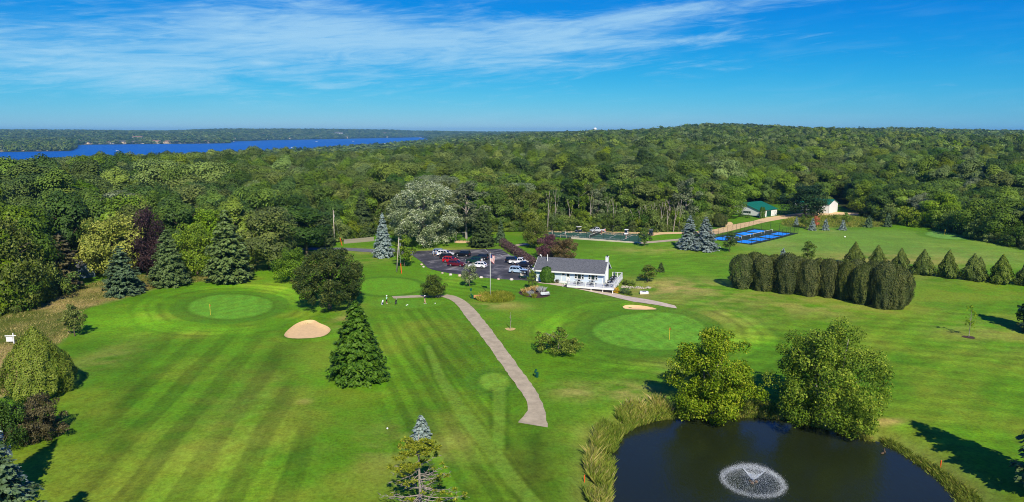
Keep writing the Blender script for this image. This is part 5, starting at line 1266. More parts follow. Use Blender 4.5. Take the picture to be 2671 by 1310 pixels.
# lake shore: pale houses and boats
rs = random.Random(3); hm = [mat('shore_white', S(236, 230, 220), .7), mat('shore_tan', S(214, 190, 160), .7), mat('shore_grey', S(176, 176, 172), .7)]; rm = [mat('shore_roof_grey', S(96, 94, 92), .8), mat('shore_roof_brown', S(122, 96, 80), .8)]
SH = [(18, 0), (62, 0), (100, 0)] + [(u0, 0) for u0 in (196, 214, 232, 262, 300, 330, 366, 395, 420, 448, 470, 486, 502, 516, 530, 545, 560, 580)] + [(u0, 0) for u0 in (615, 640, 668, 700, 730, 765, 800, 838, 870, 905, 940, 975, 1010, 1045, 1080)] + [(690, 1), (715, 1), (890, 1), (372, 1), (1010, 1)]
nth = lambda k: NTH[k] if k < 20 else ['twenty', 'thirty'][(k + 1) // 10 - 2] + '-' + NTH[(k + 1) % 10 - 1] if (k + 1) % 10 else 'thirtieth'
for i, (u0, up) in enumerate(SH):
    df = float(np.interp(u0, LF_U, LF_D)); d = df + 25 + rs.uniform(0, 40) + up * 450; p = at_far(u0, d); s = rs.uniform(.8, 1.5) * (1.35 if d > 4000 else 1) * (1.5 if up else 1); p[2] = max(p[2], LAKE_Z + 1)
    if up: p[2] += 9
    r = empty('shore_house', p, rs.uniform(-.3, .3), (s, s, s), 'pale %s on the far lake shore, %s from the left' % (('hillside house', nth(sorted(q for q in SH if q[1]).index((u0, up)))) if up else ('waterfront house', nth(sorted(q for q in SH if not q[1]).index((u0, up))))), 'house', 'houses on the far lake shore')
    wdt = rs.uniform(10, 17); m = MB(); m.add([(-wdt, -4, -2), (wdt, -4, -2), (wdt, 4, -2), (-wdt, 4, -2), (-wdt, -4, 5), (wdt, -4, 5), (wdt, 4, 5), (-wdt, 4, 5), (-wdt, 0, 8), (wdt, 0, 8)], [(0, 1, 5, 4), (1, 2, 6, 9, 5), (2, 3, 7, 6), (3, 0, 4, 8, 7)])
    m.build('wall', rs.choice(hm), r); m = MB(); m.add([(-wdt - .5, -4.6, 4.7), (wdt + .5, -4.6, 4.7), (wdt + .5, 0, 8.2), (-wdt - .5, 0, 8.2), (wdt + .5, 4.6, 4.7), (-wdt - .5, 4.6, 4.7)], [(0, 1, 2, 3), (3, 2, 4, 5)]); m.build('roof', rs.choice(rm), r)
    for k in range(3): MB().box(-wdt * .7 + k * wdt * .6, -wdt * .7 + k * wdt * .6 + 3, -4.1, -4.01, .5, 3.2).build('window', GLASS, r)
# sandy strip and piers along that shore
for a0, a1 in ((-100, 176), (205, 596), (607, 1112)):
    us = np.linspace(a0, a1, 60); A_, B_ = [], []
    for u0 in us:
        df = float(np.interp(u0, LF_U, LF_D)); a = math.atan((u0 - CX) / F); A_.append((df - 6, a)); B_.append((df + 26, a))
    m = MB()
    for k in range(59):
        if rs.random() < .22: continue
        q = [(A_[k][0], A_[k][1], LAKE_Z + .5), (A_[k + 1][0], A_[k + 1][1], LAKE_Z + .5), (B_[k + 1][0], B_[k + 1][1], LAKE_Z + 4.5), (B_[k][0], B_[k][1], LAKE_Z + 4.5)]
        m.add([(d * math.sin(a), d * math.cos(a), z) for d, a, z in q], [(0, 1, 2, 3)])
    o = m.build('shore', mat('pale_shore', S(206, 186, 158), .9, var=.3, scale=.02)); tag(o, 'pale strip of beach and piers along the far lake shore', 'shore', kind='structure')
for i, (u0, v0) in enumerate([(120, 394.5), (305, 393), (187, 374.5), (762, 386), (849, 386.5), (886, 382), (921, 369), (825, 369.5), (609, 370), (1003, 375)]):
    p = on_plane(u0, v0, LAKE_Z); s = .6 if p[1] < 2600 else .9
    r = empty('boat', (p[0], p[1], LAKE_Z), rs.uniform(-.5, .5), (s * 1.6, s * 1.2, s * 1.2), 'tiny white motorboat on the lake, %s from the left' % (['first', 'third', 'second', 'fifth', 'seventh', 'eighth', 'ninth', 'sixth', 'fourth', 'tenth'][i]), 'boat', 'boats on the lake'); m = MB()
    m.add([(-4, -1.3, .2), (3, -1.3, .2), (5.5, 0, .3), (3, 1.3, .2), (-4, 1.3, .2), (-4, -1.6, 1.4), (3, -1.6, 1.5), (6.2, 0, 1.8), (3, 1.6, 1.5), (-4, 1.6, 1.4)], [(4, 3, 2, 1, 0), (0, 1, 6, 5), (1, 2, 7, 6), (2, 3, 8, 7), (3, 4, 9, 8), (4, 0, 5, 9), (5, 6, 7, 8, 9)]); m.build('hull', WHITE, r)
    MB().box(-2, 1.2, -1, 1, 1.45, 2.6).build('cabin', WHITE, r); MB().box(1.21, 1.5, -.9, .9, 1.6, 2.4).build('windscreen', GLASS, r)


# ------------------------------------------------------------------ vehicles
def paint(name, col):
    return mat('car_paint_' + name, col, .28, spec=.5, var=.03, coat=.6)


def car(label, p, rz, col, kind='suv', group='parked cars', L_=4.7, rack=False):
    """local x forward"""
    r = empty({'suv': 'parked_car', 'wagon': 'parked_car', 'pickup': 'pickup_truck', 'boxy': 'offroad_car', 'sedan': 'parked_car'}[kind], p, rz, None, label, 'pickup' if kind == 'pickup' else 'car', group)
    h2, W2 = L_ / 2, .93
    body = {'suv': [(-1, .42), (-1, .98), (.52, 1.02), (.96, .86), (1, .5), (.98, .36), (-.98, .36)], 'wagon': [(-1, .4), (-1, .95), (.46, .98), (.95, .78), (1, .5), (.98, .33), (-.98, .33)], 'sedan': [(-1, .42), (-.99, .9), (.45, .93), (.95, .74), (1, .48), (.98, .3), (-.98, .3)],
            'pickup': [(-1, .55), (-1, 1.12), (.56, 1.12), (.97, 1.0), (1, .6), (.98, .45), (-.98, .45)], 'boxy': [(-.94, .5), (-.94, 1.1), (.45, 1.1), (.93, 1.06), (.95, .6), (.93, .48), (-.93, .48)]}[kind]
    roof = {'suv': (-.98, -.84, .10, .44, 1.68), 'wagon': (-.97, -.72, .12, .46, 1.6), 'sedan': (-.72, -.40, .12, .44, 1.42), 'pickup': (-.18, -.12, .30, .50, 1.85), 'boxy': (-.93, -.90, .24, .40, 1.82)}[kind]
    pts = [(x * h2, z) for x, z in body]; n = len(pts); m = MB(); V = []
    for s, wy in ((-1, W2), (-1, W2 - .06), (1, W2 - .06), (1, W2)): pass
    prof = [(-W2, 0.0), (-W2 + .03, .06), (W2 - .03, .06), (W2, 0.0)]
    for y_, sh in ((-W2 + .05, .05), (-W2, 0), (W2, 0), (W2 - .05, .05)):
        V += [(x * (1 - sh * .25), y_, z - (sh * .5 if z > .7 else -sh * .5)) for x, z in pts]
    Fs = [tuple(range(n - 1, -1, -1)), tuple(range(3 * n, 4 * n))]
    for k in range(3):
        for i in range(n): j = (i + 1) % n; Fs.append((k * n + i, k * n + j, (k + 1) * n + j, (k + 1) * n + i))
    m.add(V, Fs)
    zb = max(z for x, z in pts[1:3]) - .02; rb, rt, ft, fb, zr = roof; wb, wt = W2 - .05, W2 - .22
    A = [(rb * h2, -wb, zb), (fb * h2, -wb, zb), (fb * h2, wb, zb), (rb * h2, wb, zb), (rt * h2, -wt, zr), (ft * h2, -wt, zr), (ft * h2, wt, zr), (rt * h2, wt, zr)]
    m.add(A, [(0, 1, 5, 4), (1, 2, 6, 5), (2, 3, 7, 6), (3, 0, 4, 7), (4, 5, 6, 7)])
    bo = m.build('body', paint(*col), r)
    if kind == 'pickup':
        bed = MB(); bed.box(-.97 * h2, -.24 * h2, -W2 + .1, W2 - .1, .9, 1.125); bed.build('cargo_bed', RUBBER, r)
    lerp = lambda a, b, t: tuple(a[i] + (b[i] - a[i]) * t for i in range(3))

    def pane(nm, q, u0, u1, v0, v1, off):
        def pt(u, v): return lerp(lerp(q[0], q[1], u), lerp(q[3], q[2], u), v)
        P = [pt(u0, v0), pt(u1, v0), pt(u1, v1), pt(u0, v1)]; nr = (Vector(P[1]) - Vector(P[0])).cross(Vector(P[3]) - Vector(P[0])).normalized() * off
        Q = [tuple(Vector(c) + nr) for c in P]; MB().add(Q + P, [(0, 1, 2, 3), (0, 4, 5, 1), (1, 5, 6, 2), (2, 6, 7, 3), (3, 7, 4, 0)]).build(nm, CARGLASS, bo)
    for sgn, q in ((0, (A[0], A[1], A[5], A[4])), (1, (A[2], A[3], A[7], A[6]))):
        for u0, u1 in (((.05, .30), (.33, .62), (.65, .93)) if kind != 'pickup' else ((.08, .46), (.50, .90))):
            u0_, u1_ = (u0, u1) if sgn == 0 else (1 - u1, 1 - u0); pane('side_window', q, u0_, u1_, .14, .86, .012)
    pane('windshield', (A[1], A[2], A[6], A[5]), .07, .93, .1, .92, .012); pane('rear_window', (A[3], A[0], A[4], A[7]), .1, .9, .18, .88, .012)
    wr = {'boxy': .42, 'pickup': .41}.get(kind, .36)
    for wx in (-.60 * h2, .62 * h2):
        for s in (-1, 1):
            ty = MB().tube((wx, s * (W2 - .2), wr), (wx, s * (W2 + .02), wr), wr, wr, 14).build('wheel', RUBBER, r); MB().tube((wx, s * (W2 + .021), wr), (wx, s * (W2 + .035), wr), wr * .64, wr * .58, 10).build('rim', RIM, ty)
    zf = pts[3][1]
    for s in (-1, 1):
        MB().box(h2 * .955, h2 * 1.004, s * .62 - .2, s * .62 + .2, zf - .2, zf - .06).build('headlight', LAMPW, bo)
        xr = body[1][0] * h2; MB().box(xr - .02, xr + .08, s * .78 - .12, s * .78 + .12, zb - .3, zb - .02).build('tail_light', LAMPR, bo)
        rot = MB(); rot.box(fb * h2 - .18, fb * h2 - .02, s * (W2 + .1) - .1, s * (W2 + .1) + .1, zb + .04, zb + .2); rot.build('mirror', bo.data.materials[0], bo)
    if rack:
        for s in (-1, 1): MB().tube((rt * h2 + .2, s * (wt - .05), zr + .07), (ft * h2 - .1, s * (wt - .05), zr + .07), .025, .025, 6).build('roof_rail', GALV, bo)
    if kind == 'boxy': MB().tube((-.94 * h2 - .24, 0, 1.0), (-.94 * h2, 0, 1.0), .38, .38, 14).build('spare_wheel', mat('white_cover', S(225, 225, 222), .6), r)
    return r


CARGLASS = mat('car_glass', S(20, 26, 30), .06, spec=.7, var=.2, scale=.8)
Z7 = lambda a, b: (a / 7.156 + 1060, b / 7.156 + 620)
AX = math.radians(-16)
for a, b, back, col, kind, L_, rk, lb in [
        (640, 318, 0, ('steel_blue', S(120, 150, 178)), 'suv', 4.6, True, 'steel blue car with roof rails hidden behind the white SUV'), (735, 345, 0, ('white', S(238, 238, 238)), 'suv', 4.9, True, 'white SUV beside the two people in the parking lot'), (790, 405, 0, ('black', S(22, 24, 30)), 'suv', 4.9, True, 'black SUV between the white SUV and the red car'),
        (830, 466, 0, ('red', S(190, 18, 26)), 'suv', 4.4, False, 'bright red car between the black and the maroon SUV'), (935, 535, 0, ('maroon', S(98, 16, 34)), 'suv', 4.6, False, 'maroon SUV nearest the boulders'), (1050, 350, 1, ('black', S(22, 24, 30)), 'suv', 4.7, True, 'black SUV alone in the middle of the lot beyond the others'),
        (1385, 410, 1, ('charcoal', S(36, 38, 44)), 'suv', 4.7, True, 'charcoal SUV with white stickers behind the dark green off-roader'), (1268, 480, 1, ('dark_green', S(20, 58, 48)), 'boxy', 4.6, False, 'boxy dark green off-roader with a white spare wheel cover'), (1330, 562, 1, ('white', S(238, 238, 238)), 'wagon', 4.9, True, 'white wagon seen from behind next to the dark green off-roader'),
        (2010, 470, 0, ('black', S(22, 24, 30)), 'suv', 4.7, True, 'black SUV behind the white pickup by the hedge'), (2112, 500, 0, ('white', S(238, 238, 238)), 'pickup', 5.5, False, 'white pickup truck by the purple hedge'), (2200, 545, 0, ('navy_black', S(26, 30, 44)), 'sedan', 4.6, False, 'navy black hatchback in front of the white pickup'), (2090, 662, 0, ('pale_blue', S(176, 200, 220)), 'suv', 4.6, True, 'pale silver blue SUV nearest the clubhouse')]:
    p = G(*Z7(a, b)); p[2] += .055; car(lb, p, AX + (math.pi if back else 0), col, kind, L_=L_, rack=rk, group='cars in the parking lot')
p = G(1558, 606); p[2] += .055; car('silver pickup on the gravel road behind the tennis court', p, math.radians(200), ('silver', S(190, 194, 198)), 'pickup', L_=5.4, group='vehicles on the gravel road')


def golf_cart(label, p, rz, bodyc, roofc, group):
    r = empty('golf_cart', p, rz, None, label, 'golf cart', group); bm_ = mat('cart_body_' + bodyc[0], bodyc[1], .4, spec=.4); rm_ = mat('cart_roof_' + roofc[0], roofc[1], .5)
    m = MB(); m.add([(-1.15, -.56, .3), (1.15, -.56, .3), (1.15, .56, .3), (-1.15, .56, .3), (-1.15, -.56, .72), (-.2, -.56, .62), (-.2, .56, .62), (-1.15, .56, .72), (.45, -.56, .4), (.45, .56, .4), (.75, -.5, .85), (.75, .5, .85), (1.1, -.46, .68), (1.1, .46, .68)],
              [(3, 2, 1, 0), (0, 1, 8, 5, 4), (2, 3, 7, 6, 9), (4, 5, 6, 7), (5, 8, 9, 6), (8, 10, 11, 9), (10, 12, 13, 11), (12, 1, 2, 13), (0, 4, 7, 3), (8, 1, 12, 10), (2, 9, 11, 13)]); bo = m.build('body', bm_, r)
    MB().box(-.75, -.2, -.52, .52, .72, .86).build('seat', mat('cart_seat', S(206, 200, 188), .7), r); b = MB(); rot_box(b, (-.78, 0, 1.1), .1, 1.0, .46, ry=-.15); b.build('backrest', MATS['cart_seat'], r)
    ro = MB(); ro.box(-1.0, .85, -.62, .62, 1.83, 1.92); ro.box(-.95, .8, -.56, .56, 1.92, 1.97); ro.build('roof', rm_, r)
    for x, xt, s in ((-.95, -.9, 1), (.78, .6, 1), (-.95, -.9, -1), (.78, .6, -1)): MB().tube((x, s * .5, .7), (xt, s * .55, 1.83), .022, .022, 6).build('roof_post', DARKM, r)
    w = MB(); w.add([(.775, -.48, .88), (.775, .48, .88), (.63, .5, 1.78), (.63, -.5, 1.78)], [(0, 1, 2, 3)]); g = w.build('windscreen', CARGLASS, r)
    sw = MB(); sw.tube((.72, .25, .85), (.45, .25, 1.05), .02, .02, 5); sw.tube((.45, .25, 1.04), (.44, .25, 1.07), .16, .16, 10); sw.build('steering_wheel', DARKM, r)
    for x in (-.75, .8):
        for s in (-1, 1): t = MB().tube((x, s * .42, .22), (x, s * .6, .22), .22, .22, 12).build('wheel', RUBBER, r); MB().tube((x, s * .601, .22), (x, s * .612, .22), .12, .12, 8).build('rim', RIM, t)
    for s in (-1, 1): MB().box(1.1, 1.16, s * .3 - .1, s * .3 + .1, .5, .6).build('headlight', LAMPW, bo)


for u0, v0, rz, bc, rc_, lb in [(1509, 605.5, 205, ('navy', S(22, 30, 66)), ('pale', S(220, 220, 216)), 'navy golf cart with a pale roof behind the tennis court'), (1633.5, 613.5, 250, ('white', S(232, 232, 232)), ('white', S(236, 236, 236)), 'white golf cart behind the right end of the tennis court'), (1698, 614, 265, ('black', S(26, 28, 32)), ('grey', S(120, 128, 134)), 'black golf cart beside the small tree at the tennis court'),
                                (1367, 727, -25, ('dark_green', S(24, 50, 42)), ('black', S(34, 36, 40)), 'dark green golf cart parked in front of the pale blue SUV'), (1392, 718, 160, ('black', S(26, 28, 32)), ('black', S(34, 36, 40)), 'black golf cart by the clubhouse left end')]:
    p = G(u0, v0); p[2] += .055; golf_cart(lb, p, math.radians(rz), bc, rc_, 'golf carts')
# parking stripes
for (a, b) in [((1465, 222), (1520, 266)), ((1520, 266), (1790, 228)), ((1590, 300), (1812, 266)), ((1640, 330), (1850, 296)), ((1690, 375), (1935, 334)), ((1740, 320), (1790, 348)), ((1820, 440), (1890, 425)), ((2210, 570), (2245, 600)), ((2250, 566), (2290, 596)), ((2290, 562), (2335, 592)), ((2320, 556), (2370, 584)), ((960, 440), (1080, 400)), ((1010, 380), (1100, 360))]:
    A_, B_ = G(*Z7(*a)), G(*Z7(*b)); d = unit((B_ - A_)[:2]); nn = np.array([-d[1], d[0]]) * .06
    ribbon('stall_line', [A_[:2] + nn, B_[:2] + nn], [A_[:2] - nn, B_[:2] - nn], .056, WPAINT, parent=lot, step=1.2)
# boulders
rs = random.Random(9)
for i, (a, b, w) in enumerate([(285, 512, 55), (320, 555, 55), (670, 672, 50), (825, 702, 66), (995, 720, 74), (1395, 756, 74), (1720, 788, 60), (1965, 795, 74)]):
    p = G(*Z7(a, b)); s = w / 7.156 / 2 * p[1] / F * 1.0
    m = MB().ball((0, 0, s * .32), s * 1.05, s * .85, s * .72, 9, 6, .16, rs).mesh('boulder', mat('boulder_pale' if i % 2 else 'boulder_pink', S(206, 196, 184) if i % 2 else S(204, 178, 160), .9, var=.2, scale=3, bump=.3, bscale=5), False)
    o = link('boulder', m); o.location = p; o.rotation_euler = (0, 0, rs.uniform(0, 6)); tag(o, 'pale boulder at the parking lot edge, %s from the left' % ORD[i], 'boulder', 'boulders along the parking lot')


# ------------------------------------------------------------------ flagpole, poles
p = G(1279, 774); h = z_at_row(p, 659.6) - p[2]
r = empty('flagpole', p, 0, None, 'tall white flagpole in the flowerbed with a striped flag', 'flagpole')
MB().tube((0, 0, -.2), (0, 0, h), .075, .05, 10).build('pole', WHITE, r, True); MB().ball((0, 0, h + .06), .09, n=10, m=6).build('finial', mat('gold', S(200, 170, 90), .35, metal=.7), r, True)
FLR, FLW, FLB = mat('flag_red', S(178, 28, 44), .8), mat('flag_white', S(232, 232, 230), .8), mat('flag_blue', S(40, 52, 104), .8); fl = empty('flag', (0, 0, 0)); fl.parent = r
nx, ny, ww, hh = 14, 13, 1.0, 1.75
me = bpy.data.meshes.new('flag_cloth'); V = []
for j in range(ny + 1):
    for i in range(nx + 1):
        s, t = i / nx, j / ny; sag = .55 * s ** 1.2; V.append((.06 + ww * s * (1 - .18 * t), .10 * math.sin(s * 9 + t * 2) * (.3 + s), h - .35 - hh * t * (.82 + .18 * s) - sag * .8))
Fs = [(j * (nx + 1) + i, j * (nx + 1) + i + 1, (j + 1) * (nx + 1) + i + 1, (j + 1) * (nx + 1) + i) for j in range(ny) for i in range(nx)]
me.from_pydata(V, [], Fs); [me.materials.append(k) for k in (FLR, FLW, FLB)]
for q, f in enumerate(me.polygons): i, j = q % nx, q // nx; f.material_index = 2 if (i < 6 and j < 7) else j % 2
bpy.data.objects.remove(fl); o = link('flag', me, r); me.shade_smooth()
WOODP = mat('utility_pole_wood', S(176, 166, 152), .9, var=.2, scale=2); ORANGE = mat('orange_plastic', S(226, 86, 36), .6)
for (u0, v0, ut, vt, lb, guys) in [(1034.5, 709, 1041, 620, 'leaning grey utility pole near the parking lot corner', ((1042, 690, 1048, 713), (1044, 693, 1047, 714))), (873, 641, 871.5, 548.6, 'tall wooden utility pole beside the driveway at the wood edge', ((884, 623, 892, 641), (887, 625, 893, 641)))]:
    p = G(u0, v0); h = z_at_row(p, vt) - p[2]; dx = (ut - u0) * p[1] / F + .2
    r = empty('utility_pole', p, 0, None, lb, 'utility pole', 'utility poles'); MB().tube((0, 0, -.3), (dx, 0, h), .17, .11, 10).build('shaft', WOODP, r, True)
    MB().tube((dx + .25, 0, h - 2.2), (dx + .25, 0, h - 1.4), .16, .16, 10).build('transformer', GALV, r); a = MB(); a.box(dx - .1, dx + .7, -.05, .05, h - .6, h - .5); a.build('bracket', WOODP, r)
    for k, g in enumerate(guys):
        b = G(g[2], g[3]); bl = (b[0] - p[0], b[1] - p[1], b[2] - p[2]); t = Vector((dx * .9, 0, h * .9)) - Vector(bl); e = Vector(bl) + t.normalized() * 2.6
        MB().tube(bl, e, .05, .05, 6).build('guy_guard', ORANGE, r); MB().tube(e, (dx * .9, 0, h * .9), .012, .012, 4).build('guy_wire', GALV, r)
p = G(668.6, 706); h = z_at_row(p, 680) - p[2]; r = empty('dark_post', p, 0, None, 'thin dark post with a birdhouse below the shaggy trees', 'post'); MB().tube((0, 0, -.2), (0, 0, h), .06, .05, 8).build('post', DARKM, r); b = MB(); b.box(-.15, .15, -.12, .12, h, h + .3); b.add([(-.2, -.16, h + .3), (.2, -.16, h + .3), (.2, .16, h + .3), (-.2, .16, h + .3), (0, -.16, h + .45), (0, .16, h + .45)], [(0, 1, 4), (2, 3, 5), (1, 2, 5, 4), (3, 0, 4, 5)]); b.build('birdhouse', WOODG, r)
p = G(757, 690); h = z_at_row(p, 604) - p[2]; r = empty('dead_trunk', p, 0, None, 'broken dead white trunk standing among the olive trees', 'dead tree'); MB().path([(0, 0, -.2), (.1, 0, h * .6), (-.25, 0, h)], [.55, .42, .22], 9).build('trunk', BARKW, r, True); MB().path([(.1, 0, h * .6), (.9, .2, h * .75), (1.5, .1, h * .72)], [.14, .1, .04], 6).build('limb', BARKW, r, True)

# ------------------------------------------------------------------ fences
def wire_mat():
    m, n, L, b = nodes_of('chain_link'); out = n['Material Output']; tr = n.new('ShaderNodeBsdfTransparent'); ms = n.new('ShaderNodeMixShader'); tc = n.new('ShaderNodeTexCoord')
    ws = []
    for a in (.785, -.785):
        mp = n.new('ShaderNodeMapping'); mp.inputs['Rotation'].default_value = (0, a, 0); L.new(tc.outputs['Object'], mp.inputs[0]); w = n.new('ShaderNodeTexWave'); w.inputs['Scale'].default_value = 3.2; L.new(mp.outputs[0], w.inputs['Vector'])
        c = n.new('ShaderNodeMath'); c.operation = 'GREATER_THAN'; c.inputs[1].default_value = .99; L.new(w.outputs['Fac'], c.inputs[0]); ws.append(c.outputs[0])
    mx = n.new('ShaderNodeMath'); mx.operation = 'MAXIMUM'; L.new(ws[0], mx.inputs[0]); L.new(ws[1], mx.inputs[1]); L.new(mx.outputs[0], ms.inputs[0]); L.new(tr.outputs[0], ms.inputs[1]); L.new(b.outputs[0], ms.inputs[2]); L.new(ms.outputs[0], out.inputs['Surface'])
    b.inputs['Base Color'].default_value = S(26, 30, 28); b.inputs['Roughness'].default_value = .6; return m


WIRE = wire_mat()


def chain_fence(name, label, pts, height, gap, group):
    c0 = pts[0]; r = empty(name, (c0[0], c0[1], T(c0[0], c0[1])), 0, None, label, 'fence', group); z0 = r.location.z
    for a, b in zip(pts[:-1], pts[1:]):
        a, b = np.array(a[:2]), np.array(b[:2]); L_ = np.linalg.norm(b - a); n = max(1, round(L_ / gap)); an = math.atan2(*(b - a)[::-1])
        for k in range(n + (1 if b is pts[-1] else 0) + 1):
            if k > n: break
            q = a + (b - a) * k / n; z = T(q[0], q[1]) - z0; MB().tube((q[0] - c0[0], q[1] - c0[1], z - .2), (q[0] - c0[0], q[1] - c0[1], z + height), .042, .042, 7).build('fence_post', DARKM, r)
        za, zb_ = T(*a) - z0, T(*b) - z0; t = MB()
        for hz in (height - .03, .08): t.tube((a[0] - c0[0], a[1] - c0[1], za + hz), (b[0] - c0[0], b[1] - c0[1], zb_ + hz), .025, .025, 5)
        t.build('fence_rail', DARKM, r)
        m = MB(); m.add([(0, 0, .1), (L_, 0, zb_ - za + .1), (L_, 0, zb_ - za + height - .06), (0, 0, height - .06)], [(0, 1, 2, 3)]); o = m.build('wire_mesh', WIRE, r); o.location = (a[0] - c0[0], a[1] - c0[1], za); o.rotation_euler = (0, 0, an)
    return r


def net(name, label, a, b, hgt, group, sag=.06):
    a, b = np.array(a), np.array(b); r = empty(name, a, math.atan2(b[1] - a[1], b[0] - a[0]), None, label, 'net', group); L_ = float(np.linalg.norm((b - a)[:2]))
    for x in (0, L_): MB().tube((x, 0, 0), (x, 0, hgt + .08), .05, .05, 8).build('net_post', DARKM if hgt > 1 else WHITE, r)
    n = 12; zt = lambda s: hgt - sag * 4 * s * (1 - s); m = MB(); t = MB()
    for k in range(n):
        s0, s1 = k / n, (k + 1) / n; m.add([(s0 * L_, 0, .05), (s1 * L_, 0, .05), (s1 * L_, 0, zt(s1) - .07), (s0 * L_, 0, zt(s0) - .07)], [(0, 1, 2, 3)])
        t.add([(s0 * L_, -.03, zt(s0) - .07), (s1 * L_, -.03, zt(s1) - .07), (s1 * L_, -.03, zt(s1)), (s0 * L_, -.03, zt(s0)), (s0 * L_, .03, zt(s0) - .07), (s1 * L_, .03, zt(s1) - .07), (s1 * L_, .03, zt(s1)), (s0 * L_, .03, zt(s0))], [(0, 1, 2, 3), (7, 6, 5, 4), (3, 2, 6, 7)])
    m.build('netting', NETM, r); t.build('net_tape', WHITE, r)


NETM = mat('dark_netting', S(52, 62, 58), .9)
# tennis court
A0 = G(1664, 633); e1 = unit((G(1473, 620.5) - A0)[:2]); e2 = np.array([e1[1], -e1[0]]); TL, TW = 36.0, 17.5
if e2[1] < 0: e2 = -e2
cp = lambda s, t: A0[:2] + e1 * s + e2 * t
TG = concrete_mat('dark_green_court', S(52, 92, 74), False)
tc_ = sheet('tennis_court', [cp(0, 0), cp(TL, 0), cp(TL, TW), cp(0, TW)], .05, TG, 'dark green fenced tennis court', 'tennis court')


def line(s0, t0, s1, t1, f, parent, w=.06, nm='court_line', off=.056):
    a, b = f(s0, t0), f(s1, t1); d = unit(b - a); nn = np.array([-d[1], d[0]]) * w; ribbon(nm, [a + nn, b + nn], [a - nn, b - nn], off, WPAINT, parent=parent, step=2.0)


o1, o2 = (TL - 23.77) / 2, (TW - 10.97) / 2
for q in [(0, 0, 0, 10.97), (23.77, 0, 23.77, 10.97), (0, 0, 23.77, 0), (0, 10.97, 23.77, 10.97), (0, 1.37, 23.77, 1.37), (0, 9.6, 23.77, 9.6), (5.49, 1.37, 5.49, 9.6), (18.28, 1.37, 18.28, 9.6), (5.49, 5.485, 18.28, 5.485)]:
    line(q[0] + o1, q[1] + o2, q[2] + o1, q[3] + o2, cp, tc_, .075)
g3 = lambda q: np.array([q[0], q[1], T(q[0], q[1]) + .05])
net('tennis_net', 'white taped tennis net across the dark green court', g3(cp(TL / 2, o2 - .5)), g3(cp(TL / 2, o2 + 11.47)), 1.0, None)
chain_fence('tennis_fence', 'black chain link fence around the tennis court', [cp(-.3, -.3), cp(TL, -.3), cp(TL, TW + .3), cp(-.3, TW + .3), cp(-.3, -.3)], 2.6, 3.0, 'court fences')
# low block wall and rail along the near side of the court
r = empty('block_wall', g3(cp(-1.5, -1.3)), math.atan2(e1[1], e1[0]), None, 'low pale stone wall with wooden rail in front of the tennis court', 'wall'); s = -1 if e1[0] * e2[1] - e1[1] * e2[0] < 0 else 1
bl = None
for k in range(24):
    x0 = k * 1.02; m = MB().box(x0, x0 + .98, -.2, .2, -.3, .34).mesh('stone_block', mat('pale_block', S(196, 186, 168), .9, var=.15, scale=3)) if bl is None else bl
    bl = m; o = link('stone_block', m, r); o.location = (k * 1.02, 0, .04 * math.sin(k * 2.1)) if k else (0, 0, 0)
for k in range(9):
    o = MB().box(22 + k * 2.2, 22.14 + k * 2.2, -.6, -.46, -.3, .9).build('rail_post', WOODG, r)
MB().box(22, 39.8, -.56, -.5, .55, .68).build('rail', WOODG, r)
# pickleball courts
B0 = G(1960, 639); f1 = unit((G(2082, 609.5) - B0)[:2]); f2 = np.array([-f1[1], f1[0]]); PL, PW = 34.6, 17.0
bp_ = lambda s, t: B0[:2] + f1 * s + f2 * t
pc = sheet('pickleball_court', [bp_(0, 0), bp_(PL, 0), bp_(PL, PW), bp_(0, PW)], .05, concrete_mat('charcoal_green_court', S(44, 66, 58), False), 'blue and dark green pickleball courts beside the blue spruces', 'pickleball court'); BLUE = mat('court_blue', S(28, 148, 246), .7, var=.04)
for k in range(4):
    s0 = 1.5 + k * 8.3; t0 = (PW - 13.41) / 2
    for ta, tb in ((0, 4.57), (8.84, 13.41)):
        sheet('blue_court_half', [bp_(s0, t0 + ta), bp_(s0 + 6.1, t0 + ta), bp_(s0 + 6.1, t0 + tb), bp_(s0, t0 + tb)], .056, BLUE, parent=pc)
        line(s0 + 3.05, t0 + ta, s0 + 3.05, t0 + tb, bp_, pc, .018, off=.062)
    for q in ((0, 0, 6.1, 0), (0, 13.41, 6.1, 13.41), (0, 4.57, 6.1, 4.57), (0, 8.84, 6.1, 8.84), (0, 0, 0, 13.41), (6.1, 0, 6.1, 13.41)): line(s0 + q[0], t0 + q[1], s0 + q[2], t0 + q[3], bp_, pc, .02, off=.063)
    net('pickleball_net', ['pickleball net nearest the blue spruces', 'second pickleball net from the blue spruces', 'third pickleball net from the blue spruces', 'pickleball net farthest from the blue spruces'][k], g3(bp_(s0 - .2, PW / 2)), g3(bp_(s0 + 6.3, PW / 2)), .9, 'pickleball nets', .03)
chain_fence('pickleball_fence', 'black chain link fence around the blue pickleball courts', [bp_(0, 0), bp_(PL, 0), bp_(PL, PW), bp_(0, PW), bp_(0, 0)], 3.0, 3.1, 'court fences')
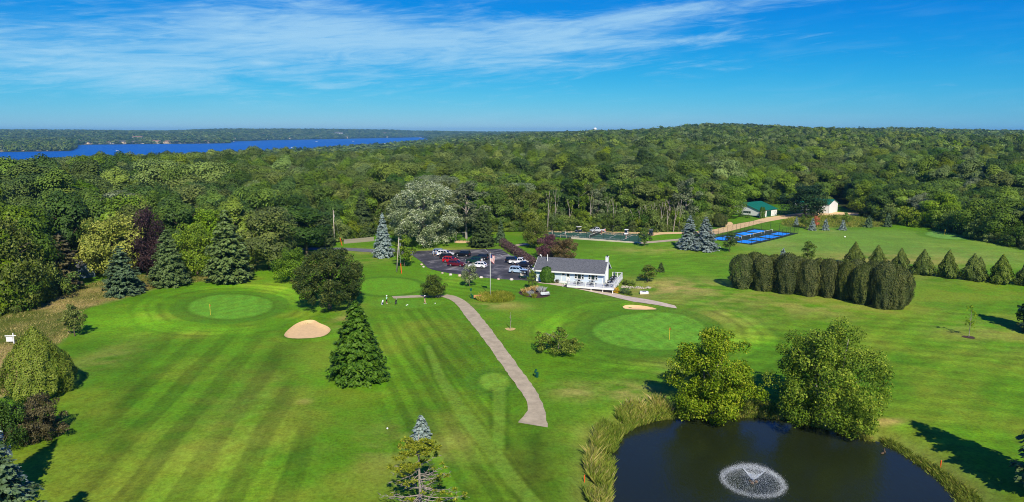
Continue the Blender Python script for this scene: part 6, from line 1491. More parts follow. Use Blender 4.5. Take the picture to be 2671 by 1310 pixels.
# wooden picket fence
A_, B_ = G(897, 636), G(976, 629); d = unit((B_ - A_)[:2]); L_ = np.linalg.norm((B_ - A_)[:2]); r = empty('picket_fence', A_, math.atan2(d[1], d[0]), None, 'grey wooden picket fence beyond the driveway', 'fence')
pk = MB().add([(0, 0, -.1), (.22, 0, -.1), (.22, .03, -.1), (0, .03, -.1), (0, 0, 1.35), (.22, 0, 1.35), (.22, .03, 1.35), (0, .03, 1.35), (.11, 0, 1.45), (.11, .03, 1.45)], [(0, 1, 5, 8, 4), (2, 3, 7, 9, 6), (1, 2, 6, 5), (3, 0, 4, 7), (4, 8, 9, 7), (8, 5, 6, 9)]).mesh('picket', WOODG)
for k in range(int(L_ / .26)): o = link('picket', pk, r); o.location = (k * .26, 0, .02 * math.sin(k * 1.7))
for z_ in (.35, 1.05): MB().box(0, L_, .031, .08, z_, z_ + .09).build('fence_rail', WOODG, r)

# ------------------------------------------------------------------ swing set, benches, small furniture
p = G(1204, 632); dep = p[1]; sw = 30 * dep / F; hh = z_at_row(p, 606) - p[2]; r = empty('swing_set', p, -.12, None, 'grey metal swing set on the sand bed', 'swing set')
MB().tube((-sw * .42, 0, hh), (sw * .42, 0, hh), .05, .05, 8).build('top_bar', GALV, r)
for sx in (-1, 1):
    for sy in (-1, 1): MB().tube((sx * sw * .42, 0, hh), (sx * sw * .56, sy * 1.4, 0), .045, .045, 7).build('leg', GALV, r)
for x in (-sw * .18, sw * .16):
    m = MB().box(x - .22, x + .22, -.1, .1, .5, .53).build('swing_seat', DARKM, r)
    for q in (-.2, .2): MB().tube((x + q, 0, .53), (x + q, 0, hh), .012, .012, 4).build('chain', GALV, m)


def bench(label, p, rz, mt, w=1.7):
    r = empty('bench', p, rz, None, label, 'bench', 'benches')
    for k in range(4): MB().box(-w / 2, w / 2, -.22 + k * .12, -.12 + k * .12, .42, .46).build('seat_slat', mt, r)
    for k in range(3): b = MB(); rot_box(b, (0, .30 + k * .03, .58 + k * .13), w, .03, .11, rx=-.2); b.build('back_slat', mt, r)
    for s in (-1, 1):
        for y in (-.18, .25): MB().box(s * w * .4 - .04, s * w * .4 + .04, y - .04, y + .04, -.1, .419).build('leg', DARKM, r)
        MB().box(s * w * .4 - .04, s * w * .4 + .04, .291, .35, .3, .5).build('back_support', DARKM, r)


bench('orange brown wooden bench beside the flagpole flowerbed', G(1246, 781), math.radians(4), mat('orange_wood', S(206, 138, 96), .7))
bench('pale grey bench at the edge of the mulch flowerbed', G(1423, 773), math.radians(22), mat('pale_grey_slats', S(206, 212, 214), .6), 2.1)


def ball_washer(label, p, tall, group='ball washers'):
    GR = mat('dark_green_enamel', S(14, 74, 58), .5); r = empty('ball_washer', p, .3, None, label, 'ball washer', group); MB().tube((0, 0, -.1), (0, 0, 1.0), .035, .035, 8).build('post', GR, r); MB().box(-.12, .12, -.1, .1, .72, 1.05).build('washer', GR, r)
    MB().tube((.3, 0, 0), (.3, 0, .75), .2, .22, 12).build('bin', GR, r)
    if tall: MB().tube((0, .15, 0), (0, .15, 2.3), .04, .04, 8).build('tall_post', mat('grey_post', S(96, 112, 116), .6), r); MB().box(-.2, .2, .11, .14, 1.7, 2.25).build('sign_plate', MATS['dark_green_enamel'], r)
    else: MB().box(-.03, .25, -.02, .02, 1.05, 1.32).build('handle', GR, r)


ball_washer('green ball washer with a tall post beside the orange bench', G(1229, 779), True); ball_washer('green ball washer on the lawn right of the cart path', G(1396, 985), False)
p = G(37, 897); r = empty('sign_post', p, .1, None, 'white hanging sign post in the dry meadow at the left', 'sign'); h = z_at_row(p, 869) - p[2]
MB().box(-.07, .07, -.07, .07, -.2, h).build('post', WHITE, r); MB().box(-1.35, .45, -.05, .05, h * .72, h * .8).build('arm', WHITE, r); MB().box(-1.2, -.15, -.02, .02, h * .22, h * .66).build('sign_board', WHITE, r)
for x in (-1.05, -.3): MB().tube((x, 0, h * .66), (x, 0, h * .72), .012, .012, 4).build('hanger', DARKM, r)
p = G(1680, 766); r = empty('cellar_hatch', p, -.1, None, 'low white box with dark opening on the lawn below the clubhouse', 'box'); MB().box(-.95, .95, -.6, .6, -.1, .5).build('box', WHITE, r); MB().box(-.4, .4, -.35, .1, .501, .53).build('lid', DARKM, r); MB().box(-.95, 1.15, -.9, -.61, -.1, .12).build('step', mat('tan_block', S(198, 176, 150), .9), r)
p = G(1716, 1083); r = empty('utility_box', p, .2, None, 'small white box in the reeds beside the pond', 'box'); MB().box(-.28, .28, -.28, .28, -.3, .62).build('box', WHITE, r); MB().box(-.31, .31, -.31, .31, .62, .68).build('lid', WHITE, r)
p = G(2373, 750); r = empty('tee_sign', p, 0, None, 'little white tee sign right of the tall clipped hedge', 'sign'); MB().tube((0, 0, -.1), (0, 0, .4), .03, .03, 6).build('post', WHITE, r); MB().box(-.3, .3, -.03, .03, .4, .7).build('sign_board', WHITE, r)
for i, (u0, v0) in enumerate([(1524.5, 1258), (2236, 1113), (2453, 1219)]):
    p = G(u0, v0); r = empty('hazard_stake', p, 0, None, ['orange stake in the reeds left of the pond', 'orange stake beside the right birch', 'orange stake on the right bank of the pond'][i], 'stake', 'orange hazard stakes'); MB().box(-.045, .045, -.045, .045, -.2, .8).build('stake', ORANGE, r); MB().add([(-.045, -.045, .8), (.045, -.045, .8), (.045, .045, .8), (-.045, .045, .8), (0, 0, .88)], [(0, 1, 4), (1, 2, 4), (2, 3, 4), (3, 0, 4)]).build('tip', ORANGE, r)
YEL = mat('yellow_pole', S(232, 196, 70), .5); REDF = mat('red_flag_cloth', S(170, 26, 40), .8); YELF = mat('yellow_flag_cloth', S(238, 216, 60), .8)
for i, (u0, v0, vt, red, lb) in enumerate([(549, 822, 793, 1, 'yellow pin with a red flag on the left green'), (1746, 886, 854, 1, 'yellow pin with a red flag on the right green'), (2464, 613, 598, 0, 'yellow pin on the left of the range green'), (2489, 606, 592, 0, 'yellow pin at the back of the range green'), (2647, 638, 622, 0, 'yellow pin standing alone right of the range green')]):
    p = G(u0, v0); h = z_at_row(p, vt) - p[2]; r = empty('flagstick', p, 0, None, lb, 'golf flag', 'pins'); MB().tube((0, 0, -.1), (0, 0, h), .035 if red else .05, .03, 7).build('pin', YEL, r)
    k = .30 if red else .45; MB().add([(.02, 0, h), (.02, 0, h - .5), (.16, .06, h - .42), (.1, -.05, h - .1), (-.12, .05, h - .45)], [(0, 1, 2, 3), (0, 4, 1)]).build('flag', REDF if red else YELF, r)
for i, (u0, v0, lb) in enumerate([(1060, 797.5, 'left of the pair of white tee markers'), (1063.5, 796.5, 'right of the pair of white tee markers'), (1135, 792.5, 'single white tee marker right of the golfers'), (1010.5, 1119.5, 'small white marker on the lawn left of the small blue spruce')]):
    o = MB().ball((0, 0, .09), .12, n=10, m=6).build('tee_marker', WHITE, None, True); o.location = G(u0, v0); tag(o, lb, 'tee marker', 'tee markers')
for u0, v0, col in [(2204, 620, 'white range marker board on the driving range')] * 1: p = G(u0, v0); r = empty('range_marker', p, 0, None, col, 'marker'); MB().box(-.25, .25, -.03, .03, .15, .5).build('board', WHITE, r); MB().tube((0, .05, -.1), (0, .05, .7), .03, .03, 6).build('post', WOODG, r)


def golf_bag(label, p, c1, c2):
    r = empty('golf_bag', p, .4, None, label, 'golf bag', 'golf bags'); a, b = (0, -.1, .1), (.28, .12, .95)
    MB().tube(a, b, .15, .17, 12).build('bag', c1, r); MB().tube((.05, -.22, .25), (.14, -.14, .55), .12, .12, 8).build('pocket', c2, r)
    for k in range(5): e = (.36 + .05 * math.cos(k * 1.3), .18 + .05 * math.sin(k * 1.3), 1.18 + .03 * k); MB().tube((.26, .11, .9), e, .01, .01, 4).build('club', GALV, r)
    for s in (-1, 1): MB().tube((.22, .1, .78), (.45 + .1 * s, -.1 + .4 * s, 0), .013, .013, 4).build('stand_leg', DARKM, r)


golf_bag('white and navy golf bag left of the golfer in mint', G(996, 795.5), mat('white_bag', S(226, 226, 228), .7), mat('navy_bag', S(44, 52, 92), .7)); golf_bag('black golf bag between the two golfers', G(1031, 794.5), mat('black_bag', S(30, 30, 34), .7), mat('grey_bag', S(70, 70, 76), .7))


# ------------------------------------------------------------------ people
def person_mesh(J, name):
    bones = [('pelvis', 'spine'), ('spine', 'chest'), ('chest', 'neck'), ('neck', 'head'), ('head', 'top')] + [b for s in 'LR' for b in (('chest', 'sh' + s), ('sh' + s, 'el' + s), ('el' + s, 'wr' + s), ('wr' + s, 'ha' + s), ('pelvis', 'hi' + s), ('hi' + s, 'kn' + s), ('kn' + s, 'an' + s), ('an' + s, 'to' + s))]
    RD = {'pelvis': .15, 'spine': .135, 'chest': .155, 'neck': .06, 'head': .105, 'top': .07, 'sh': .07, 'el': .045, 'wr': .032, 'ha': .036, 'hi': .1, 'kn': .065, 'an': .045, 'to': .04}
    nm = list(J); me = bpy.data.meshes.new(name); me.from_pydata([J[k] for k in nm], [(nm.index(a), nm.index(b)) for a, b in bones], []); o = bpy.data.objects.new(name, me); COL.objects.link(o)
    sk = o.modifiers.new('skin', 'SKIN'); sv = me.skin_vertices[0].data
    for i, k in enumerate(nm): q = RD.get(k, RD.get(k[:2])); sv[i].radius = (q, q * (.8 if k in ('chest', 'spine', 'pelvis') else 1)); sv[i].use_root = k == 'pelvis'
    sb = o.modifiers.new('sub', 'SUBSURF'); sb.levels = 1; sb.render_levels = 1
    dg = bpy.context.evaluated_depsgraph_get(); out = bpy.data.meshes.new_from_object(o.evaluated_get(dg)); bpy.data.objects.remove(o)
    bm = bmesh.new(); bm.from_mesh(out)
    for s in 'LR':                                    # five fingers on each hand
        w, hnd = Vector(J['wr' + s]), Vector(J['ha' + s]); d = (hnd - w).normalized(); sd = d.orthogonal().normalized(); up = d.cross(sd); mb = MB()
        for k in range(4): b0 = hnd + sd * (.022 * (k - 1.5)); m_ = b0 + d * (.05 + .008 * (1.5 - abs(k - 1.5))); mb.path([b0, m_, m_ + d * .025 + up * .022], [.0095, .009, .007], 5)
        t0 = w + d * .04 + sd * .035; mb.path([t0, t0 + d * .03 + sd * .03, t0 + d * .06 + sd * .03], [.011, .01, .008], 5)
        t = mb.mesh('fingers'); bm.from_mesh(t); bpy.data.meshes.remove(t)
    hd = Vector(J['head']); fwd = Vector((0, 1, 0)); mb = MB(); mb.add([hd + Vector((-.018, .10, -.03)), hd + Vector((.018, .10, -.03)), hd + Vector((0, .10, .03)), hd + Vector((0, .135, -.025))], [(0, 1, 3), (1, 2, 3), (2, 0, 3)])
    for s in (-1, 1): mb.ball(hd + Vector((s * .105, 0, 0)), .02, .03, .04, 6, 4)
    t = mb.mesh('nose'); bm.from_mesh(t); bm.to_mesh(out); bm.free(); out.materials.clear()
    B = [(np.array(J[a]), np.array(J[b]), a, b) for a, b in bones]

    def which(c):
        best = min(B, key=lambda q: np.linalg.norm(c - (q[0] + (q[1] - q[0]) * np.clip(np.dot(c - q[0], q[1] - q[0]) / np.dot(q[1] - q[0], q[1] - q[0]), 0, 1)))); a, b = best[2], best[3]; t = np.dot(c - best[0], best[1] - best[0]) / np.dot(best[1] - best[0], best[1] - best[0])
        if b in ('head', 'top'): return 0
        if a[:2] in ('el', 'wr'): return 0
        if a[:2] == 'sh': return 1 if t < .65 else 0
        if a[:2] == 'an': return 3
        if a[:2] == 'kn': return 0 if t < .9 else 3
        if a[:2] == 'hi' or b[:2] == 'hi': return 2
        if a == 'pelvis' and t < .25: return 2
        return 1
    for f in out.polygons: f.material_index = which(np.array(f.center))
    out.shade_smooth(); return out


def pose(arms='down', stride=0.0):
    J = dict(pelvis=(0, 0, .95), spine=(0, .01, 1.14), chest=(0, 0, 1.34), neck=(0, .01, 1.5), head=(0, .03, 1.61), top=(0, .03, 1.69))
    for s, q in (('L', -1), ('R', 1)):
        st = stride * q
        J['sh' + s] = (q * .18, 0, 1.42); J['hi' + s] = (q * .095, 0, .88); J['kn' + s] = (q * .11, st * .5 + .02, .49); J['an' + s] = (q * .12, st, .075); J['to' + s] = (q * .14, st + .17, .035)
        if arms == 'down': J['el' + s] = (q * .25, .0, 1.14); J['wr' + s] = (q * .26, .08, .9); J['ha' + s] = (q * .255, .11, .82)
        elif arms == 'club': J['el' + s] = (q * .2, .18, 1.16); J['wr' + s] = (q * .06 + .04, .36, .95); J['ha' + s] = (q * .045 + .04, .42, .90)
        elif arms == 'up': J['el' + s] = (q * .32, .05, 1.55 if q > 0 else 1.3); J['wr' + s] = (q * .36, .12, 1.80 if q > 0 else 1.48); J['ha' + s] = (q * .37, .14, 1.88 if q > 0 else 1.54)
    return J


PM = {k: person_mesh(pose(*v), 'person_' + k) for k, v in {'stand': ('down', .04), 'walk': ('down', .16), 'club': ('club', .03), 'reach': ('up', .1)}.items()}
SKIN = mat('skin', S(206, 152, 124), .6); SKIN2 = mat('tanned_skin', S(176, 120, 92), .6)


def person(label, p, rz, ps, shirt, shorts, cap=None, hair=S(70, 50, 38), shoes=S(228, 228, 226), k=1.0, skin=SKIN, group='people', hold=None):
    r = empty('person', p, rz, (k, k, k), label, 'person', group); me = PM[ps].copy(); o = link('body', me, r)
    for q in (skin, mat('cloth_%02x%02x%02x' % tuple(int(c * 255) for c in shirt[:3]), shirt, .85), mat('cloth_%02x%02x%02x' % tuple(int(c * 255) for c in shorts[:3]), shorts, .85), mat('cloth_%02x%02x%02x' % tuple(int(c * 255) for c in shoes[:3]), shoes, .7)): me.materials.append(q)
    hp = Vector((0, .03, 1.65)); e = MB()
    for s in (-1, 1): e.ball(hp + Vector((s * .038, .098, -.02)), .012, n=6, m=4)
    e.build('eyes', DARKM, r)
    MB().ball(hp + Vector((0, -.018, .01)), .118, .115, .125, 10, 6).build('hair', mat('hair_%02x' % int(hair[0] * 255), hair, .8), r, True) if not cap else None
    if cap: c = MB(); c.ball(hp + Vector((0, -.01, .05)), .125, .13, .10, 10, 6); c.tube(hp + Vector((0, .11, .05)), hp + Vector((0, .12, .035)), .1, .1, 10); c.build('cap', mat('cap_%02x%02x' % (int(cap[0] * 255), int(cap[2] * 255)), cap, .8), r, True)
    return r


r = person('golfer in a mint shirt, white cap and black shorts on the tee', G(1008.5, 793), math.radians(-60), 'club', S(176, 232, 208), S(30, 30, 34), S(240, 240, 240), k=1.06, skin=SKIN2)
q = G(1008.5, 793); rr = empty('golf_club', q, math.radians(-60), None, 'golf club held by the golfer in mint', 'golf club', 'golf clubs'); MB().tube((.04, .46, .95), (.02, .95, .06), .011, .009, 5).build('shaft', GALV, rr); MB().box(-.02, .1, .92, 1.0, .0, .07).build('club_head', DARKM, rr)
person('golfer in a navy top, white cap and khaki shorts on the tee', G(1108, 793), math.radians(-75), 'walk', S(34, 46, 92), S(214, 188, 152), S(240, 240, 240), k=1.04)
person('person in white standing at the rear of the white SUV', G(*Z7(512, 348)), math.radians(-90), 'stand', S(236, 236, 236), S(226, 226, 224), None, S(60, 48, 40), k=1.02)
person('person in a pale top and blue shorts at the rear of the white SUV', G(*Z7(556, 340)), math.radians(60), 'stand', S(214, 214, 216), S(36, 124, 206), None, S(150, 120, 80), k=1.02)
gp = lambda u0, v0: g3(G(u0, v0))
person('tennis player in white at the left end of the court', gp(1440, 613.5), math.radians(-80), 'stand', S(240, 240, 240), S(236, 236, 236), None, k=1.04, group='tennis players'); person('tennis player in white with raised arm near the left baseline', gp(1474, 614), math.radians(-90), 'reach', S(242, 242, 242), S(232, 232, 232), None, k=1.04, group='tennis players')
person('tennis player with red top near the right baseline', gp(1633, 623.5), math.radians(80), 'walk', S(204, 70, 66), S(236, 236, 236), None, k=1.02, group='tennis players'); person('person in white cap walking on the gravel road behind the net', gp(1578, 610), math.radians(20), 'walk', S(214, 120, 96), S(180, 188, 206), S(244, 244, 244), k=1.02)
person('person in a dark red top standing beside the tennis net', gp(1569, 613), math.radians(120), 'stand', S(178, 22, 40), S(70, 30, 40), None, k=.95, group='tennis players')
person('person in tan clothes behind the range green at the right', G(2531.5, 609), math.radians(10), 'stand', S(196, 160, 140), S(206, 190, 170), None, k=1.05)

# ------------------------------------------------------------------ hedge, flowerbeds, walls
A_, B_ = G(1311, 640), G(1398, 698); d = (B_ - A_)[:2]; L_ = float(np.linalg.norm(d)); rg = np.random.default_rng(8); n = 9000
s = rg.random(n) * L_; ang = rg.uniform(-.1, math.pi + .1, n); w_, hh_ = 1.15, 1.9; bump_ = 1 + .14 * np.sin(s * 1.6) + .1 * rg.normal(size=n)
P = np.stack([s, np.cos(ang) * w_ * bump_, np.abs(np.sin(ang)) ** .6 * hh_ * bump_], 1); N = np.stack([rg.normal(size=n) * .4, np.cos(ang), np.sin(ang) + .3], 1)
r = empty('purple_hedge', A_, math.atan2(d[1], d[0]), None, 'long purple brown hedge between parking lot and walk', 'hedge'); link('foliage', np_mesh('foliage', leaf_quads(P, N + rg.normal(size=(n, 3)) * .4, np.full(n, .3), rg), 4, [FM['hedge']], rg.random(n)), r)
m = MB()
for k in range(int(L_ / .8)): m.path([(k * .8 + .3, 0, -.1), (k * .8 + .3, .1, 1.3)], [.05, .02], 5)
m.build('stem_set', BARKD, r)


def blades(poly, n, hgt, wid, mt, name, label, cat, seed, clump=0.0, lean=.35, z=None, parent=None, inner=None):
    """upright grass blades spread over a ground polygon"""
    rg = np.random.default_rng(seed); P_ = np.array([q[:2] for q in poly]); lo, hi = P_.min(0), P_.max(0); xy = rg.uniform(lo, hi, (n * 4, 2)); k = sdf(P_, xy[:, 0], xy[:, 1]) < 0
    if inner is not None: k &= inner(xy[:, 0], xy[:, 1])
    xy = xy[k][:n]; n = len(xy)
    if clump: dn = fbm(xy[:, 0], xy[:, 1], 2.6, seed, 2); xy = xy[dn > clump]; n = len(xy)
    patch = fbm(xy[:, 0], xy[:, 1], 4.0, seed + 4, 3)
    zz = terr(xy[:, 0], xy[:, 1]) - .05; H_ = hgt * rg.uniform(.45, 1.1, n) * (.55 + .9 * patch); a = rg.uniform(0, 6.28, n); w = wid * rg.uniform(.6, 1.3, n); dx, dy = np.cos(a) * w, np.sin(a) * w; lx, ly = rg.normal(size=n) * lean * H_, rg.normal(size=n) * lean * H_
    b = np.column_stack([xy, zz]); V = np.stack([b + np.stack([dx, dy, 0 * a], 1), b - np.stack([dx, dy, 0 * a], 1), b + np.stack([lx * .4 - dx * .6, ly * .4 - dy * .6, H_ * .6], 1), b + np.stack([lx, ly, H_], 1)], 1)
    me = np_mesh(name, V[:, [0, 1, 2, 3]], 4, [mt], np.clip(.5 + .8 * (patch - .5) + .2 * rg.normal(size=n), 0, 1)); o = link(name, me, parent)
    return tag(o, label, cat, None, 'stuff')


REED = foliage('reed_blades', [(0, S(110, 142, 36)), (.5, S(164, 180, 70)), (.78, S(204, 194, 104)), (1, S(230, 208, 144))], 0, .5); DRYG = foliage('dry_grass_blades', [(0, S(96, 112, 40)), (.5, S(150, 146, 76)), (1, S(204, 182, 120))], 0, .3); LUSH = foliage('bank_grass_blades', [(0, S(92, 120, 32)), (.6, S(142, 156, 56)), (1, S(190, 174, 92))], 0, .4)
out_pond = lambda x, y: sdf(POND, x, y) > .15
blades(GP(D([(1535, 1330), (1500, 1290), (1474, 1255), (1472, 1190), (1488, 1130), (1500, 1085), (1536, 1048), (1590, 1022), (1650, 1014), (1690, 1040), (1640, 1068), (1590, 1085), (1560, 1110), (1552, 1150), (1548, 1200), (1536, 1260)])), 20000, 1.5, .03, REED, 'reed', 'tall yellow green reeds along the left bank of the pond', 'reeds', 61, .38, .26, inner=out_pond)
blades(GP(D([(1650, 1058), (1660, 1030), (1760, 1025), (1850, 1018), (1920, 1010), (2000, 1035), (2080, 1078), (2050, 1084), (1980, 1062), (1850, 1056), (1700, 1062)])), 9000, .95, .04, REED, 'bank_grass', 'rough grass on the far bank of the pond', 'grass', 62, .3, .35, inner=out_pond)
blades(GP(D([(2090, 1082), (2170, 1092), (2240, 1112), (2300, 1145), (2380, 1195), (2450, 1245), (2520, 1310), (2430, 1310), (2400, 1262), (2362, 1218), (2318, 1184), (2262, 1146), (2222, 1126), (2130, 1104)])), 12000, .75, .04, LUSH, 'bank_grass', 'uneven grass fringe along the right bank of the pond', 'grass', 63, .28, .4, inner=out_pond)
blades(MEADOW, 26000, .4, .045, DRYG, 'meadow_grass', 'dry tan meadow grass below the trees at the left', 'grass', 64, .33, .5); blades(MEADOW_R, 9000, .8, .09, LUSH, 'meadow_grass', 'rough tall grass around the small blue spruces', 'grass', 65, .3, .4)
# grass and weeds at the foot of the woods
BED1 = smooth_poly(GP([(1240, 783), (1252, 772), (1275, 766), (1300, 764), (1328, 767), (1345, 775), (1342, 783), (1322, 789), (1290, 790.5), (1258, 788)]), 2); BED2 = smooth_poly(GP([(1349, 765), (1360, 757), (1385, 752), (1412, 753), (1434, 762), (1436, 772), (1420, 777), (1395, 778), (1368, 774)]), 2)
r = sheet('flowerbed', BED1, .05, mat('bed_soil', S(96, 112, 34), .95, var=.3, scale=4), 'oval flowerbed of yellow green plants around the flagpole', 'flowerbed', kind='thing')
blades(BED1, 7000, .9, .03, foliage('goldenrod_blades', [(0, S(104, 136, 24)), (.55, S(166, 174, 50)), (1, S(222, 204, 104))], 0, .5), 'flower_stems', None, None, 66, .0, .25, parent=r)
r = sheet('flowerbed', BED2, .05, MULCH, 'dark mulch flowerbed with silvery plants and tan grasses', 'flowerbed', kind='thing')
for nm, c, tn, hgt, wpx in [('tan_grass', (1367, 766), [(0, S(190, 160, 90)), (1, S(226, 200, 130))], 1.5, 9), ('tan_grass', (1377, 763), [(0, S(190, 160, 90)), (1, S(226, 200, 130))], 1.3, 6), ('tan_grass', (1395, 761), [(0, S(190, 160, 90)), (1, S(220, 196, 120))], 1.4, 5), ('silver_plant', (1383, 771), [(0, S(130, 140, 120)), (1, S(208, 206, 212))], 1.2, 14), ('silver_plant', (1411, 763), [(0, S(140, 146, 132)), (1, S(212, 210, 216))], 1.3, 18), ('green_plant', (1372, 772), [(0, S(92, 104, 30)), (1, S(150, 150, 60))], .9, 14), ('green_plant', (1393, 776), [(0, S(80, 100, 30)), (1, S(160, 160, 70))], .8, 12)]:
    q = G(*c); rad = wpx / 2 * q[1] / F; a = np.linspace(0, 6.28, 12); blades([(q[0] + rad * math.cos(t), q[1] + rad * math.sin(t)) for t in a], 500, hgt, .035, foliage(nm + '_blades', tn, 0, .2), nm, None, None, int(c[0]), 0, .28, parent=r)
YF = foliage('yellow_flowers', R3(S(120, 120, 30), S(226, 176, 30), S(246, 200, 40)), .0, .15)
px_plant('flowering_shrub', 'bright yellow flowering shrub at the deck corner', 'shrub', PBUSH[0], 1606, 764, 750, 24, YF); px_plant('low_shrub', 'dark green low shrub beside the yellow flowers', 'shrub', PBUSH[1], 1628, 766, 752, 26, FM['blue_green']); px_plant('low_shrub', 'small dark shrub farthest from the yellow flowers', 'shrub', PBUSH[2], 1642, 770, 760, 16, FM['dark'])
for i, (u0, v0, vt, w, mt, lb) in enumerate([(1632, 742, 730, 22, 'juniper', 'feathery yellow green shrub right of the deck'), (1648, 744, 734, 20, 'bright', 'second feathery shrub right of the deck above the stone wall'), (1452, 738, 729, 14, 'brush', 'brownish small shrub below the clubhouse wall'), (1443, 739, 732, 10, 'mid', 'small green shrub beside the rounded bush at the clubhouse'), (1345, 602, 584, 34, 'bright', 'leafy bright bush at the wood edge left of the bronze tree'), (1378, 602, 588, 36, 'sage', 'pale bush at the wood edge left of the tennis court'), (1933, 566, 553, 16, 'dark', 'small dark bush at the corner of the low shed'), (1951, 569, 560, 14, 'mid', 'small bush below the low shed windows'), (2180, 572, 560, 20, 'bright', 'green bush in front of the tall shed')]):
    px_plant('shrub', lb, 'shrub', PBUSH[i % 3], u0, v0, vt, w, FM[mt])
# fieldstone retaining wall
A_, B_ = G(1622, 751), G(1702, 752); d = (B_ - A_)[:2]; L_ = float(np.linalg.norm(d)); r = empty('stone_wall', A_, math.atan2(d[1], d[0]), None, 'low fieldstone retaining wall right of the clubhouse', 'wall'); rs = random.Random(5); st = [MB().ball((0, 0, 0), .30, .22, .18, 7, 5, .18, rs).mesh('stone', STONE) for _ in range(4)]
for row in range(2):
    for k in range(int(L_ / .46)):
        if row and rs.random() < .15: continue
        o = link('stone', st[rs.randrange(4)], r); o.location = (k * .46 + row * .2, rs.uniform(-.06, .06), .1 + row * .26); o.rotation_euler = (rs.uniform(-.3, .3), 0, rs.uniform(0, 6)); s_ = rs.uniform(.8, 1.2) * (1.5 if k > L_ / .46 - 3 else 1); o.scale = (s_, s_, s_)
# mulch rings, thin bare sapling
for u0, v0, rad, mt, lb in [(1331, 859, .95, STRAW, 'straw ring around the thin bare sapling'), (2527, 880, 1.0, MULCH, 'dark mulch ring around the young tree on the right lawn')]:
    q = G(u0, v0); sheet('mulch_ring', [(q[0] + rad * (1 + .12 * math.sin(5 * t)) * math.cos(t), q[1] + rad * (1 + .12 * math.sin(3 * t)) * math.sin(t)) for t in np.linspace(0, 6.283, 18)[:-1]], .05, mt, lb, 'mulch')
p = G(1331, 859); h = z_at_row(p, 814) - p[2]; r = empty('bare_sapling', p, 0, None, 'thin bare grey sapling on the lawn right of the cart path', 'tree'); MB().path([(0, 0, -.1), (.04, 0, h * .5), (.0, 0, h)], [.06, .045, .012], 7).build('trunk', BARKW, r, True); m = MB(); rs = random.Random(2)
for k in range(26): z0 = h * rs.uniform(.35, .95); a = rs.uniform(0, 6.28); l = (1 - z0 / h) * .9 + .15; m.path([(0, 0, z0), (l * .4 * math.cos(a), l * .4 * math.sin(a), z0 + l * .6)], [.016, .005], 4)
m.build('twig_set', BARKW, r)


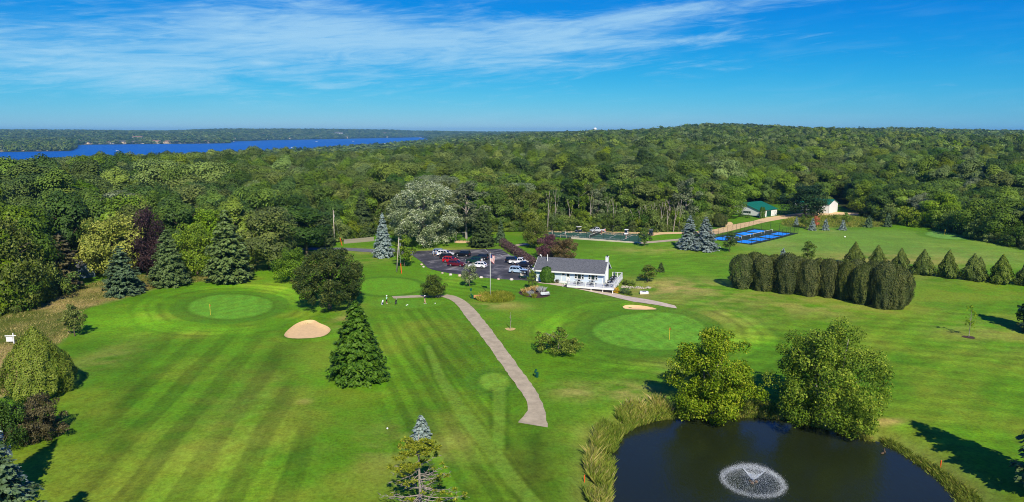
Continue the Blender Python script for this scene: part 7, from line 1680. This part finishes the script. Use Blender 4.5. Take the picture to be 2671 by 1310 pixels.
# ------------------------------------------------------------------ fountain, ducks
def fountain():
    c = on_plane(1964, 1258, POND_Z); r = empty('fountain', c, 0, None, 'pond fountain throwing a white ring of spray', 'fountain'); rg = np.random.default_rng(12)
    m = MB()
    for a in range(3): m.ball((.35 * math.cos(a * 2.1), .35 * math.sin(a * 2.1), .08), .2, .2, .14, 8, 5)
    m.build('float', mat('brown_float', S(110, 90, 72), .8), r); MB().tube((0, 0, 0), (0, 0, .28), .09, .06, 8).build('nozzle', DARKM, r)
    n = 22000; az_ = rg.uniform(0, 6.283, n); g = 9.8; th = np.radians(rg.normal(40, 3.0, n)); v = rg.normal(5.55, .22, n); vx, vz = v * np.sin(th), v * np.cos(th); T_ = 2 * vz / g * 1.05; t = T_ * rg.beta(2.0, .75, n)
    R_ = vx * t * (1 - .06 * t); Z_ = .28 + vz * t - .5 * g * t * t; wob = rg.normal(size=(n, 3)) * .05 * (R_ / 3)[:, None]; P = np.stack([R_ * np.cos(az_), R_ * np.sin(az_), np.maximum(Z_, .02)], 1) + wob; P[:, 2] = np.maximum(P[:, 2], .02)
    k2 = 9000; a2 = rg.uniform(0, 6.283, k2); q = rg.random(k2) ** 1.3; r2 = .05 + q * 1.05; P2 = np.stack([r2 * np.cos(a2), r2 * np.sin(a2), .28 + q * 1.25 + rg.normal(size=k2) * .03], 1)
    k3 = 16000; a3 = rg.uniform(0, 6.283, k3); r3 = 3.15 + rg.normal(size=k3) * .2; P3 = np.stack([r3 * np.cos(a3), r3 * np.sin(a3), rg.random(k3) ** 2 * .35 + .015], 1)
    DROP = mat('white_spray', S(228, 234, 236), .35, spec=.5)
    for nm, PP, sz in (('spray', P, .015), ('jet', P2, .02), ('splash', P3, .016)):
        d1, d2 = sph(rg, len(PP)), sph(rg, len(PP)); s_ = sz * rg.uniform(.5, 1.4, len(PP))[:, None]; V = np.stack([PP + d1 * s_, PP + d2 * s_, PP - (d1 + d2) * s_ * .8], 1); o = link(nm, np_mesh(nm, V, 3, [DROP]), r); o['kind'] = 'stuff'


fountain()
for i, (u0, v0, rz) in enumerate([(2302, 1184, .4), (2307.5, 1180, 1.2)]):
    p = on_plane(u0, v0, POND_Z); r = empty('duck', p, rz, None, ['nearer brown duck on the pond by the right bank', 'farther brown duck on the pond by the right bank'][i], 'duck', 'ducks on the pond'); m = MB(); V = []
    st_ = [(-.30, .02, .12, .02), (-.24, .06, .10, .05), (-.12, .11, .07, .10), (.04, .125, .07, .12), (.16, .10, .09, .10), (.21, .055, .16, .07), (.23, .04, .23, .05), (.26, .05, .29, .05), (.31, .04, .30, .04), (.345, .022, .285, .014), (.38, .02, .278, .008)]; k = 8
    for x, wy, zc_, hz in st_: V += [(x, wy * math.cos(t * 2 * math.pi / k), zc_ + hz * math.sin(t * 2 * math.pi / k)) for t in range(k)]
    m.add(V, [(a * k + b, a * k + (b + 1) % k, (a + 1) * k + (b + 1) % k, (a + 1) * k + b) for a in range(len(st_) - 1) for b in range(k)] + [tuple(range(k - 1, -1, -1)), tuple(range((len(st_) - 1) * k, len(st_) * k))]); m.build('body', mat('duck_feathers', S(92, 76, 60), .85, var=.35, scale=14), r, True)

# ------------------------------------------------------------------ haze
def haze():
    o = MB().box(-16050, 16050, -16050, 16050, -43, 92).build('haze', None); o.data.materials.clear(); m = bpy.data.materials.new('haze_air'); m.use_nodes = True; nt = m.node_tree; nt.nodes.clear()
    out = nt.nodes.new('ShaderNodeOutputMaterial'); v = nt.nodes.new('ShaderNodeVolumePrincipled'); v.inputs['Color'].default_value = (.24, .64, 1, 1); v.inputs['Density'].default_value = HAZE_D; v.inputs['Anisotropy'].default_value = .0; nt.links.new(v.outputs[0], out.inputs['Volume'])
    o.data.materials.append(m); o.visible_shadow = True; tag(o, 'thin blue haze over the far hills', 'haze', None, 'stuff')


HAZE_D = 0.00006
haze()
